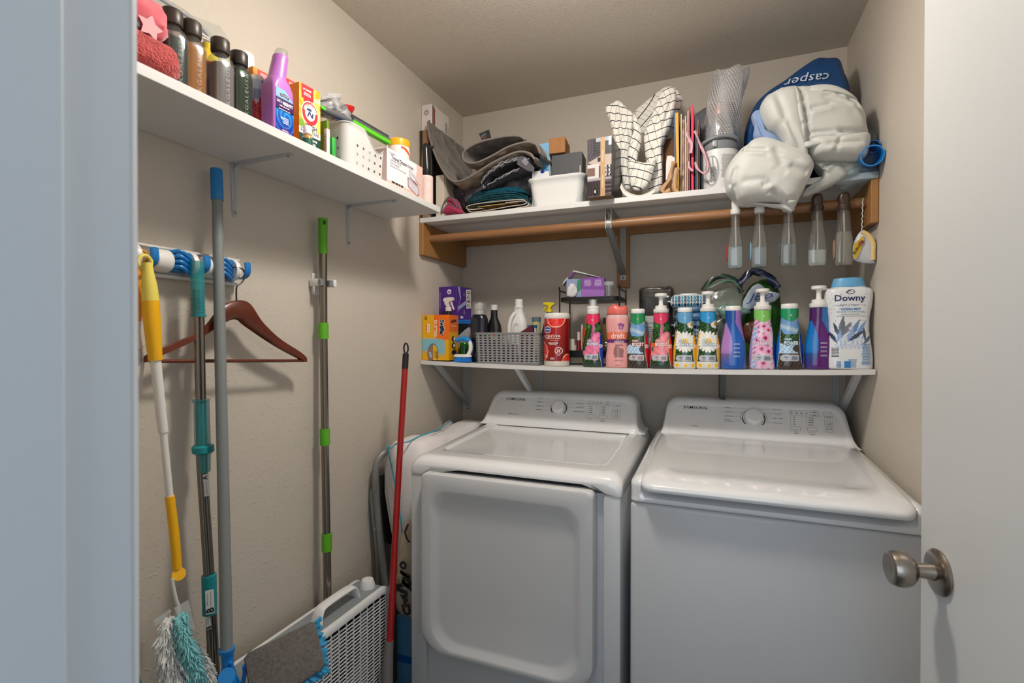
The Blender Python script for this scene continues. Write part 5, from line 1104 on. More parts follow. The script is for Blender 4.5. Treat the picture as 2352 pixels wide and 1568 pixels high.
T, F, R, L, hw_, hh = pbox('grey_box', 'dark grey box with notch in the white bin under a brown box', 'box', 1266, 1335, 349, -.285, .085, PLA('4a4a4d', .6), z0=HBZ+.012, vtu=1320, rz=4); obj('notch', fl(F, [(hw_-.010, hh*.42), (hw_-.005, hh*.42), (hw_-.005, hh*.75), (hw_-.010, hh*.75)]), PLA('b4b0aa', .6), T, smooth=False)
zg = ZC+.012+hh
T, F, R, L, hw_, hh = pbox('brown_box', 'small plain brown box on top of the dark grey box', 'box', 1259, 1295, 314, -.300, .10, mat('a87340', .7, noisec=(60, '9b693a')), z0=zg+.0005, rz=5, vtu=1290)
obj('ink_sketch', join(strip(R, [(-.025, hh*.62), (.0, hh*.55), (.02, hh*.35), (.03, hh*.2)], .0012), strip(R, [(-.025, hh*.62), (-.028, hh*.3), (-.01, hh*.15), (.02, hh*.15)], .0012), *[strip(R, [(-.024+.008*i, hh*.55-.004*i), (-.018+.008*i, hh*.3-.002*i)], .0012) for i in range(4)]), INK('3a2a1c'), T, smooth=False)
# photo-printed carton overhanging the shelf edge
T, F, R, L, hw_, hh = pbox('picture_carton', 'narrow carton printed with grey room photos, sealed with brown tape', 'box', 1352, 1408, 318, -.425, .17, PLA('2a282c', .3), vb=453, rz=-3)
T.location.z = ZC; F0 = F
def room(X, Z):
    x, z = X/hw_, Z/hh; c = np.tile([.30, .28, .31], (len(X), 1)); n_ = np.sin(x*23+np.sin(z*40)*2)*np.sin(z*47)
    c += n_[:, None]*.07; m = (z > .70) & (x > -.55); c[m] = (.22+.06*np.sin(z[m]*150))[:, None]*np.array([1, 1, 1.05])
    c[(z > .93) & (x > -.3)] = (.62, .66, .70); c[(x > .75) & (z > .85)] = (.85, .86, .88)
    m = (z > .52) & (z < .70) & (z < .62+.08*x+.06) & (z > .5-.1*x); c[m] = (.70, .64, .60); m = (np.abs(x-.15) < .3) & (np.abs(z-.63) < .035); c[m] = (.16, .11, .12)
    m = (z > .30) & (z < .56) & (x < -.05); c[m] = (.78, .76, .76); m = (z > .36) & (z < .50) & (x < -.45+.2*z) ; c[m] = (.46, .36, .34); m = (z > .28) & (z < .32); c[m] = (.60, .58, .60)
    m = (z > .03) & (z < .27); c[m] = (.20, .17, .19)+n_[m, None]*.05*1.0; m = (np.abs((z*14) % 1-.5) < .07) & (z < .27) & (x > .1); c[m] = (.5, .47, .48); m = (np.hypot(x+.35, (z-.08)*2.4) < .16); c[m] = (.10, .09, .1); m = (np.hypot(x+.35, (z-.09)*2.6) < .07); c[m] = (.8, .78, .75)
    m = (x > .3) & (z > .33) & (z < .52) & (n_ > .2); c[m] = (.12, .1, .12); m = (x > .3) & (z > .33) & (z < .52) & (n_ < -.3); c[m] = (.8, .8, .82); return c
obj('photo_print', patch(F, -hw_, hw_, 0, hh, room, 56, 100), PAINT(.25), T)
KT = PLA('b08a5c', .4); obj('tape', fl(F, [(.004, 0), (.020, 0), (.020, hh), (.004, hh)], .0008), KT, T, smooth=False); lettering(T, PLA('e6dcc8', .5), bars(F, .012, hh*.25, .004, hh*.22, 12, .5, h=.0012), bars(F, .012, hh*.68, .004, hh*.2, 12, .5, h=.0012))
obj('bottom_flap', box(-hw_+.001, hw_-.001, -.084, .084, -.0012, 0), mat('7a5f3e', .7), T, smooth=False); obj('side_print', fl(R, [(-.06, .02), (.04, .01), (.03, hh*.5), (-.03, hh*.8)], .0005), PLA('3a342e', .3), T, smooth=False)
# checked tablecloth stuffed upright
CK = mat('e8e4dc', .85, check=(.0205, '222226', .085), sheen=.2); 
T = thing('checked_tablecloth', 'white tablecloth with thin black check bundled upright', 'tablecloth', (0, 0, 0))
def ck(pts, y, df, db, rot, cr=(), seed=0, wr=.004, nm='fold'): obj(nm, creased(inflate(pr_(pts, y), y, df, db, n=90, k=18, wr=wr, ws=22, seed=seed, uvrot=rot), y, cr), CK, T, angle=180)
ck([(1458, 258), (1485, 230), (1510, 212), (1532, 199), (1548, 215), (1538, 250), (1510, 290), (1480, 310), (1462, 290)], -.17, .02, .02, 52, seed=5)
ck([(1547, 203), (1560, 212), (1568, 228), (1566, 245), (1556, 262), (1545, 300), (1540, 260)], -.20, .012, .012, 5, seed=6)
ck([(1391, 250), (1402, 240), (1414, 232), (1424, 233), (1440, 246), (1454, 258), (1458, 275), (1455, 300), (1450, 330), (1446, 380), (1448, 430), (1440, 436), (1433, 425), (1424, 385), (1412, 330), (1402, 285)], -.27, .022, .035, -12, [(1425, 240, 1440, 330, .008, .006), (1410, 245, 1432, 380, .006, .006), (1440, 260, 1448, 320, .006, .005)], 1)
ck([(1518, 214), (1531, 199), (1545, 200), (1553, 212), (1552, 240), (1546, 275), (1539, 300), (1528, 322), (1522, 345), (1521, 380), (1523, 410), (1517, 438), (1500, 443), (1486, 430), (1484, 380), (1478, 330), (1480, 305), (1492, 275), (1506, 240)], -.28, .028, .04, 12, [(1530, 215, 1506, 310, .007, .007), (1545, 225, 1525, 300, .006, .006), (1505, 330, 1495, 410, .008, .006), (1515, 360, 1510, 420, .006, .005)], 2)
ck([(1455, 262), (1462, 268), (1468, 285), (1474, 300), (1472, 330), (1466, 352), (1462, 372), (1452, 380), (1444, 366), (1442, 350), (1450, 325), (1456, 300)], -.315, .016, .025, -28, [(1458, 290, 1454, 350, .005, .004)], 3)
ck([(1441, 372), (1455, 370), (1475, 372), (1500, 372), (1508, 366), (1504, 390), (1496, 410), (1488, 426), (1470, 436), (1454, 434), (1447, 410)], -.325, .022, .03, -14, [(1450, 375, 1500, 385, .005, .005), (1470, 400, 1465, 430, .004, .004)], 4)
P = spline([px(u, v, 1, -.375) for u, v in ((1424, 425), (1432, 440), (1448, 450), (1468, 453), (1488, 446), (1503, 436))], 6)
rings = [[p+Vector((0, -.002, -.006)), p+Vector((0, .0, -.006)), p+Vector((0, .03, .012)), p+Vector((0, .028, .013))] for p in P]
rings = [[p+Vector((0, 0, -.008)), p+Vector((0, .003, -.008)), p+Vector((0, .035, .016)), p+Vector((0, .032, .017))] for p in P]
obj('hem_band', loftrings(rings), mat('dedad2', .7, sheen=.2), T, angle=180)
# paper bags, envelopes and cards standing in a row
pbox('brown_paper_box', 'brown cardboard sheet standing behind the checked tablecloth', 'box', 1523, 1552, 318, -.25, .12, mat('6d4725', .8))
CR_ = dict(group='cards and gift bags standing between tablecloth and canister')
def card(name, label, u0, u1, vt, vb, c, lean=0, m=None, yf=-.335, dep=.2):
    x0, x1 = px(u0, vb, 1, yf).x, px(u1, vb, 1, yf).x; zt = px((u0+u1)/2, vt, 1, yf).z; T = thing(name, label, 'gift bag' if 'bag' in name else 'card', ((x0+x1)/2, yf+dep/2, ZC), 0, 'cards and gift bags standing between tablecloth and canister')
    w = max((x1-x0)/2, .0012); hh = zt-ZC
    obj('sheet' if 'bag' not in name else 'bag_panel', loftrings([[Vector((s*w+0, y, 0)) for s, y in ((-1, -dep/2), (1, -dep/2), (1, dep/2), (-1, dep/2))], [Vector((s*w*1.15+lean, y, hh)) for s, y in ((-1, -dep/2), (1, -dep/2), (1, dep/2), (-1, dep/2))]]), m or PLA(c, .5), T, smooth=False); return T, hh, w
card('navy_envelope', 'navy blue envelope at the left of the standing cards', 1550, 1553, 252, 430, '2c4674', -.004)
card('yellow_envelope', 'mustard yellow padded envelope beside the navy one', 1555, 1561, 258, 432, 'd2a020', -.006)
card('cream_envelope', 'cream envelope with raised flap next to the yellow one', 1563, 1565, 262, 434, 'd9bf9c', 0)
T, hh, w = card('cream_gift_bag', 'cream gift bag with diagonal brown stripes', 1567, 1571, 275, 434, 'c9a890', 0, mat('c9a98f', .6, noisec=(90, '6a4434', (1, 1, .4)))); obj('base_fold', tube([(0, -.1005, .006), (.004, -.1005, .001), (.008, -.1005, .006)], .0015, 6), PLA('b5a590', .6), T)
card('pale_card', 'thin pinkish white card standing third from the red folders', 1573, 1574.5, 266, 433, 'e0c8bc'); card('kraft_card', 'kraft brown card next to the pale card', 1576, 1577.5, 282, 432, 'a87c60'); card('white_card', 'tall thin white card just left of red folders', 1579, 1580.5, 255, 430, 'ead8d0')
card('red_folder', 'tall crimson card folder, left one of the pair', 1583, 1585, 243, 428, 'c8103c', -.002); card('red_folder', 'tall crimson card folder, right one of the pair with ribbon', 1588, 1593, 242, 426, 'e0144c', -.001)
card('dark_green_card', 'dark green card to the right of the crimson folders', 1596, 1597.5, 270, 428, '24443c'); card('navy_card', 'thin navy card by the orange card', 1599, 1600.5, 266, 428, '2c3c58'); card('orange_card', 'thin orange-brown card right before the black organizer', 1602, 1603, 275, 428, 'b8683c'); card('black_card', 'black card closing the row beside the grey canister', 1605, 1607, 268, 430, '1c1c20')
RB = mat('dca2b4', .35, sheen=.5, alpha=.92)
T = thing('pink_ribbon', 'pale pink satin ribbon looped over the crimson folder', 'ribbon', (0, 0, 0))
def ribbon(pts, y, w, T, m=None, tw=0, nm='ribbon_loop'):
    P = spline([px(u, v, 1, y) for u, v in pts], 6); rings = []
    for i, p in enumerate(P):
        d = (P[min(i+1, len(P)-1)]-P[max(i-1, 0)]).normalized(); a = tw*math.sin(i*.35); nn = Vector((-d.z*math.cos(a), math.sin(a), d.x*math.cos(a))).normalized(); f = d.cross(nn)*.0005
        rings.append([p-nn*w+f, p+nn*w+f, p+nn*w-f, p-nn*w-f])
    obj(nm, loftrings(rings), m or RB, T, angle=180)
ribbon([(1577, 303), (1583, 318), (1588, 332), (1586, 352)], -.352, .006, T, tw=.6); ribbon([(1596, 300), (1606, 325), (1618, 355), (1626, 382), (1624, 395), (1612, 396), (1600, 384), (1597, 372)], -.355, .0045, T, tw=.9); ribbon([(1582, 370), (1584, 385), (1592, 393)], -.352, .004, T, tw=.5)
T = thing('gauze_ribbon', 'twisted tan gauze ribbons with a white tag at the shelf edge', 'ribbon', (0, 0, 0))
TAN = mat('c49a72', .6, alpha=.85); ribbon([(1548, 370), (1543, 392), (1536, 412), (1522, 432), (1527, 441), (1540, 436)], -.365, .008, T, TAN, .7); ribbon([(1556, 385), (1552, 410), (1548, 432), (1556, 443)], -.368, .008, T, TAN, .5)
obj('tag', prism(pr_([(1532, 358), (1541, 357), (1550, 362), (1549, 414), (1529, 413), (1530, 375)], -.36), .0012, 'y').mv(0, -.36), PLA('d9d2cb', .6), T, smooth=False)
# canister with grey lid, and the bubble-wrapped jar on it
xc_ = px(1652, 400, 1, -.28).x; rc = (px(1702, 400, 1, -.28).x-px(1602, 400, 1, -.28).x)/2*.94; zlid = px(1655, 335, 1, -.28-rc).z-ZC; 
T = thing('appliance_base', 'white canister appliance with grey lid ring and small-print labels', 'appliance', (xc_, -.27, ZC))
obj('body', lathe([(0, rc*.86), (.004, rc*.9), (zlid*.9, rc), (zlid, rc*.98)], 48), PLA('dadad8', .4), T)
LR = PLA('7e8184', .35); obj('lid_ring', lathe([(zlid-.002, rc*1.02), (zlid+.004, rc*1.06), (zlid+.022, rc*1.04), (zlid+.030, rc*.9), (zlid+.032, rc*.4)], 48), LR, T)
obj('carry_handle', tube(spline([(-rc*1.02, -.01, zlid+.006), (-rc*.8, -rc*.85, zlid+.022), (0, -rc*1.10, zlid+.034), (rc*.8, -rc*.85, zlid+.026), (rc*1.03, -.01, zlid+.004)], 8), .0062, 10), LR, T); obj('latch', box(-.022, -.008, -rc*1.14, -rc*1.0, zlid+.002, zlid+.022, .002), PLA('a9abac', .3), T)
s = front([(0, rc*.9, rc*.9), (zlid, rc, rc)]); gg = G()
for x0 in np.linspace(.006, rc*.80, 9): gg.add(fl(s, [(x0, zlid*.30), (x0+.009, zlid*.30), (x0+.009, zlid*.86), (x0, zlid*.86)], .0001))
lettering(T, PLA('8c8c8c', .6), bars(s, rc*.42, zlid*.58, rc*.72, zlid*.52, 24, .5, seed=8)); obj('dark_badge', ell(s, -rc*.35, zlid*.50, rc*.34, zlid*.34, 28), PLA('8f9194', .4), T, smooth=False); lettering(T, INK('3a3a3c'), bars(s, -rc*.30, zlid*.42, rc*.34, zlid*.34, 11, .4, seed=3, h=.0009))
yk = -.27
T = thing('grey_appliance', 'grey domed appliance top behind the bubble-wrapped jar', 'appliance', (px(1625, 300, 1, -.13).x, -.12, ZC))
zg2 = px(1630, 248, 1, -.13).z-ZC; obj('housing', rrl([(.06, .05, .02, 0, 0, 0), (.062, .052, .022, .02, 0, 0), (.058, .050, .03, zg2*.8, 0, 0), (.045, .04, .035, zg2*.95, 0, 0), (.02, .02, .018, zg2, 0, 0)]), PLA('686b70', .4), T); obj('switch', box(-.055, -.035, -.062, -.048, zg2*.62, zg2*.70, .003), BLACK, T)
T = thing('wrapped_jar', 'glass jar rolled in bubble wrap standing on the canister lid', 'jar', (px(1657, 300, 1, -.27).x, -.27, ZC+zlid+.033))
zj = px(1675, 160, 1, -.27).z-(ZC+zlid+.033)
JR = px(1700, 300, 1, -.27).x-px(1657, 300, 1, -.27).x
obj('jar_body', lathe([(0, JR*.70), (.005, JR*.76), (zj*.30, JR*.78), (zj*.34, JR*.70)], 40), mat('4a484a', .15, .8, noisec=(40, 'b0a8a6')), T); obj('jar_lid', lathe([(zj*.34, JR*.72), (zj*.345, JR*.76), (zj*.50, JR*.76), (zj*.51, JR*.7)], 40), mat('a87c74', .2, .6), T)
rg = random.Random(11); wrap = G(); bub = G()
def wr_(a, t):
    f = 1-.30*smooth01(.55, 1, t); x = JR*.92*math.cos(a)*(1+.04*math.sin(3*a+t*6)); y = JR*.92*math.sin(a)*f*(1-.55*smooth01(.5, 1, t))
    return Vector((x+.030*smooth01(.3, 1, t)+.004*math.sin(5*a+9*t), y, t*zj+(.006*math.sin(4*a) if t > .9 else 0)))
NA, NT = 40, 26
rings = [[wr_(2*PI*i/NA, j/NT) for i in range(NA)] for j in range(NT+1)]
obj('film', loftrings(rings, True, False, False), clearmat('f2f3f5', .16, .05, .12), T, angle=180)
for j in range(38):
    for i in range(46):
        a = 2*PI*(i+.5*(j % 2))/46; t = (j+.5)/38; p = wr_(a, t); q = Vector((p.x-.03*smooth01(.3, 1, t), p.y, 0)).normalized()
        M = q.to_track_quat('Z', 'Y').to_matrix().to_4x4(); M.translation = p; r = .0042
        bub.add(loftrings([[Vector((r*math.cos(2*PI*k/7), r*math.sin(2*PI*k/7), 0)) for k in range(7)], [Vector((r*.8*math.cos(2*PI*k/7), r*.8*math.sin(2*PI*k/7), .0016)) for k in range(7)]], True, False, True).x(M))
obj('bubbles', bub, clearmat('f4f5f8', .34, .14, .05), T, kind='stuff', angle=180)
# big soft bags at the right end
BB = mat('11477f', .5, noisec=(4, '0e3f73'), bump=('n', 14, .25, .01))
T = lump('blue_bag', 'large royal blue bag with white upside-down print behind grey bundles', 'bag', [(1706, 345), (1712, 290), (1730, 245), (1760, 215), (1800, 190), (1840, 162), (1870, 143), (1890, 139), (1925, 140), (1940, 165), (1952, 205), (1965, 260), (1975, 330), (1930, 400), (1800, 420), (1722, 410)], -.19, .10, .13, BB, [(1925, 150, 1945, 230, .012, .008), (1880, 230, 1945, 235, .010, .010), (1740, 250, 1720, 330, .008, .01), (1800, 215, 1780, 240, .006, .008)], wr=.005, ws=9, part='bag_body', seed=4)
def onfront(T, name, pts_uv, w, m, y0):
    pass
bp_ = T.children[0]
def ylook(x, z, o=bp_):                      # foremost y of a soft body at (x, z)
    me = o.data; best = 9
    for v in me.vertices:
        d = (v.co.x-x)**2+(v.co.z-z)**2
        if d < .00030 and v.co.y < best: best = v.co.y
    return best if best < 9 else -.2
c = px(1850, 182, 1, -.27); LT = txt(lambda a, t, h=0: Vector((a, 0, t)), 'casper', 0, 0, .125, hgt=.030, rot=176, shear=.2)
g = G([(c.x+p.x, 0, c.z+p.z) for p in LT.v], LT.f)
grid = {}
for p in g.v:
    k = (round(p.x/.004), round(p.z/.004))
    if k not in grid: grid[k] = ylook(k[0]*.004, k[1]*.004)
    p.y = grid[k]-.004
obj('printed_word', g, PLA('c6d2e0', .5), T, smooth=False)
GBG = mat('c6c7c2', .55, sheen=.3, bump=('n', 40, .12, .004)); 
T = lump('grey_bundle', 'pale grey pillow-like bundle hanging over the shelf edge, lower of two', 'bundle', [(1662, 418), (1668, 392), (1684, 366), (1706, 344), (1728, 326), (1760, 322), (1800, 335), (1845, 352), (1866, 378), (1862, 402), (1846, 436), (1832, 462), (1821, 484), (1808, 476), (1780, 468), (1740, 469), (1702, 468), (1684, 458), (1668, 440)], -.40, .075, .12, GBG,
    [(1683, 432, 1690, 468, .020, .006), (1700, 355, 1760, 362, .010, .006), (1760, 362, 1835, 385, .006, .008), (1765, 448, 1800, 470, .014, .008), (1800, 470, 1826, 462, .016, .006), (1805, 395, 1850, 410, .010, .012), (1690, 395, 1675, 440, .008, .008), (1720, 330, 1705, 360, .012, .006), (1775, 350, 1790, 400, .006, .010), (1700, 430, 1760, 425, .005, .010), (1745, 440, 1765, 432, .010, .010)], wr=.0015, ws=12, seed=8, n=150, k=34, power=3.0, part='fabric')
obj('corner_flap', inflate(pr_([(1722, 466), (1760, 468), (1800, 468), (1822, 462), (1820, 486), (1800, 480), (1760, 474)], -.41), -.41, .012, .02, n=50, k=8, wr=.002, ws=40), GBG, T, angle=180)
T2 = lump('grey_bundle', 'pale grey folded bundle wedged on top against the blue bag, upper of two', 'bundle', [(1743, 262), (1748, 243), (1765, 226), (1795, 213), (1822, 211), (1860, 212), (1900, 213), (1940, 226), (1968, 248), (1983, 275), (1988, 310), (1992, 345), (1978, 372), (1930, 375), (1870, 372), (1830, 368), (1808, 362), (1796, 335), (1782, 318), (1762, 306), (1750, 288)], -.36, .095, .12, GBG,
    [(1826, 215, 1834, 262, .016, .006), (1834, 262, 1842, 310, .018, .006), (1842, 310, 1848, 370, .018, .006), (1826, 232, 1900, 234, .012, .005), (1900, 234, 1960, 265, .014, .006), (1842, 330, 1905, 326, .010, .005), (1905, 326, 1988, 322, .018, .007), (1845, 280, 1900, 265, .008, .008), (1775, 225, 1760, 290, .010, .008), (1800, 300, 1830, 360, .009, .008), (1880, 345, 1975, 350, .006, .008), (1930, 235, 1985, 300, .010, .006), (1870, 250, 1950, 262, .006, .010), (1985, 330, 1972, 374, .010, .006), (1795, 214, 1806, 232, .012, .005)], wr=.0015, ws=11, seed=3, n=160, k=36, power=3.0, part='fabric')
def panel(pts, y, df, cr=(), sd=1): obj('fabric_fold', creased(inflate(pr_(pts, y), y, df, .03, n=110, k=26, wr=.0012, ws=12, seed=sd, power=3.6), y, cr), GBG, T2, angle=180)
panel([(1744, 262), (1749, 244), (1766, 227), (1795, 214), (1822, 213), (1832, 235), (1838, 262), (1843, 310), (1852, 371), (1832, 367), (1809, 361), (1797, 335), (1783, 317), (1763, 305), (1751, 288)], -.385, .080, [(1775, 230, 1800, 300, .006, .010), (1800, 300, 1835, 360, .006, .008)], 2)
panel([(1848, 334), (1870, 327), (1905, 326), (1950, 322), (1989, 318), (1990, 345), (1977, 371), (1930, 374), (1880, 372), (1860, 368), (1850, 352)], -.385, .078, [(1885, 350, 1970, 345, .006, .007), (1920, 330, 1905, 370, .005, .006)], 4)
panel([(1832, 222), (1860, 214), (1900, 215), (1938, 228), (1965, 250), (1930, 243), (1880, 236), (1845, 240)], -.36, .078, [], 6)
obj('strap', inflate(pr_([(1848, 332), (1852, 325), (1880, 324), (1896, 328), (1872, 334), (1852, 338)], -.455), -.455, .006, .02, n=30, k=6), GBG, T2, angle=180)
lump('trailing_fold', 'grey cloth flap trailing below upper bundle toward the brown spray heads', 'cloth', [(1868, 372), (1900, 368), (1950, 372), (1980, 373), (1974, 396), (1958, 406), (1925, 420), (1890, 436), (1852, 450), (1843, 444), (1858, 428), (1882, 412), (1890, 392)], -.385, .02, .06, mat('adaea8', .55, sheen=.3), [(1885, 392, 1905, 375, .01, .006), (1850, 440, 1870, 432, .006, .004), (1930, 378, 1950, 400, .008, .008)], wr=.003, ws=14, seed=5, part='fabric')
lump('pale_blue_cloth', 'pale blue cloth poking out between the two grey bundles', 'cloth', [(1725, 264), (1742, 250), (1752, 275), (1762, 300), (1790, 318), (1800, 345), (1775, 346), (1758, 345), (1740, 328), (1730, 312), (1732, 288)], -.395, .02, .05, mat('8299bf', .7, sheen=.2), [(1735, 275, 1760, 335, .006, .005), (1740, 318, 1760, 344, .005, .005)], wr=.003, ws=20, part='fabric')
T = thing('pool_float', 'bright blue rolled vinyl tube in clear film beside the wall', 'float', (0, 0, 0))
PB = mat('0a86d8', .25, coat=.5); a, b = px(2004, 357, 1, -.445), px(1962, 372, 1, -.25)
d = (b-a).normalized(); rt = .0285
u_ = d.orthogonal().normalized(); s_ = d.cross(u_)
def cr_(c, r): return [c+(u_*math.cos(2*PI*i/32)+s_*math.sin(2*PI*i/32))*r for i in range(32)]
obj('tube', loftrings([cr_(b, rt), cr_(a, rt), cr_(a-d*.002, rt*1.01), cr_(a-d*.002, rt*.90), cr_(a+d*.12, rt*.86)], True, False, True), PB, T)
a2 = px(2006, 336, 1, -.405); obj('tube', loftrings([cr_(a2+d*.15, .018), cr_(a2, .018), cr_(a2, .015), cr_(a2+d*.08, .014)], True, False, True), mat('0f78c4', .25, coat=.5), T)
obj('rolled_side', inflate(pr_([(1950, 385), (1975, 375), (2005, 385), (2022, 372), (2028, 385), (2010, 402), (1975, 408), (1955, 402)], -.34), -.34, .03, .05, n=48, k=9, wr=.003, ws=40), mat('1169a0', .3, coat=.4), T)
obj('clear_film', inflate([(min(a, W-.004), b) for a, b in pr_([(1982, 296), (1996, 293), (2012, 306), (2024, 325), (2042, 342), (2052, 365), (2047, 384), (2026, 396), (2008, 410), (1975, 424), (1945, 440), (1925, 432), (1905, 418), (1950, 395), (1985, 350)], -.38)], -.38, .030, .06, n=70, k=14, wr=.007, ws=30, seed=9), clearmat('dceaf0', .08, .06, .10), T, angle=180)
# spray bottles hanging from the rod
def hangbottle(u, label, head, vtop, vcol, vbot, liq, lvl, side, w0, w1):
    y = -.352; c = px(u, vcol, 1, y); zt, zb = px(u, vtop, 1, y).z, px(u, vbot, 1, y).z; k = (c-CAM).dot(FW)/FPX
    T = thing('hanging_spray_bottle', label, 'bottle', (c.x, y, zb), 0, 'spray bottles hanging from the rod'); Hh = c.z-zb
    pf = interp([(0, w1*k*.82, w1*k*.55, 3.4), (.004, w1*k*.95, w1*k*.65, 3.4), (.012, w1*k, w1*k*.72, 3.4), (Hh*.45, w1*k*.93, w1*k*.68, 3.2), (Hh*.75, w0*k*1.12, w0*k, 2.4), (Hh*.95, w0*k, w0*k*.95, 2), (Hh, w0*k*.9, w0*k*.9, 2)], 30)
    obj('bottle_body', lathe([tuple(r) for r in pf], 36), clearmat('eceeec', .05, .05), T)
    if liq: obj('liquid', lathe([(r[0]+.0015, r[1]*.93, r[2]*.92, r[3]) for r in pf if r[0] < lvl*Hh], 32), mat(liq, .1, alpha=.5), T)
    obj('dip_tube', tube([(0, 0, .01), (.002, 0, Hh*.5), (0, 0, Hh)], .0022, 8), mat('e0e0de', .2, alpha=.6), T)
    hm = PLA(head, .35); zt_ = zt-zb
    obj('collar', lathe([(Hh-.002, w0*k*1.02), (Hh+.004, w0*k*1.12), (Hh+.014, w0*k*1.1)], 28), hm, T)
    obj('trigger_head', rrl([(.0105, .011, .008, Hh+.013, 0, 0), (.0115, .013, .008, Hh+.022, .0, 0), (.0120, .017, .007, Hh+.034, .0, .004), (.0105, .024, .007, Hh+.045, 0, .010), (.008, .024, .006, Hh+.050, 0, .012)]).fn(lambda p: (p.x*w0*k/.0135, p.y, p.z)), hm, T)
    obj('trigger', tube([(0, .028, Hh+.040), (0, .036, Hh+.028), (0, .034, Hh+.014)], [.004, .0035, .003], 8), hm, T)
    if side: g = lathe([(-.001, .026, .008), (.0015, .030, .0095), (.0025, .028, .008)], 24).rot('Y', -90); g.mv(-w1*k*.98, -.003, Hh*.30); obj('side_label', g.x(Matrix.Identity(4)), PLA(side, .4), T); obj('label_print', bars(plane((-w1*k*.98-.0032, -.003, Hh*.30), (0, -1, 0), (0, 0, 1)), 0, 0, .009, .036, 7), WPL, T, smooth=False)
    return T
hangbottle(1689, 'hanging spray bottle with white head and red side label', 'e2e0dc', 455, 491, 617, 'a9b4ba', .40, 'c8302c', 9.5, 17)
hangbottle(1744, 'hanging spray bottle with white head and light blue side label', 'e2e0dc', 440, 488, 614, '8f9ca2', .36, '86b8d8', 10, 17.5)
hangbottle(1811, 'middle hanging spray bottle, its head hidden by the grey bundle', 'e2e0dc', 440, 484, 612, '8a8f90', .40, '5c6a70', 11, 18)
hangbottle(1877, 'hanging spray bottle with brown head holding a little white liquid', '3c2a20', 436, 484, 611, 'c4cbcc', .28, None, 12, 19)
hangbottle(1938, 'hanging spray bottle with brown head and tan side label', '3c2a20', 436, 482, 610, '9a9488', .62, 'b08a68', 12.5, 19)
T = thing('hanging_sponge_pouch', 'clear pouch with yellow sponge edge hanging on a twisted white string', 'pouch', (0, 0, 0))
pts = pr_([(1980, 528), (1990, 533), (2010, 560), (2034, 598), (2015, 604), (1978, 603), (1960, 595), (1958, 570), (1966, 545)], -.36); pts = [(min(a, W-.006), b) for a, b in pts]
obj('pouch_body', inflate(pts, -.36, .012, .012, n=50, k=9, wr=.002, ws=40), mat('d4d6da', .35, alpha=.72), T)
obj('sponge_edge', tube(spline([Vector((min(a, W-.010), -.366, b)) for a, b in pr_([(1980, 532), (1995, 541), (2010, 558), (2022, 578), (2030, 596)], -.366)], 6), .0068, 12), PLA('d8bc7c', .8), T)
q = pr_([(1962, 560), (1984, 540), (1985, 552), (1977, 575), (1968, 592), (1960, 594)], -.375); obj('yellow_tag', prism(q, .0012, 'y').mv(0, -.375), PLA('c0a028', .5), T, smooth=False)
cc = px(1971, 567, 1, -.376); s = plane(cc, (.55, 0, .83), (-.83, 0, .55)); lettering(T, BLACK, txt(s, 'RE-SPOTTER', .0, -.001, .046, hgt=.008, bold=.02)); obj('rust_patch', fl(s, [(.008, -.006), (.020, -.006), (.020, .006), (.008, .006)], .0002), PLA('b0603c', .5), T, smooth=False)
obj('string', tube([px(u, v, 1, -.348)+Vector((.0012*math.sin(i*1.7), .0012*math.cos(i*1.7), 0)) for i, (u, v) in enumerate([(1982-i*.11, 455+i*3.4) for i in range(23)])], .0014, 6), PLA('cfcdc8', .7), T)
# ================================================================ things on the lower shelf
def at_low(u, y, v=800): p = px(u, v, 1, y); return Vector((p.x, y, ZL(p.x)+.0006))
def KD(c): return (Vector(c)-CAM).dot(FW)/FPX
def hv(c, v): return px(1176, v, 1, c[1]).z-c[2] if False else c_h(c, v)
def c_h(c, v):                               # height above c that reaches picture row v
    d = (Vector(c)-CAM).dot(FW); return CAM.z-(v-776.4)*d/FPX-c[2]
def rgbset(c, m, v): c[m] = v
def daisy(c, x, z, cx, cz, R, n=9, ph=0):
    r = np.hypot(x-cx, z-cz); t = np.arctan2(z-cz, x-cx)
    m = r < R*(.72+.28*np.abs(np.cos(n*t+ph))**.7); c[m] = np.stack([.93-.10*np.abs(np.sin(n*t+ph))**6]*3, 1)[m]*np.array([1, 1, .97])
    m = np.hypot(x-cx, (z-cz)*.9) < R*.33; c[m] = (.97, .74, .06); m = m & (z < cz-.05*R); c[m] = (.86, .58, .04)
def greens(x, z, k=1.): n_ = np.sin(x*700+np.sin(z*420)*2)+np.sin(z*530-x*300); return np.stack([.10+.05*n_, .26+.09*n_, .10+.03*n_], 1)*k
def sides(c, a, z, top, left, right, lw=.07):
    if right is not None:
        e = 1.22-.46*np.sin(PI*np.clip(z/top, 0, 1)); m = (z < top) & (a > e-lw) & (a < 2.2); c[m] = (.72, .72, .73); m = (z < top) & (a > e) & (a < 2.2); c[m] = right
    if left is not None:
        e = -(1.25-.38*np.sin(PI*np.clip(z/top, 0, 1))); m = (z < top) & (a < e+lw) & (a > -2.2); c[m] = (.72, .72, .73); m = (z < top) & (a < e) & (a > -2.2); c[m] = left
def nobox(c, x, z, a=True): m = (x > -.018) & (z > .026) & (z < .046) & (x < .024); m |= np.hypot((x+.018), z-.036) < .010; c[m] = (.72, .73, .75)
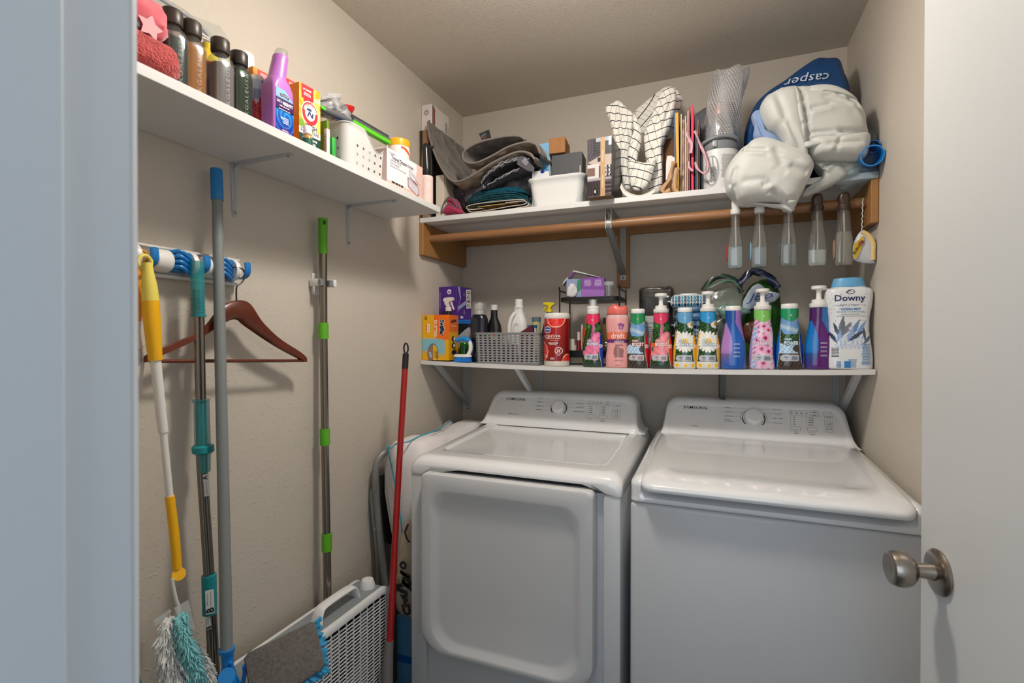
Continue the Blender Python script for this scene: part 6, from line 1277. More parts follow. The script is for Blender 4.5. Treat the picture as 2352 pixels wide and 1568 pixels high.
def S_flower(g0, petal, right, left, dark):
    def f(a, x, z, rx):
        c = greens(x, z); n_ = np.sin(x*300+z*200); m = z > .13; c[m] = greens(x*.5, z*.4, 1.4)[m]; c[(z > .10) & (np.abs(x-.004-(z-.13)*.1) < .005)] = petal*np.array([.8, .6, .8])
        for cx, cz, rx_, rz, rot in ((.010, .100, .012, .030, -.5), (.020, .075, .014, .026, -.2), (-.004, .060, .016, .022, .8), (-.018, .046, .010, .020, 1.0), (.010, .045, .014, .022, .1), (.000, .082, .014, .022, .5)):
            u = (x-cx)*math.cos(rot)+(z-cz)*math.sin(rot); w = -(x-cx)*math.sin(rot)+(z-cz)*math.cos(rot); q = (u/rx_)**2+(w/rz)**2; m = q < 1
            c[m] = (petal*(1.05-.28*q[m, None]*(.6+.4*np.sin(u[m, None]*900))))
        if dark: m = (x < -.014) & (np.abs(z-.083-.1*x) < .006); c[m] = (.85, .35, .08)
        c[z < .018] = (.17, .25, .20); sides(c, a, z, .125, left, right); nobox(c, x, z); return c
    return f
def S_daisy(right, left):
    def f(a, x, z, rx):
        c = greens(x, z); daisy(c, x, z, .022, .150, .015, 6); daisy(c, x, z, -.012, .166, .010, 5); daisy(c, x, z, -.027, .112, .018, 7); daisy(c, x, z, .001, .090, .036, 9)
        m = z < .024; c[m] = (.86, .86, .82)
        for cx in (-.024, .004, .026): m = np.hypot(x-cx, z-.012) < .006; c[m] = (.95, .75, .1)
        sides(c, a, z, .125, left, right); nobox(c, x, z); return c
    return f
def S_river(right, left):
    def f(a, x, z, rx):
        n_ = np.sin(x*500+z*100)*np.sin(z*420); c = np.stack([.42+.25*np.sin(z*160+x*60).clip(0), .60+.16*np.sin(z*160+x*60).clip(0), .80+.06*n_], 1)
        m = z < .112; c[m] = greens(x, z, 1.25)[m]; m = (z < .148-(.036-np.abs(x))*2.0) & (z > .08); c[m] = greens(x*1.3, z, .9)[m]+np.array([.08, .02, 0])*(x[m, None] < 0)
        m = z < .088; c[m] = np.stack([.26+.10*n_, .22+.09*n_, .19+.08*n_], 1)[m]; m = (z < .078+.004*np.sin(x*200)) & (z > .050) & (x < .022-.3*(z-.05)); c[m] = np.stack([.66+.2*n_, .78+.12*n_, .88+.08*n_], 1)[m]
        m = np.hypot((x-.020), (z-.066)*1.2) < .014; c[m] = (.24, .21, .18); m = z < .026; c[m] = np.stack([.24+.12*n_, .20+.10*n_, .17+.08*n_], 1)[m]
        sides(c, a, z, .135, left, right); nobox(c, x, z); return c
    return f
def S_swirl(A, B, side):
    def f(a, x, z, rx):
        s = x; t = z/.17; band = .012*np.sin((t*1.15-.15)*PI*1.25)-.010+.018*(1-t); c = np.tile(A, (len(x), 1))*(1-.25*(z[:, None] < .05)); w = .010+.016*(1-t).clip(0, 1)
        m = np.abs(s-band-.004) < w*.8+.004; c[m] = np.array(B)*(.75+.25*np.sin(t[m, None]*3)); m = s-band-.004 > w*.8+.004; c[m] = np.array(side); c[(z > .15)] = np.array(B)*.8; c[(z > .15) & (x > .006)] = np.array(side)
        k = np.clip((.060-z)/.05, 0, 1)[:, None]*(s < band+.03)[:, None]*.7; return c*(1-k)+np.array(B)*k
    return f
def S_soft(a, x, z, rx):
    n_ = np.sin(x*260+2*np.sin(z*150))*np.sin(z*210-x*120); c = np.stack([.88-.10*n_.clip(0), .80-.45*n_.clip(0), .85-.25*n_.clip(0)], 1)
    for cx, cz, r_ in ((.002, .138, .014), (.016, .126, .012), (.006, .100, .020), (-.016, .094, .016), (-.004, .066, .020), (.016, .058, .016), (0, .020, .018)):
        r = np.hypot(x-cx, z-cz); t = np.arctan2(z-cz, x-cx); m = r < r_*(.8+.2*np.cos(5*t)); c[m] = (np.array([.86, .48, .68])+(r[m, None]/r_)*np.array([.10, .30, .20])); c[r < r_*.30] = (.62, .10, .34)
    m = (x < -.016) & (n_ < -.2); c[m] = (.55, .68, .88); sides(c, a, z, .115, (.66, .52, .76), (.16, .12, .46)); nobox(c, x, z); return c
YEL_, BLU_, RED_ = (.90, .66, .16), (.06, .22, .62), (.78, .07, .12)
WCAP = PLA('e6e4e0', .35); CLEARM = clearmat('e8ecee', .12, .08)
def sbottle(u, style, collar, top, label, word=None, wcol='f4f0ec', vbase=843, y=-.338, wpx=52, htop=None, oc=None, nocol='6a3040', sw=None):
    c = at_low(u, y); k = KD(c); rx = .0385; T = thing('detergent_bottle', label, 'bottle', c, 0, 'row of waisted detergent bottles along the lower shelf edge')
    pf = interp([(0, .034, .020, 2.3), (.004, .0375, .0235, 2.3), (.020, .0385, .025, 2.3), (.050, .0385, .025, 2.3), (.080, .0365, .0235, 2.3), (.105, .0325, .0215, 2.2), (.130, .0280, .0205, 2.1), (.150, .0252, .0205, 2), (.165, .0245, .0212, 2), (.192, .0245, .0212, 2)], 90)
    obj('bottle_body', lathe([tuple(r) for r in pf], 128, paint=style), PAINT(.22, coat=.5), T)
    if collar: g = lathe([(z, .0252, .0219) for z in (.160, .166, .172, .178, .184, .190)], 40, cap0=False, cap1=False).fn(lambda p: (p.x, p.y, p.z-(.012*max(0, 1-(p.x/.0235)**2)-.004 if p.z < .161 and p.y < 0 else 0))); obj('collar', g, PLA(collar, .25, coat=.4), T); obj('collar_mark', txt(front([(0, .0252, .0219), (1, .0252, .0219)]), 'c', .002, .170, .005, h=.0004), PLA('f2f2f2', .4), T, smooth=False)
    s = front([tuple(r) for r in pf])
    if top == 'cap': g = lathe([(.191, .0232, .0215), (.193, .0240, .0222), (.204, .0240, .0222), (.2065, .022, .0205)], 48).fn(lambda p: (p.x*(1+.008*math.cos(36*math.atan2(p.y, p.x))), p.y*(1+.008*math.cos(36*math.atan2(p.y, p.x))), p.z)); obj('screw_cap', g, WCAP, T)
    elif top == 'pump':
        obj('pump_ring', lathe([(.191, .0240), (.193, .0255), (.203, .0255), (.2045, .0235)], 44), WCAP, T); obj('pump_collar', lathe([(.204, .0185), (.205, .0195), (.215, .0195), (.216, .017)], 40), WCAP, T)
        obj('pump_stem', lathe([(.215, .0085), (.226, .0070), (.240, .0072), (.247, .009)], 28), WCAP, T); obj('pump_head', lathe([(.246, .010), (.247, .0185), (.249, .0205), (.257, .0205), (.2585, .018)], 44), WCAP, T); obj('nozzle', box(.008, .026, -.004, .004, .244, .250, .002), WCAP, T)
    else:
        obj('spray_ring', lathe([(.191, .0215), (.193, .0228), (.206, .0228), (.207, .0205), (.209, .0205), (.2105, .022), (.220, .022), (.221, .018)], 44), WCAP, T)
        obj('spray_nozzle', lathe([(.220, .010), (.240, .0095), (.242, .007)], 28), WCAP, T); obj('clear_cap', lathe([(.220, .0165), (.221, .0168), (.243, .0162), (.245, .015)], 40, cap0=False), CLEARM, T)
    if word:
        lettering(T, PLA(oc or wcol, .4), *( [txt(s, word, .003, .083, .040, hgt=.0135, bold=.075, h=.0003), txt(s, 'Hello', -.006, .0955, .022, hgt=.0080, bold=.07, shear=.2, h=.0003)]), name='word_outline')
        lettering(T, PLA(wcol, .4), txt(s, word, .003, .083, .039, hgt=.0115, bold=.02, h=.0006), txt(s, 'Hello', -.006, .0955, .020, hgt=.0065, bold=.015, shear=.2, h=.0006), *([txt(s, word[:3], .0325, .076, .009, hgt=.013, bold=.03, h=.0005)] if c.x < 1.15 else []))
        lettering(T, PLA(nocol, .5), txt(s, 'NO', -.011, .0385, .010, bold=.04, h=.0004), bars(s, -.011, .0315, .010, .003, 1), bars(s, .012, .036, .020, .012, 4), name='fact_print')
        P_ = plane; lettering(T, PLA('eeeadf', .5), fl(s, [(.019, .112), (.030, .116), (.030, .120), (.019, .117)], .0003), name='ribbon')
    if sw: lettering(T, PLA('e6e0f0', .5), *[bars(s, .010, .082-.013*i, .022, .006, 2, .35) for i in range(4)], name='fact_print')
    return T, s
P1, P2 = np.array([.90, .45, .62]), np.array([.92, .52, .56])
sbottle(1362, S_flower(0, P1, BLU_, None, False), 'e02a5c', 'spray', 'detergent bottle with pink collar, clear spray cap, pink flower and blue side', 'POWER', 'f4f4f6', oc='2c62a8', nocol='3c4c80')
sbottle(1465, S_river(RED_, None), '14884a', 'cap', 'detergent bottle with green collar, river picture and red side panel', 'BOOST', 'f6f0ec', oc='c83038', nocol='a03038')
sbottle(1518, S_flower(0, P2, (.85, .18, .10), (.72, .08, .20), True), 'd8305c', 'pump', 'pump bottle with pink collar and salmon hibiscus between river and daisy bottles', 'BOOST', 'f6f0ec', oc='b8503c', nocol='b04048')
sbottle(1573, S_daisy(YEL_, YEL_), '5f9fcc', 'cap', 'daisy-printed bottle with pale blue collar and plain white screw cap', 'Brite', 'eef4f8', oc='2f7098', nocol='3c5c74')
sbottle(1626, S_daisy(YEL_, YEL_), '2592d0', 'pump', 'daisy-printed bottle with bright blue collar and white pump', 'Brite', 'eef4f8', oc='2f7098', nocol='3c5c74')
sbottle(1684, S_swirl([.66, .48, .74], [.08, .36, .72], [.58, .42, .72]), None, 'cap', 'lilac bottle with blue swirl and white screw cap', sw=1)
sbottle(1751, S_soft, '7cc05a', 'pump', 'pump bottle with lime collar and pink blossom print', 'SOFT', 'f4ecf2', oc='a06a90', nocol='3a3a6a')
sbottle(1813, S_river(BLU_, (.08, .40, .72)), '16905c', 'cap', 'bottle with teal-green collar, river picture and blue side panels', 'POWER', 'e4f0f6', oc='2f7aa0', nocol='3a4a80')
sbottle(1880, S_swirl([.06, .44, .74], [.36, .12, .46], [.08, .46, .76]), None, 'pump', 'purple and blue swirl bottle with white pump next to the big white bottle', sw=1)
# pink bead bottle with wavy lid
c = at_low(1418, -.338); T = thing('scent_bead_bottle', 'pink waisted bottle of scent beads with wavy coral lid', 'bottle', c)
pf = interp([(0, .038, .026), (.005, .0415, .029), (.035, .0415, .029), (.065, .0375, .027), (.095, .0365, .0265), (.125, .0385, .0275), (.155, .0405, .029), (.172, .0405, .029), (.180, .0385, .027), (.188, .0345, .0245)], 60)
def dre(a, x, z, rx):
    cc = np.tile([.89, .62, .61], (len(x), 1)); m = (z > .099) & (z < .127); cc[m] = (.90, .44, .33); m = (z > .0865) & (z <= .099); cc[m] = (.42, .17, .44)
    r = lambda cx, cz, R: np.hypot(x-cx, z-cz) < R
    h = (r(.004, .066, .011) | r(.016, .060, .009) | ((np.abs(x-.009) < .016) & (z > .036) & (z < .064) & (z > .036+.0*(x))));  cc[h] = (.58, .38, .38)
    h = r(.013, .152, .0065) | r(.021, .150, .006) | ((np.abs(x-.017) < .008) & (z > .136) & (z < .150)); cc[h] = (.55, .25, .52); cc[z > .178] = (.80, .66, .66); return cc
obj('bottle_body', lathe([tuple(r) for r in pf], 72, paint=dre), PAINT(.25, coat=.4), T)
def wave(p):
    if p.z < .196: return p
    k = (p.z-.196)/.034; top = .020+.011*math.exp(-((p.x+.010)/.016)**2)+.010*math.exp(-((p.x-.029)/.006)**2); return (p.x, p.y, .196+k*top)
obj('lid', lathe([(.187, .0345, .0255), (.190, .0365, .027), (.196, .0366, .027), (.206, .0362, .0265), (.216, .0350, .025), (.224, .031, .021), (.229, .020, .013), (.230, .008, .005)], 48).fn(wave), PLA('d8655e', .35, coat=.2), T, angle=180)
s = front([tuple(r) for r in pf]); lettering(T, PLA('f4e4de', .5), txt(s, 'dreft', .006, .113, .046, hgt=.020, bold=.01), txt(s, 'blissfuls', .010, .0925, .034, hgt=.0085, shear=.3), bars(s, .017, .143, .009, .010, 4))
lettering(T, PLA('7c3446', .5), bars(s, .010, .080, .032, .006, 2), bars(s, .010, .026, .034, .006, 2, .3), bars(s, .006, .010, .020, .004, 1), name='small_print')
# big white bottle with blue cap
c = at_low(1960, -.335); c.x = 1.4935; T = thing('scent_booster_bottle', 'big white bottle with pale blue cap and blue leaf print, by the right wall', 'bottle', c, 0)
Hd = c_h(c, 638); Z_ = Hd/.272
pf = interp([(0, .058, .030, 3), (.004, .062, .033, 3), (.030, .0625, .034, 3), (.075, .058, .032, 3), (.115, .053, .030, 3), (.150, .0535, .030, 3), (.190, .060, .032, 3), (.222, .0625, .033, 3), (.236, .060, .031, 2.8), (.243, .048, .027, 2.5), (.246, .040, .025, 2.3)], 110)
pf[:, 0] *= Z_
def dwn(a, x, z, rx):
    z = z/Z_; cc = np.tile([.86, .87, .88], (len(x), 1)); n_ = np.sin(x*600+np.sin(z*300)*3)*np.sin(z*500)
    m = (z < .10) & (z > .060) & (n_ > .1) & (np.abs(x) < .04); cc[m] = (.60, .70, .86)
    for cx, cz, L, w, rot, col_ in ((-.034, .115, .026, .005, .35, (.16, .22, .34)), (-.022, .125, .034, .008, -.12, (.40, .43, .48)), (-.010, .118, .026, .007, -.5, (.45, .47, .52)), (.010, .118, .034, .007, -.45, (.40, .52, .72)), (.026, .118, .030, .0055, -.5, (.46, .60, .80)), (.014, .098, .028, .006, -.9, (.22, .27, .36)), (-.044, .095, .022, .005, .5, (.18, .25, .36)), (.044, .088, .020, .005, -.7, (.34, .42, .56)), (.036, .104, .022, .004, .1, (.3, .33, .4)), (.0, .104, .026, .006, -.3, (.55, .65, .82)), (-.028, .098, .020, .005, -.3, (.5, .62, .82))):
        u = (x-cx)*math.cos(rot)+(z-cz)*math.sin(rot); v_ = -(x-cx)*math.sin(rot)+(z-cz)*math.cos(rot); m = np.abs(u) < w*(1-np.abs(v_/L)**1.5).clip(0, 1)*(np.abs(v_) < L); cc[m] = col_
    rgd = np.sin(x*1300)*np.sin(z*1100); m = (rgd > .93) & (z > .1) & (np.abs(x) > .025); cc[m] = (.25, .28, .34); return cc
obj('bottle_body', lathe([tuple(r) for r in pf], 170, paint=dwn), PAINT(.25, coat=.4), T)
obj('cap', lathe([(.244*Z_, .045, .028), (.2445*Z_, .0455, .0285), (.262*Z_, .041, .0265), (.270*Z_, .0385, .025), (.272*Z_, .035, .022)], 48), PLA('62a4d0', .3), T)
s0 = front([tuple(r) for r in pf], 3); s = lambda a, t, h=0: s0(a, t*Z_, h)
lettering(T, INK('1c2458'), txt(s, 'Downy', -.002, .208, .078, hgt=.024, bold=.015), strip(s, [(-.012, .226), (-.006, .234), (.004, .236), (.010, .230), (.006, .224), (-.004, .222), (-.010, .227), (-.004, .232), (.003, .230)], .0016))
lettering(T, INK('5a6068'), txt(s, 'light | l\u00e9ger', -.002, .190, .052, hgt=.007), strip(s, [(-.042, .189), (-.030, .189)], .0008), strip(s, [(.026, .189), (.038, .189)], .0008)); lettering(T, INK('2a78b8'), txt(s, 'OCEAN MIST', 0, .178, .050, bold=.03), txt(s, 'BRUME OC\u00c9ANIQUE', 0, .170, .070, hgt=.0052))
lettering(T, INK('40464e'), txt(s, 'in-wash scent booster', 0, .163, .048), txt(s, 'rehausseur de parfum pour lessive', 0, .157, .070, hgt=.004)); lettering(T, INK('2a80c0'), bars(s, .040, .045, .026, .062, 14, .45, seed=5), bars(s, .005, .018, .022, .026, 7, .4, seed=6), bars(s, -.030, .014, .014, .020, 5, .6), fl(s, [(-.016, .004), (.000, .004), (.000, .024), (-.016, .024)], .0002))
g = G()
for i in range(7): g.add(fl(s, [(-.048, .036+.0042*i), (-.030, .036+.0042*i), (-.030, .038+.0042*i), (-.048, .038+.0042*i)]))
obj('barcode', g, BLACK, T, smooth=False, kind='stuff')
T = thing('clear_bottle', 'clear bottle with dark blue tip half hidden behind swirl and white bottles', 'bottle', at_low(1903, -.20)); obj('bottle_body', lathe([(0, .022), (.10, .022), (.14, .012), (.165, .010)], 28), mat('a8a6a4', .2, alpha=.45), T); obj('tip', cyl(.010, .160, .185), PLA('1b2350', .4), T)
# tall wipes canister with grapefruit print
c = at_low(1279, -.33); T = thing('wipes_canister', 'red grapefruit-printed wipes canister with white lid on lower shelf', 'canister', c)
k = KD(c); rw = 29.5*k; Hw = c_h(c, 719)
def gf(a, x, z, rx):
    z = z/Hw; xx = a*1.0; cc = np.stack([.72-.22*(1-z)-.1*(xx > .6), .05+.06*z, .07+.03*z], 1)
    for cx, cz, R in ((.20, .92, .20), (-1.25, .27, .20), (1.35, .08, .16)):
        r = np.hypot((xx-cx)*.25, (z-cz)); t = np.arctan2(z-cz, (xx-cx)*.25); m = r < R; cc[m] = (.95, .80, .66); m = r < R*.92; cc[m] = (.86, .12, .12); m = (r < R*.90) & (np.abs(np.sin(t*5)) < .10); cc[m] = (.93, .45, .38); m = (r < R*.9) & (np.sin(r*300+t*30) > .7); cc[m] = (.92, .25, .22)
    cc[(z < .10)] = (.80, .78, .72); cc[z > .90] = (.85, .84, .82); return cc
obj('can', lathe([(0, rw*.96), (.003, rw)]+[(Hw*.9*i/60, rw) for i in range(2, 61)], 96, paint=gf), PAINT(.28, coat=.3), T)
obj('lid', lathe([(Hw*.895, rw*1.01), (Hw*.90, rw*1.02), (Hw*.965, rw*1.01), (Hw*.99, rw*.96), (Hw, rw*.85)], 48), PLA('d9d7d2', .4), T)
s = front([(0, rw, rw), (1, rw, rw)]); lettering(T, PLA('f2e8e4', .5), txt(s, 'SCENT\u0131VA', -.006, Hw*.56, rw*1.35, bold=.01), txt(s, 'DISINFECTING WIPES,', -.003, Hw*.515, rw*1.15, hgt=.0042, bold=.02), bars(s, .004, Hw*.478, rw*.8, .003, 1), bars(s, -.002, Hw*.145, rw*.4, .010, 3), bars(s, -rw*.6, Hw*.19, rw*.35, .012, 4))
obj('emblem_rim', ell(s, -rw*.48, Hw*.685, rw*.31, .0125, 28, .0004), PLA('e8e4f0', .5), T, smooth=False); obj('emblem', ell(s, -rw*.48, Hw*.685, rw*.28, .0095, 28, .0007), PLA('2c52a0', .4), T, smooth=False); obj('emblem_word', txt(s, 'CLOROX', -rw*.48, Hw*.685, rw*.46, bold=.05, h=.001), PLA('f4f4f4', .5), T, smooth=False)
obj('claim_band', fl(s, [(-rw*.55, Hw*.395), (rw*.42, Hw*.395), (rw*.42, Hw*.45), (-rw*.55, Hw*.45)], .0004), BLACK, T, smooth=False); lettering(T, PLA('e8dcd8', .5), txt(s, 'KILLS 99.9%', 0, Hw*.435, rw*.75, bold=.04, h=.0007), bars(s, 0, Hw*.408, rw*.7, .005, 2, h=.0007))
rg2 = [(rw*.42+.0125*math.cos(t), Hw*.29+.0125*math.sin(t)) for t in [2*PI*i/28 for i in range(29)]]; lettering(T, PLA('f0e4e2', .5), strip(s, rg2, .0022), strip(s, [(rw*.42-.004, Hw*.29-.007), (rw*.42-.002, Hw*.29+.007)], .003), strip(s, [(rw*.42+.004, Hw*.29-.007), (rw*.42+.003, Hw*.29+.004)], .003), strip(s, [(rw*.42-.008, Hw*.29-.008), (rw*.42+.009, Hw*.29+.009)], .0015), bars(s, rw*.42, Hw*.205, .016, .003, 1))
# dusters carton
c0, c1 = px(970, 780, 1, -.365), px(1031, 780, 1, -.365); zt = px(1000, 723, 1, -.365).z; c = Vector(((c0.x+c1.x)/2, -.365+.04, ZL(c0.x)+.0006)); w2 = (c1.x-c0.x)/2; hh = zt-c.z
T, F, R, L = boxthing('dusters_carton', 'yellow and orange dusters carton at the left end of the lower shelf', 'box', c, 2*w2, .08, hh, PLA('e88a12', .45))
def sw(X, Z):
    x, z = X/w2, Z/hh; cc = np.tile([.90, .66, .06], (len(x), 1)); m = np.hypot((x-.42)*.75, (z-.80)*1.0) < .42; m |= (x > .1) & (z > .45) & (x > .42-(z-.45)*.6) & (z > .38+.3*(1-x)); m &= z > .40; cc[m] = (.93, .42, .06)
    nn = np.sin(x*60+np.sin(z*50)*2)*np.sin(z*70); m = (x < .72+.06*nn) & (z > .15+.05*nn-.05*x) & (z < .485+.025*nn-.06*(x > .2)*x); cc[m] = np.stack([.50+.08*nn, .72+.06*nn, .76+.05*nn], 1)[m]
    m = np.hypot((x+.18), (z-.13)*1.75) < .42; cc[m] = (.20, .42, .62); m = np.hypot((x+.18), (z-.13)*1.75) < .38; cc[m] = (.90, .70, .10); m &= x < -.18; cc[m] = (.58, .42, .34); m = (np.abs(x+.36+(z-.1)*.8) < .08) & (z > .06) & (z < .18); cc[m] = (.62, .74, .80); return cc
obj('printed_front', patch(F, -w2, w2, 0, hh, sw, 70, 110), PAINT(.35), T)
def sws(X, Z): t = X/.04; z = Z/hh; cc = np.tile([.88, .62, .08], (len(t), 1)); m = (z > .62) & (np.hypot(t*.5, z-.85) < .5); cc[m] = (.90, .40, .07); return cc
obj('printed_side', patch(R, -.04, .04, 0, hh, sws, 16, 50), PAINT(.35), T)
lettering(T, PLA('14204a', .5), txt(F, 'Swiffer', w2*.50, hh*.72, hh*.36, hgt=w2*.36, rot=-90, bold=.04, shear=.2, h=.0009)); lettering(T, PLA('f6efe4', .5), txt(F, 'Swiffer', w2*.50, hh*.72, hh*.365, hgt=w2*.42, rot=-90, bold=.10, shear=.2, h=.0007), txt(F, 'DUSTERS', w2*.02, hh*.70, hh*.36, hgt=w2*.22, rot=-90, bold=.02, h=.0007), fl(F, [(-w2*.64, hh*.62), (-w2*.44, hh*.62), (-w2*.44, hh*.80), (-w2*.64, hh*.80)], .0006))
lettering(T, PLA('3a3012', .5), txt(F, '10', -w2*.72, hh*.93, hh*.07, hgt=w2*.22, rot=-90, bold=.03, h=.0008), txt(F, '1-SIDED', w2*.10, hh*.13, hh*.19, hgt=w2*.17, rot=-90, bold=.03, h=.0008), txt(F, 'TRAP + LOCK', -w2*.08, hh*.13, hh*.16, hgt=w2*.08, rot=-90, h=.0008), bars(F, -w2*.54, hh*.71, w2*.12, hh*.15, 10, h=.0009)); obj('orange_tab', fl(F, [(-w2*.70, hh*.62), (-w2*.63, hh*.62), (-w2*.63, hh*.80), (-w2*.70, hh*.80)], .0007), PLA('e06a20', .5), T, smooth=False)
lettering(T, PLA('14204a', .5), txt(R, 'Swiffer', 0, hh*.87, .05, hgt=.014, rot=8, bold=.05, shear=.2, h=.0007), ell(R, 0, hh*.47, .018, .012), ell(R, 0, hh*.32, .018, .012), ell(R, 0, hh*.17, .018, .010)); lettering(T, PLA('f4d8b4', .5), txt(R, 'DUSTERS', 0, hh*.76, .044, hgt=.006, h=.0007), ell(R, .006, hh*.47, .009, .010, h=.0009), ell(R, .004, hh*.32, .010, .008, h=.0009))
# clear tub, purple carton on it
c0, c1 = px(1056, 780, 1, -.235), px(1087, 780, 1, -.235); zt = px(1070, 734, 1, -.235).z; xb_, yb2 = c1.x-.062, -.17
c = Vector((xb_, yb2, ZL(.15)+.0006)); ht = zt-c.z
T = thing('clear_tub', 'clear tub with blue lid holding grey pads under the purple carton', 'tub', c)
obj('tub_body', rrl([(.052, .056, .012, 0, 0, 0), (.057, .061, .014, ht*.9, 0, 0)]), mat('24282c', .2, alpha=.85, coat=.6), T); obj('lid', rrl([(.059, .063, .014, ht*.9, 0, 0), (.060, .064, .014, ht*.98, 0, 0), (.056, .060, .012, ht, 0, 0)]), PLA('1f6fc0', .35), T); obj('pads', inflate([(-.04, ht*.35), (-.02, ht*.55), (.02, ht*.75), (.045, ht*.8), (.045, ht*.5), (.0, ht*.3)], -.0625, .006, .01, n=30, k=6, wr=.003, ws=50), PLA('a8a8ac', .7), T)
T, F, R, L = boxthing('pads_carton', 'purple mopping pads carton on the blue-lidded tub in the corner', 'box', (0, 0, 0), .115, .115, .125, PLA('4a2086', .4), 0)
A1 = px(1050, 735, 1, -.235); T.location = (A1.x-.052, -.235+.062, c.z+ht+.0006); T.rotation_euler = (0, 0, math.radians(-6)); hp = px(1050, 657, 1, -.235).z-(c.z+ht)
for o in T.children: o.scale = (1, 1, hp/.125)
lettering(T, PLA('e4dcf0', .5), ell(F, .018, hp*.84, .011, .011, 24), bars(F, -.030, hp*.6, .004, hp*.5, 16), ell(F, .000, hp*.50, .008, .008), ell(R, -.020, hp*.08, .012, .006)); obj('symbol', join(strip(F, [(.012, hp*.82), (.020, hp*.86)], .004, .0008), strip(F, [(.018, hp*.80), (.024, hp*.83)], .003, .0008)), PLA('2c1450', .5), T, smooth=False, kind='stuff')
obj('mop_print', join(fl(R, [(-.052, hp*.99), (-.034, hp*.99), (-.026, hp*.62), (-.032, hp*.60)], .0004), fl(R, [(-.052, hp*.38), (.018, hp*.62), (.020, hp*.50), (-.048, hp*.28)], .0006)), PLA('9aa8c8', .4), T, smooth=False, kind='stuff'); obj('magenta_print', fl(R, [(-.057, hp*.25), (-.045, hp*.6), (-.030, hp*.62), (-.034, hp*.35), (-.048, hp*.2)], .0003), PLA('7c3c94', .5), T, smooth=False)
obj('white_panel', fl(R, [(.016, hp*.35), (.054, hp*.38), (.052, hp*.96), (.012, hp*.93)], .0005), PLA('dcd8d4', .5), T, smooth=False); lettering(T, INK('2a2a30'), bars(R, .033, hp*.85, .032, hp*.10, 2, .6, h=.0008), strip(R, [(.034, hp*.78), (.040, hp*.6)], .003, .0008), bars(R, .032, hp*.45, .028, hp*.08, 3, h=.0008)); obj('green_block', fl(R, [(.020, hp*.66), (.030, hp*.66), (.030, hp*.73), (.020, hp*.73)], .0009), PLA('2a8a30', .5), T, smooth=False); obj('red_block', fl(R, [(.020, hp*.56), (.048, hp*.55), (.046, hp*.60), (.022, hp*.61)], .0009), PLA('a01838', .5), T, smooth=False)
lettering(T, PLA('c8b8dc', .5), bars(R, -.002, hp*.78, .012, hp*.08, 3, .4), bars(R, .0, hp*.24, .014, hp*.12, 4, .4))
# trigger spray heads
def sprayer(name, label, u, y, vtop, vneck, body, head, r, flip=1, bodyh=None, w=1):
    c = at_low(u, y); T = thing(name, label, 'bottle', c); hn, ht = c_h(c, vneck), c_h(c, vtop)
    obj('bottle_body', lathe([(0, r, r*.7, 3), (hn*.62, r, r*.7, 3), (hn*.82, r*.7, r*.55, 2.4), (hn, .012, .012, 2)], 32), body, T); k = (ht-hn)/.048
    obj('collar', lathe([(hn-.001, .0135*w), (hn+.014*k, .0125*w)], 28), head, T)
    P = [(-.024, .038), (-.018, .046), (.0, .048), (.022, .048), (.026, .042), (.024, .036), (.004, .030), (.006, .014), (-.008, .014), (-.010, .026)]
    g = prism([(a*flip*w, hn+b*k) for a, b in P][::flip], .018*w, 'y').mv(0, -.009*w); bm = bmesh.new()
    obj('trigger_head', g, head, T, angle=50); o = T.children[-1]; md = o.modifiers.new('bevel', 'BEVEL'); md.width = .0025; md.segments = 2; md.limit_method = 'ANGLE'
    obj('trigger', tube(spline([(.012*flip*w, -.0, hn+.034*k), (.018*flip*w, 0, hn+.020*k), (.026*flip*w, 0, hn+.004*k)], 5), [.0045*w]*5+[.004*w]*5+[.0035*w], 10), head, T); return T
sprayer('spray_bottle', 'dark spray bottle with white trigger behind the dusters carton', 1030, -.285, 683, 714, PLA('141416', .3), PLA('d6d0ca', .35), .026, 1)
T = thing('dish_soap_bottle', 'translucent green bottle behind the blue scrub brush', 'bottle', at_low(1067, -.29)); obj('bottle_body', lathe([(0, .022), (.05, .022), (.075, .019), (.079, .016)], 28), mat('0c5a1c', .12, alpha=.9, coat=.6), T); obj('label', lathe([(.052, .0215), (.078, .0185)], 28, cap0=False, cap1=False), PLA('1c8a2c', .4), T)
# scrub brush with arched handle
c = at_low(1063, -.345); k = KD(c); T = thing('scrub_brush', 'blue-bristled scrub brush with arched blue and white handle', 'brush', c)
obj('brush_base', lathe([(.020, .036, .022, 2.4), (.022, .039, .024, 2.4), (.028, .038, .023, 2.4), (.031, .032, .018, 2.4)], 36), WCAP, T)
g = G(); rg = random.Random(2)
for i in range(420):
    a = rg.uniform(0, 2*PI); q = math.sqrt(rg.uniform(0, 1)) if i > 220 else 1; x, y = .034*q*math.cos(a), .020*q*math.sin(a); g.add(tube([(x, y, .022), (x*1.14, y*1.2, .001)], .0014, 4))
obj('bristles', g, PLA('1878d0', .5), T, kind='stuff')
obj('handle_arm', tube(spline([(.024, 0, .028), (.034, 0, .048), (.034, 0, .072), (.026, 0, .086)], 6), .0085, 14), WCAP, T); obj('handle_grip', tube(spline([(.032, 0, .082), (.014, 0, .093), (-.014, 0, .092), (-.034, 0, .083)], 6), [.0095]*12+[.009]*5+[.007, .004], 14), PLA('1f86d4', .35), T)
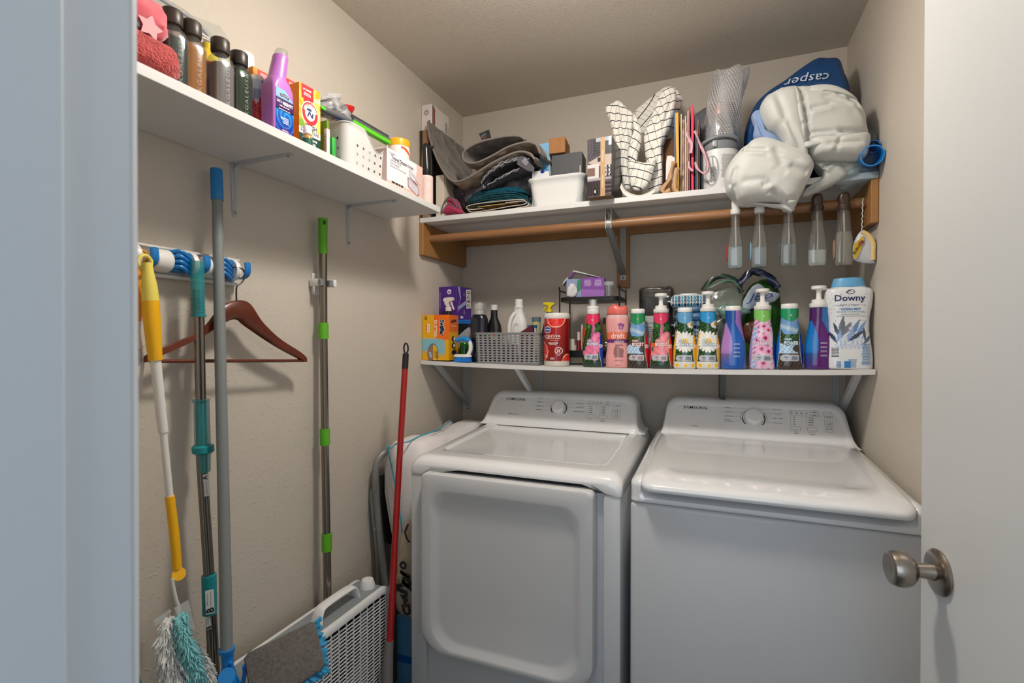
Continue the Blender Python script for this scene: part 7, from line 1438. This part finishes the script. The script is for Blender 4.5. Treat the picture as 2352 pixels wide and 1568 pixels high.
# woven plastic basket
yf = -.362; x0, x1 = px(1089, 800, 1, yf).x, px(1238, 800, 1, yf).x; zb = ZL((x0+x1)/2)+.0006; zt = px(1165, 763, 1, yf).z; hB = zt-zb; dp = .20
T = thing('woven_basket', 'grey plastic basket with woven slot pattern holding bottles', 'basket', ((x0+x1)/2, yf+dp/2, zb)); hx = (x1-x0)/2
GP2 = PLA('8b8c8e', .4)
obj('base', box(-hx+.006, hx-.006, -dp/2+.006, dp/2-.006, 0, .003), GP2, T)
ring = rr(hx, dp/2, .018, 0, nc=6); 
obj('rim', loftrings([[Vector((p.x*(1+a), p.y*(1+a*1.3), z)) for p in ring] for a, z in ((.006, hB-.008), (.020, hB-.003), (.020, hB), (.0, hB), (-.012, hB-.008))], True, False, False), GP2, T)
obj('foot_band', loftrings([[Vector((p.x*(1-.035+a), p.y*(1-.05+a), z)) for p in ring] for a, z in ((0, 0), (.004, .002), (.004, .008), (-.012, .008))], True, False, False), GP2, T)
h_, v_ = G(), G(); nr = 12
for j in range(nr):
    z = .008+(hB-.016)*(j)/(nr-1)*1.0; f = .965+.035*z/hB
    h_.add(loftrings([[Vector((p.x*f*q, p.y*f*q, z+dz)) for p in ring] for q, dz in ((1, -.0026), (1.004, 0), (1, .0026), (.985, .0026), (.985, -.0026))], True, False, False))
def rib(x, y, nx, ny):
    f0, f1 = .968, 1.0; t = Vector((-ny, nx, 0))*.0042; o = Vector((nx, ny, 0))*.0022
    v_.add(loftrings([[Vector((x*f, y*f, z))+t*a+o*b for a, b in ((-1, 0), (1, 0), (1, -1), (-1, -1))] for f, z in ((f0, .004), (f1, hB-.004))]))
for i in range(13): x = -hx+.018+(2*hx-.036)*i/12; rib(x, -dp/2, 0, -1); rib(x, dp/2, 0, 1)
for i in range(9): y = -dp/2+.018+(dp-.036)*i/8; rib(hx, y, 1, 0); rib(-hx, y, -1, 0)
obj('woven_bands', h_, GP2, T, kind='stuff'); obj('woven_ribs', v_, GP2, T, smooth=False, kind='stuff')
zi = zb+.004
def inb(name, label, u, y, cat='bottle'): p = px(u, 790, 1, y); return thing(name, label, cat, (p.x, y, zi)), Vector((p.x, y, zi))
NV_ = PLA('0b1226', .2, coat=.6)
T, c = inb('foam_pump_bottle', 'dark navy bottle with clear overcap and white pump, left in the grey basket', 1101, -.30); a, b = c_h(c, 722), c_h(c, 694)
obj('bottle_body', lathe([(0, .034, .026, 3), (a*.9, .034, .026, 3), (a*.97, .030, .024, 2.4), (a, .024, .022, 2)], 36), NV_, T); obj('overcap', lathe([(a-.002, .030, .028), (b, .029, .027), (b+.001, .02, .02)], 36), CLEARM, T); obj('pump_collar', cyl(.018, a, a+(b-a)*.35), PLA('d8cfc4', .4), T)
g = prism([(-.014, a+(b-a)*.4), (.014, a+(b-a)*.4), (.016, a+(b-a)*.75), (.008, a+(b-a)*.95), (-.008, a+(b-a)*.9), (-.016, a+(b-a)*.7)], .02, 'y').mv(0, -.01); obj('pump_head', g, PLA('d8cfc4', .4), T)
T, c = inb('laundry_additive_bottle', 'black angled bottle with white cap and coloured label in grey basket', 1135, -.26); a, b = c_h(c, 712), c_h(c, 700)
obj('bottle_body', lathe([(0, .036, .024, 2.6), (a*.45, .036, .024, 2.6), (a*.7, .030, .022, 2.4), (a*.85, .015, .013, 2), (a, .0135, .0125, 2)], 36), PLA('0c0d12', .3, coat=.5), T); obj('cap', cyl(.0145, a, b), PLA('cfcfd2', .4), T); s = front([(0, .036, .024), (a*.45, .036, .024), (a*.7, .030, .022)], 2.5); obj('label_print', join(ell(s, .006, a*.50, .016, .014), ), PLA('8a9a6a', .5), T, smooth=False); obj('label_dot', ell(s, .012, a*.51, .006, .008, h=.001), PLA('c03a18', .5), T, smooth=False)
T, c = inb('white_jug', 'white plastic jug with moulded handle in the grey basket', 1192, -.27); a, b = c_h(c, 706), c_h(c, 687); WJ = PLA('dcdbd8', .35)
pj = interp([(0, .036, .026), (a*.5, .038, .028), (a*.72, .034, .026), (a*.88, .022, .019), (a*.94, .0185, .0175), (a, .0205, .0195)], 24); obj('jug_body', lathe([(*r, 2.6) for r in pj], 40), WJ, T)
obj('neck', lathe([(a-.002, .021), (a+.002, .0215), (a+.004, .016), (b-.002, .016), (b, .0135)], 32), WJ, T); obj('handle', tube(spline([(-.010, -.018, a*.90), (-.024, -.028, a*.78), (-.030, -.032, a*.60), (-.028, -.030, a*.42)], 7), .0075, 14), WJ, T); obj('handle_recess', lathe([(-.001, .016, .036), (.001, .014, .034)], 28).rot('X', 90).mv(-.002, -.026, a*.56), PLA('b9b9b9', .5), T)
T = sprayer('spray_bottle', 'navy spray bottle with bright yellow trigger behind the red canister', 1262, -.23, 694, 716, PLA('16203c', .35), PLA('d9c21a', .35), .030, -1); obj('yellow_shoulder', lathe([(.12, .0305, .0215), (.135, .0255, .020), (.15, .017, .0165)], 28), PLA('d0ba1c', .4), T)
T, c = inb('small_jar', 'small clear jar with grey lid and yellowish content in grey basket', 1232, -.24, 'jar'); a = c_h(c, 728); obj('jar_body', cyl(.017, 0, a*.9, 28), mat('c9c48a', .15, alpha=.8, coat=.5), T); obj('lid', cyl(.018, a*.9, a, 28), PLA('5b6a78', .4), T)
T, c = inb('white_pot', 'low white pot with blue lid edge in the grey basket', 1222, -.30, 'jar'); a = c_h(c, 746); obj('jar_body', cyl(.019, 0, a*.92, 28), PLA('d2d8da', .4), T); obj('lid', cyl(.0195, a*.92, a, 28), PLA('2a6a98', .4), T)
T, c = inb('burgundy_pack', 'burgundy folded pack leaning at the front of the grey basket', 1215, -.325, 'pack'); a = c_h(c, 746); obj('pack_body', prism([(-.035, 0), (.022, 0), (.018, a*.95), (.014, a), (-.020, a*.86), (-.036, a*.80)], .02, 'y').mv(0, -.01), PLA('5a1226', .5), T)
T, c = inb('basket_contents', 'dark red packet lying inside the grey basket seen through its slots', 1160, -.31, 'pack'); obj('pack_body', box(-.09, .05, -.02, .015, 0, .075, .006), PLA('4a1620', .6), T)
# black two-tier rack with bits
yr = -.27; xl, xr = px(1283, 700, 1, yr).x, px(1421, 700, 1, yr).x; zr = px(1345, 681, 1, yr).z; zb = ZL((xl+xr)/2)+.0006
T = thing('wire_rack', 'black two-tier metal rack standing behind the bottles', 'rack', ((xl+xr)/2, yr+.09, zb)); hx = (xr-xl)/2; BKM = PLA('0e0e10', .4); h1 = zr-zb
obj('top_tray', loftrings([[Vector((p.x, p.y, z)) for p in rr(hx-i, .085-i, .03, 0)] for z, i in ((h1-.016, 0), (h1, 0), (h1, .002), (h1-.013, .002), (h1-.013, .06))], True, True, True), BKM, T); obj('lower_tray', rrl([(hx-.002, .085, .02, .03, 0, 0), (hx-.002, .085, .02, .055, 0, 0), (hx-.008, .079, .02, .056, 0, 0)]), BKM, T)
for sx in (-1, 1):
    obj('side_frame', tube(spline([(sx*hx, -.075, 0), (sx*hx, -.075, h1+.018), (sx*hx, -.070, h1+.026), (sx*hx, .070, h1+.026), (sx*hx, .075, h1+.018), (sx*hx, .075, 0)], 3), .003, 8), BKM, T)
tz = zb+h1+.0005
x0, x1 = px(1334, 680, 1, -.245).x, px(1386, 680, 1, -.245).x; ht = px(1360, 637, 1, -.245).z-tz
T, F, R, L = boxthing('tampon_carton', 'open purple and white carton with raised flap on the black rack', 'box', ((x0+x1)/2, -.215, tz), x1-x0, .06, ht, PLA('7a3c98', .4), 6); w2 = (x1-x0)/2
lettering(T, PLA('dccbe8', .5), bars(F, -w2*.45, ht*.72, w2*.7, ht*.35, 6, .4), bars(F, w2*.45, ht*.72, w2*.7, ht*.35, 6, .4, seed=3)); obj('lower_band', fl(F, [(-w2, 0), (w2, 0), (w2, ht*.33), (-w2, ht*.42)], .0003), PLA('9460b0', .5), T, smooth=False)
FLP = PLA('b9bdbf', .5); obj('open_end', box(-w2-.058, -w2, -.030, .03, 0, ht*.95, .001, 1), PLA('8494b4', .5), T, smooth=False); obj('green_print', fl(plane((-w2-.02, -.0302, 0), (1, 0, 0), (0, 0, 1)), [(.0, ht*.2), (.02, ht*.4), (.02, ht*.95), (.006, ht*.9)], .0006), PLA('2a7a58', .5), T, smooth=False)
obj('crumpled_liner', inflate([(-w2-.055, .002), (-w2-.050, ht*.55), (-w2-.030, ht*.75), (-w2-.014, ht*.4), (-w2-.018, .003)], -.034, .008, .01, n=40, k=8, wr=.004, ws=70), PLA('c8c6c8', .5), T); obj('raised_flap', prism([(-w2-.075, ht*.65), (-w2-.070, ht*.85), (-w2-.030, ht*1.42), (w2*.6, ht*1.02), (w2*.6, ht*1.0), (-w2-.030, ht*1.34), (-w2-.066, ht*.80)], .05, 'y').mv(0, -.025), FLP, T); obj('purple_patch', prism([(-w2-.056, ht*1.06), (-w2-.036, ht*1.345), (-w2-.024, ht*1.34), (-w2-.046, ht*1.02)], .001, 'y').mv(0, -.0262), PLA('6a3478', .5), T)
p = px(1396, 668, 1, -.25); T = thing('plastic_cup', 'tiny clear lidded cup beside the purple carton on the rack', 'cup', (p.x, -.23, tz)); hc_ = px(1396, 646, 1, -.25).z-tz; obj('cup_body', lathe([(0, .0145), (hc_*.75, .0185)], 28, cap1=False), CLEARM, T); obj('lid', lathe([(hc_*.74, .0205), (hc_*.8, .0215), (hc_, .0210), (hc_, .018)], 28), mat('c4cac8', .2, alpha=.5, coat=.5), T)
lz = zb+.057
def small(name, label, u, y, vt, r, m, capm, capfrac, cat='bottle', sq=2):
    p = px(u, 800, 1, y); T = thing(name, label, cat, (p.x, y, lz)); h = px(u, vt, 1, y).z-lz; obj('bottle_body', lathe([(0, r, r*.8, sq), (h*(1-capfrac), r, r*.8, sq)], 28), m, T); obj('cap', lathe([(h*(1-capfrac), r*.62), (h, r*.58)], 24), capm, T); return T
small('cream_bottle', 'short white bottle with wide base on the lower rack tier', 1314, -.245, 778, .0175, PLA('cfc6b8', .4), PLA('dcd4c8', .4), .55); small('nail_polish', 'dark red nail polish with white cap beside the cream bottle', 1329, -.235, 762, .009, mat('7a1220', .15, coat=1), PLA('d8d0ca', .4), .45)
small('perfume_bottle', 'amber and orange perfume bottle behind the first detergent bottle', 1348, -.21, 728, .017, mat('c8481c', .15, coat=.8), PLA('8c6a3c', .35), .35, sq=4); small('lip_balm_tube', 'slim pale tube between nail polish and perfume bottle', 1337, -.20, 745, .006, PLA('c8b8a8', .4), PLA('d8d4d0', .4), .3); small('gold_compact', 'gold box lid seen between spray bottle and pink bottle', 1391, -.22, 730, .017, mat('6f5a38', .4, .3), mat('2a241c', .4), .2, 'box', 4)
T = thing('steel_scrubber', 'curly steel scrubber peeking beside the pink bead bottle', 'scrubber', (px(1393, 800, 1, -.275).x, -.275, lz)); g = tube([(.016*math.cos(i*.9)*math.sin(i*.13), .014*math.sin(i*.9)*math.sin(i*.13), .018+.016*math.cos(i*.13)) for i in range(170)], .0011, 5); obj('coil', g, mat('b8b09a', .25, 1), T)
# wrapped dark parcel, cream tube, wipe packs
x0, x1 = px(1468, 700, 1, -.15).x, px(1543, 700, 1, -.15).x; zt = px(1500, 662, 1, -.15).z; zb = ZL((x0+x1)/2)+.0006
T = thing('film_wrapped_parcel', 'dark parcel in wrinkled clear film behind the green-collared bottle', 'parcel', ((x0+x1)/2, -.10, zb)); w2 = (x1-x0)/2
obj('parcel', box(-w2, w2, -.045, .05, 0, zt-zb, .012, 3), mat('1d1d20', .35, bump=('n', 30, .5, .01)), T)
g = box(-w2*1.03, w2*1.05, -.050, .055, 0, zt-zb+.006, .014, 3); bm = bmesh.new(); vs = [bm.verts.new(v) for v in g.v]; [bm.faces.new([vs[i] for i in f]) for f in g.f]; bmesh.ops.subdivide_edges(bm, edges=bm.edges[:], cuts=5, use_grid_fill=True); g = frombm(bm).fn(lambda p: (p.x+.006*fnoise(p, 40, 1), p.y+.006*fnoise(p, 40, 4), max(0, p.z+.008*fnoise(p, 30, 7)))); obj('film', g, clearmat('b8b4ae', .02, .015, .2), T)
T, F, R, L, w2, hh = pbox('cream_tube', 'pale silvery tube with printed text between two bottles', 'tube', 1476, 1503, 725, -.29, .02, mat('b4b0ae', .35), z0=ZL(.95)+.0006, part='tube_body'); lettering(T, INK('4a4a4e'), txt(F, 'Columbia', 0, hh*.86, w2*1.8), bars(F, 0, hh*.68, w2*1.7, hh*.22, 6, .5))
def wpack(name, label, u0, u1, v0, v1, y, m, dots, lid=False, rz=0):
    p = px((u0+u1)/2, (v0+v1)/2, 1, y); k = KD(p); w, h = (u1-u0)/2*k, (v1-v0)/2*k; T = thing(name, label, 'pack', (p.x, y+.05, p.z-h), rz)
    g = rrl([(w*.80, .042, .012, 0, 0, 0), (w*.92, .050, .014, h*.5, 0, 0), (w*.95, .052, .014, h*.95, 0, 0), (w*.86, .046, .014, h*1.7, 0, 0), (w*.74, .038, .012, h*2, 0, 0)], nc=6, m=8); g.fn(lambda q: (q.x, q.y, q.z+(.003*fnoise(q, 40) if q.z > .001 else 0))); obj('wrapper', g, m, T, angle=180)
    for sx in (-1, 1): obj('crimped_end', prism([(sx*w*.86, h*.9), (sx*w*1.08, h*.95), (sx*w*1.06, h*1.12), (sx*w*.86, h*1.1)][::sx], .08, 'y').mv(0, -.04), m, T, smooth=False)
    if lid: obj('flap_lid', lathe([(h*1.98, w*.52, .030, 3), (h*1.98+.005, w*.50, .028, 3), (h*1.98+.007, w*.44, .024, 3)], 32), PLA('dfe0e0', .4), T)
    if dots:
        sf = lambda a, t, hh=0: Vector((a, -.0535+(.010*max(0, (t-h)/h)**1.5 if t > h else .012*(1-t/h)**1.3)-hh, t))
        g = G(); g2 = G()
        for r_ in (.45, 1.15, 1.6):
            for i in range(11): a = -w*.78+w*1.56*i/10; (g if i % 2 else g2).add(ell(sf, a, h*r_, .0046 if i % 3 else .003, .0052, 12, .0035))
        obj('dots', g, PLA('1b8fae', .5), T, smooth=False, kind='stuff'); obj('dots', g2, PLA('173f6a', .5), T, smooth=False, kind='stuff')
    return T
WP = PLA('cfd6da', .35)
wpack('wipes_pack', 'white dotted wipes pack at the bottom of the wipes pile', 1548, 1612, 752, 790, -.20, WP, True); wpack('wipes_pack', 'white dotted wipes pack, second from the bottom of the pile', 1546, 1614, 736, 756, -.20, WP, True)
BW = mat('0c3c74', .35, noisec=(30, '6c9cc4', (.2, 1, 6))); wpack('wipes_pack', 'striped dark blue wipes pack in the middle of the pile', 1549, 1613, 716, 738, -.205, BW, False); wpack('wipes_pack', 'striped blue wipes pack just under the topmost white pack', 1552, 1610, 702, 718, -.205, BW, False)
wpack('wipes_pack', 'white dotted wipes pack with flap lid on top of the pile', 1538, 1624, 676, 706, -.205, WP, True, True)
# plastic bags with dark handles
GT = mat('24402f', .3, alpha=.85, coat=.4); 
T = thing('produce_bag', 'clear and dark green plastic bag with looped handles behind the daisy bottle', 'bag', (0, 0, 0))
def ribb(pts, y, w, m, T, nm): ribbon(pts, y, w, T, m, .6, nm)
ribb([(1614, 668), (1622, 655), (1640, 640), (1662, 634), (1684, 640), (1697, 655), (1703, 672)], -.17, .009, GT, T, 'handle'); ribb([(1628, 662), (1650, 650), (1672, 645), (1690, 650), (1702, 662)], -.18, .006, mat('5a7a68', .3, alpha=.7, coat=.4), T, 'handle')
obj('clear_body', inflate(pr_([(1610, 680), (1640, 660), (1680, 655), (1705, 675), (1712, 720), (1705, 800), (1690, 838), (1630, 838), (1612, 790), (1605, 730)], -.15), -.15, .03, .05, n=80, k=14, wr=.008, ws=20, seed=2), mat('7c8c80', .15, alpha=.30, coat=1), T, angle=180)
obj('green_body', inflate(pr_([(1622, 740), (1650, 720), (1690, 715), (1715, 740), (1720, 800), (1712, 840), (1640, 840), (1622, 800)], -.12), -.12, .04, .05, n=70, k=12, wr=.008, ws=24, seed=7), mat('16301a', .3, coat=.4), T, angle=180)
obj('pale_crumple', inflate(pr_([(1640, 706), (1660, 698), (1690, 700), (1718, 708), (1725, 718), (1700, 728), (1690, 745), (1668, 740), (1655, 725)], -.20), -.20, .02, .02, n=50, k=10, wr=.008, ws=40, seed=5), mat('7fa39a', .25, alpha=.75, coat=.5), T, angle=180)
T = thing('potato_bag', 'green and white printed plastic sack with navy top behind the lime-collared bottle', 'bag', (0, 0, 0))
obj('sack', inflate([(a, max(b, 1.282)) for a, b in pr_([(1702, 700), (1712, 668), (1735, 645), (1765, 640), (1785, 655), (1797, 690), (1800, 740), (1796, 800), (1790, 846), (1712, 846), (1700, 790)], -.14)], -.14, .05, .08, n=90, k=16, wr=.007, ws=18, seed=3), mat('1e5c10', .3, noisec=(12, '123c0a'), coat=.5), T, angle=180)
ribb([(1697, 652), (1712, 636), (1726, 624), (1745, 626), (1765, 634), (1778, 650), (1786, 662)], -.20, .013, mat('101c3c', .3, coat=.5), T, 'navy_top')
sf = lambda u, v: px(u, v, 1, -.205)
obj('white_print', inflate(pr_([(1705, 700), (1722, 665), (1738, 650), (1752, 655), (1765, 668), (1790, 674), (1782, 690), (1760, 698), (1735, 706), (1715, 712)], -.195), -.195, .006, .02, n=50, k=8, wr=.003, ws=40), PLA('a9b6c8', .35, coat=.4), T, angle=180)
o_ = sf(1745, 682); s = plane((o_.x, -.206, o_.z), (1, 0, .15), (-.15, 0, 1)); obj('printed_letters', txt(s, 'JBo', -.002, -.001, .085, hgt=.032, shear=.4), PLA('1c3c88', .4), T, smooth=False)
obj('brown_contents', inflate(pr_([(1708, 745), (1730, 738), (1745, 745), (1748, 770), (1730, 785), (1710, 775)], -.185), -.185, .01, .02, n=30, k=6, wr=.003, ws=40), PLA('5a2c18', .4, coat=.4), T)
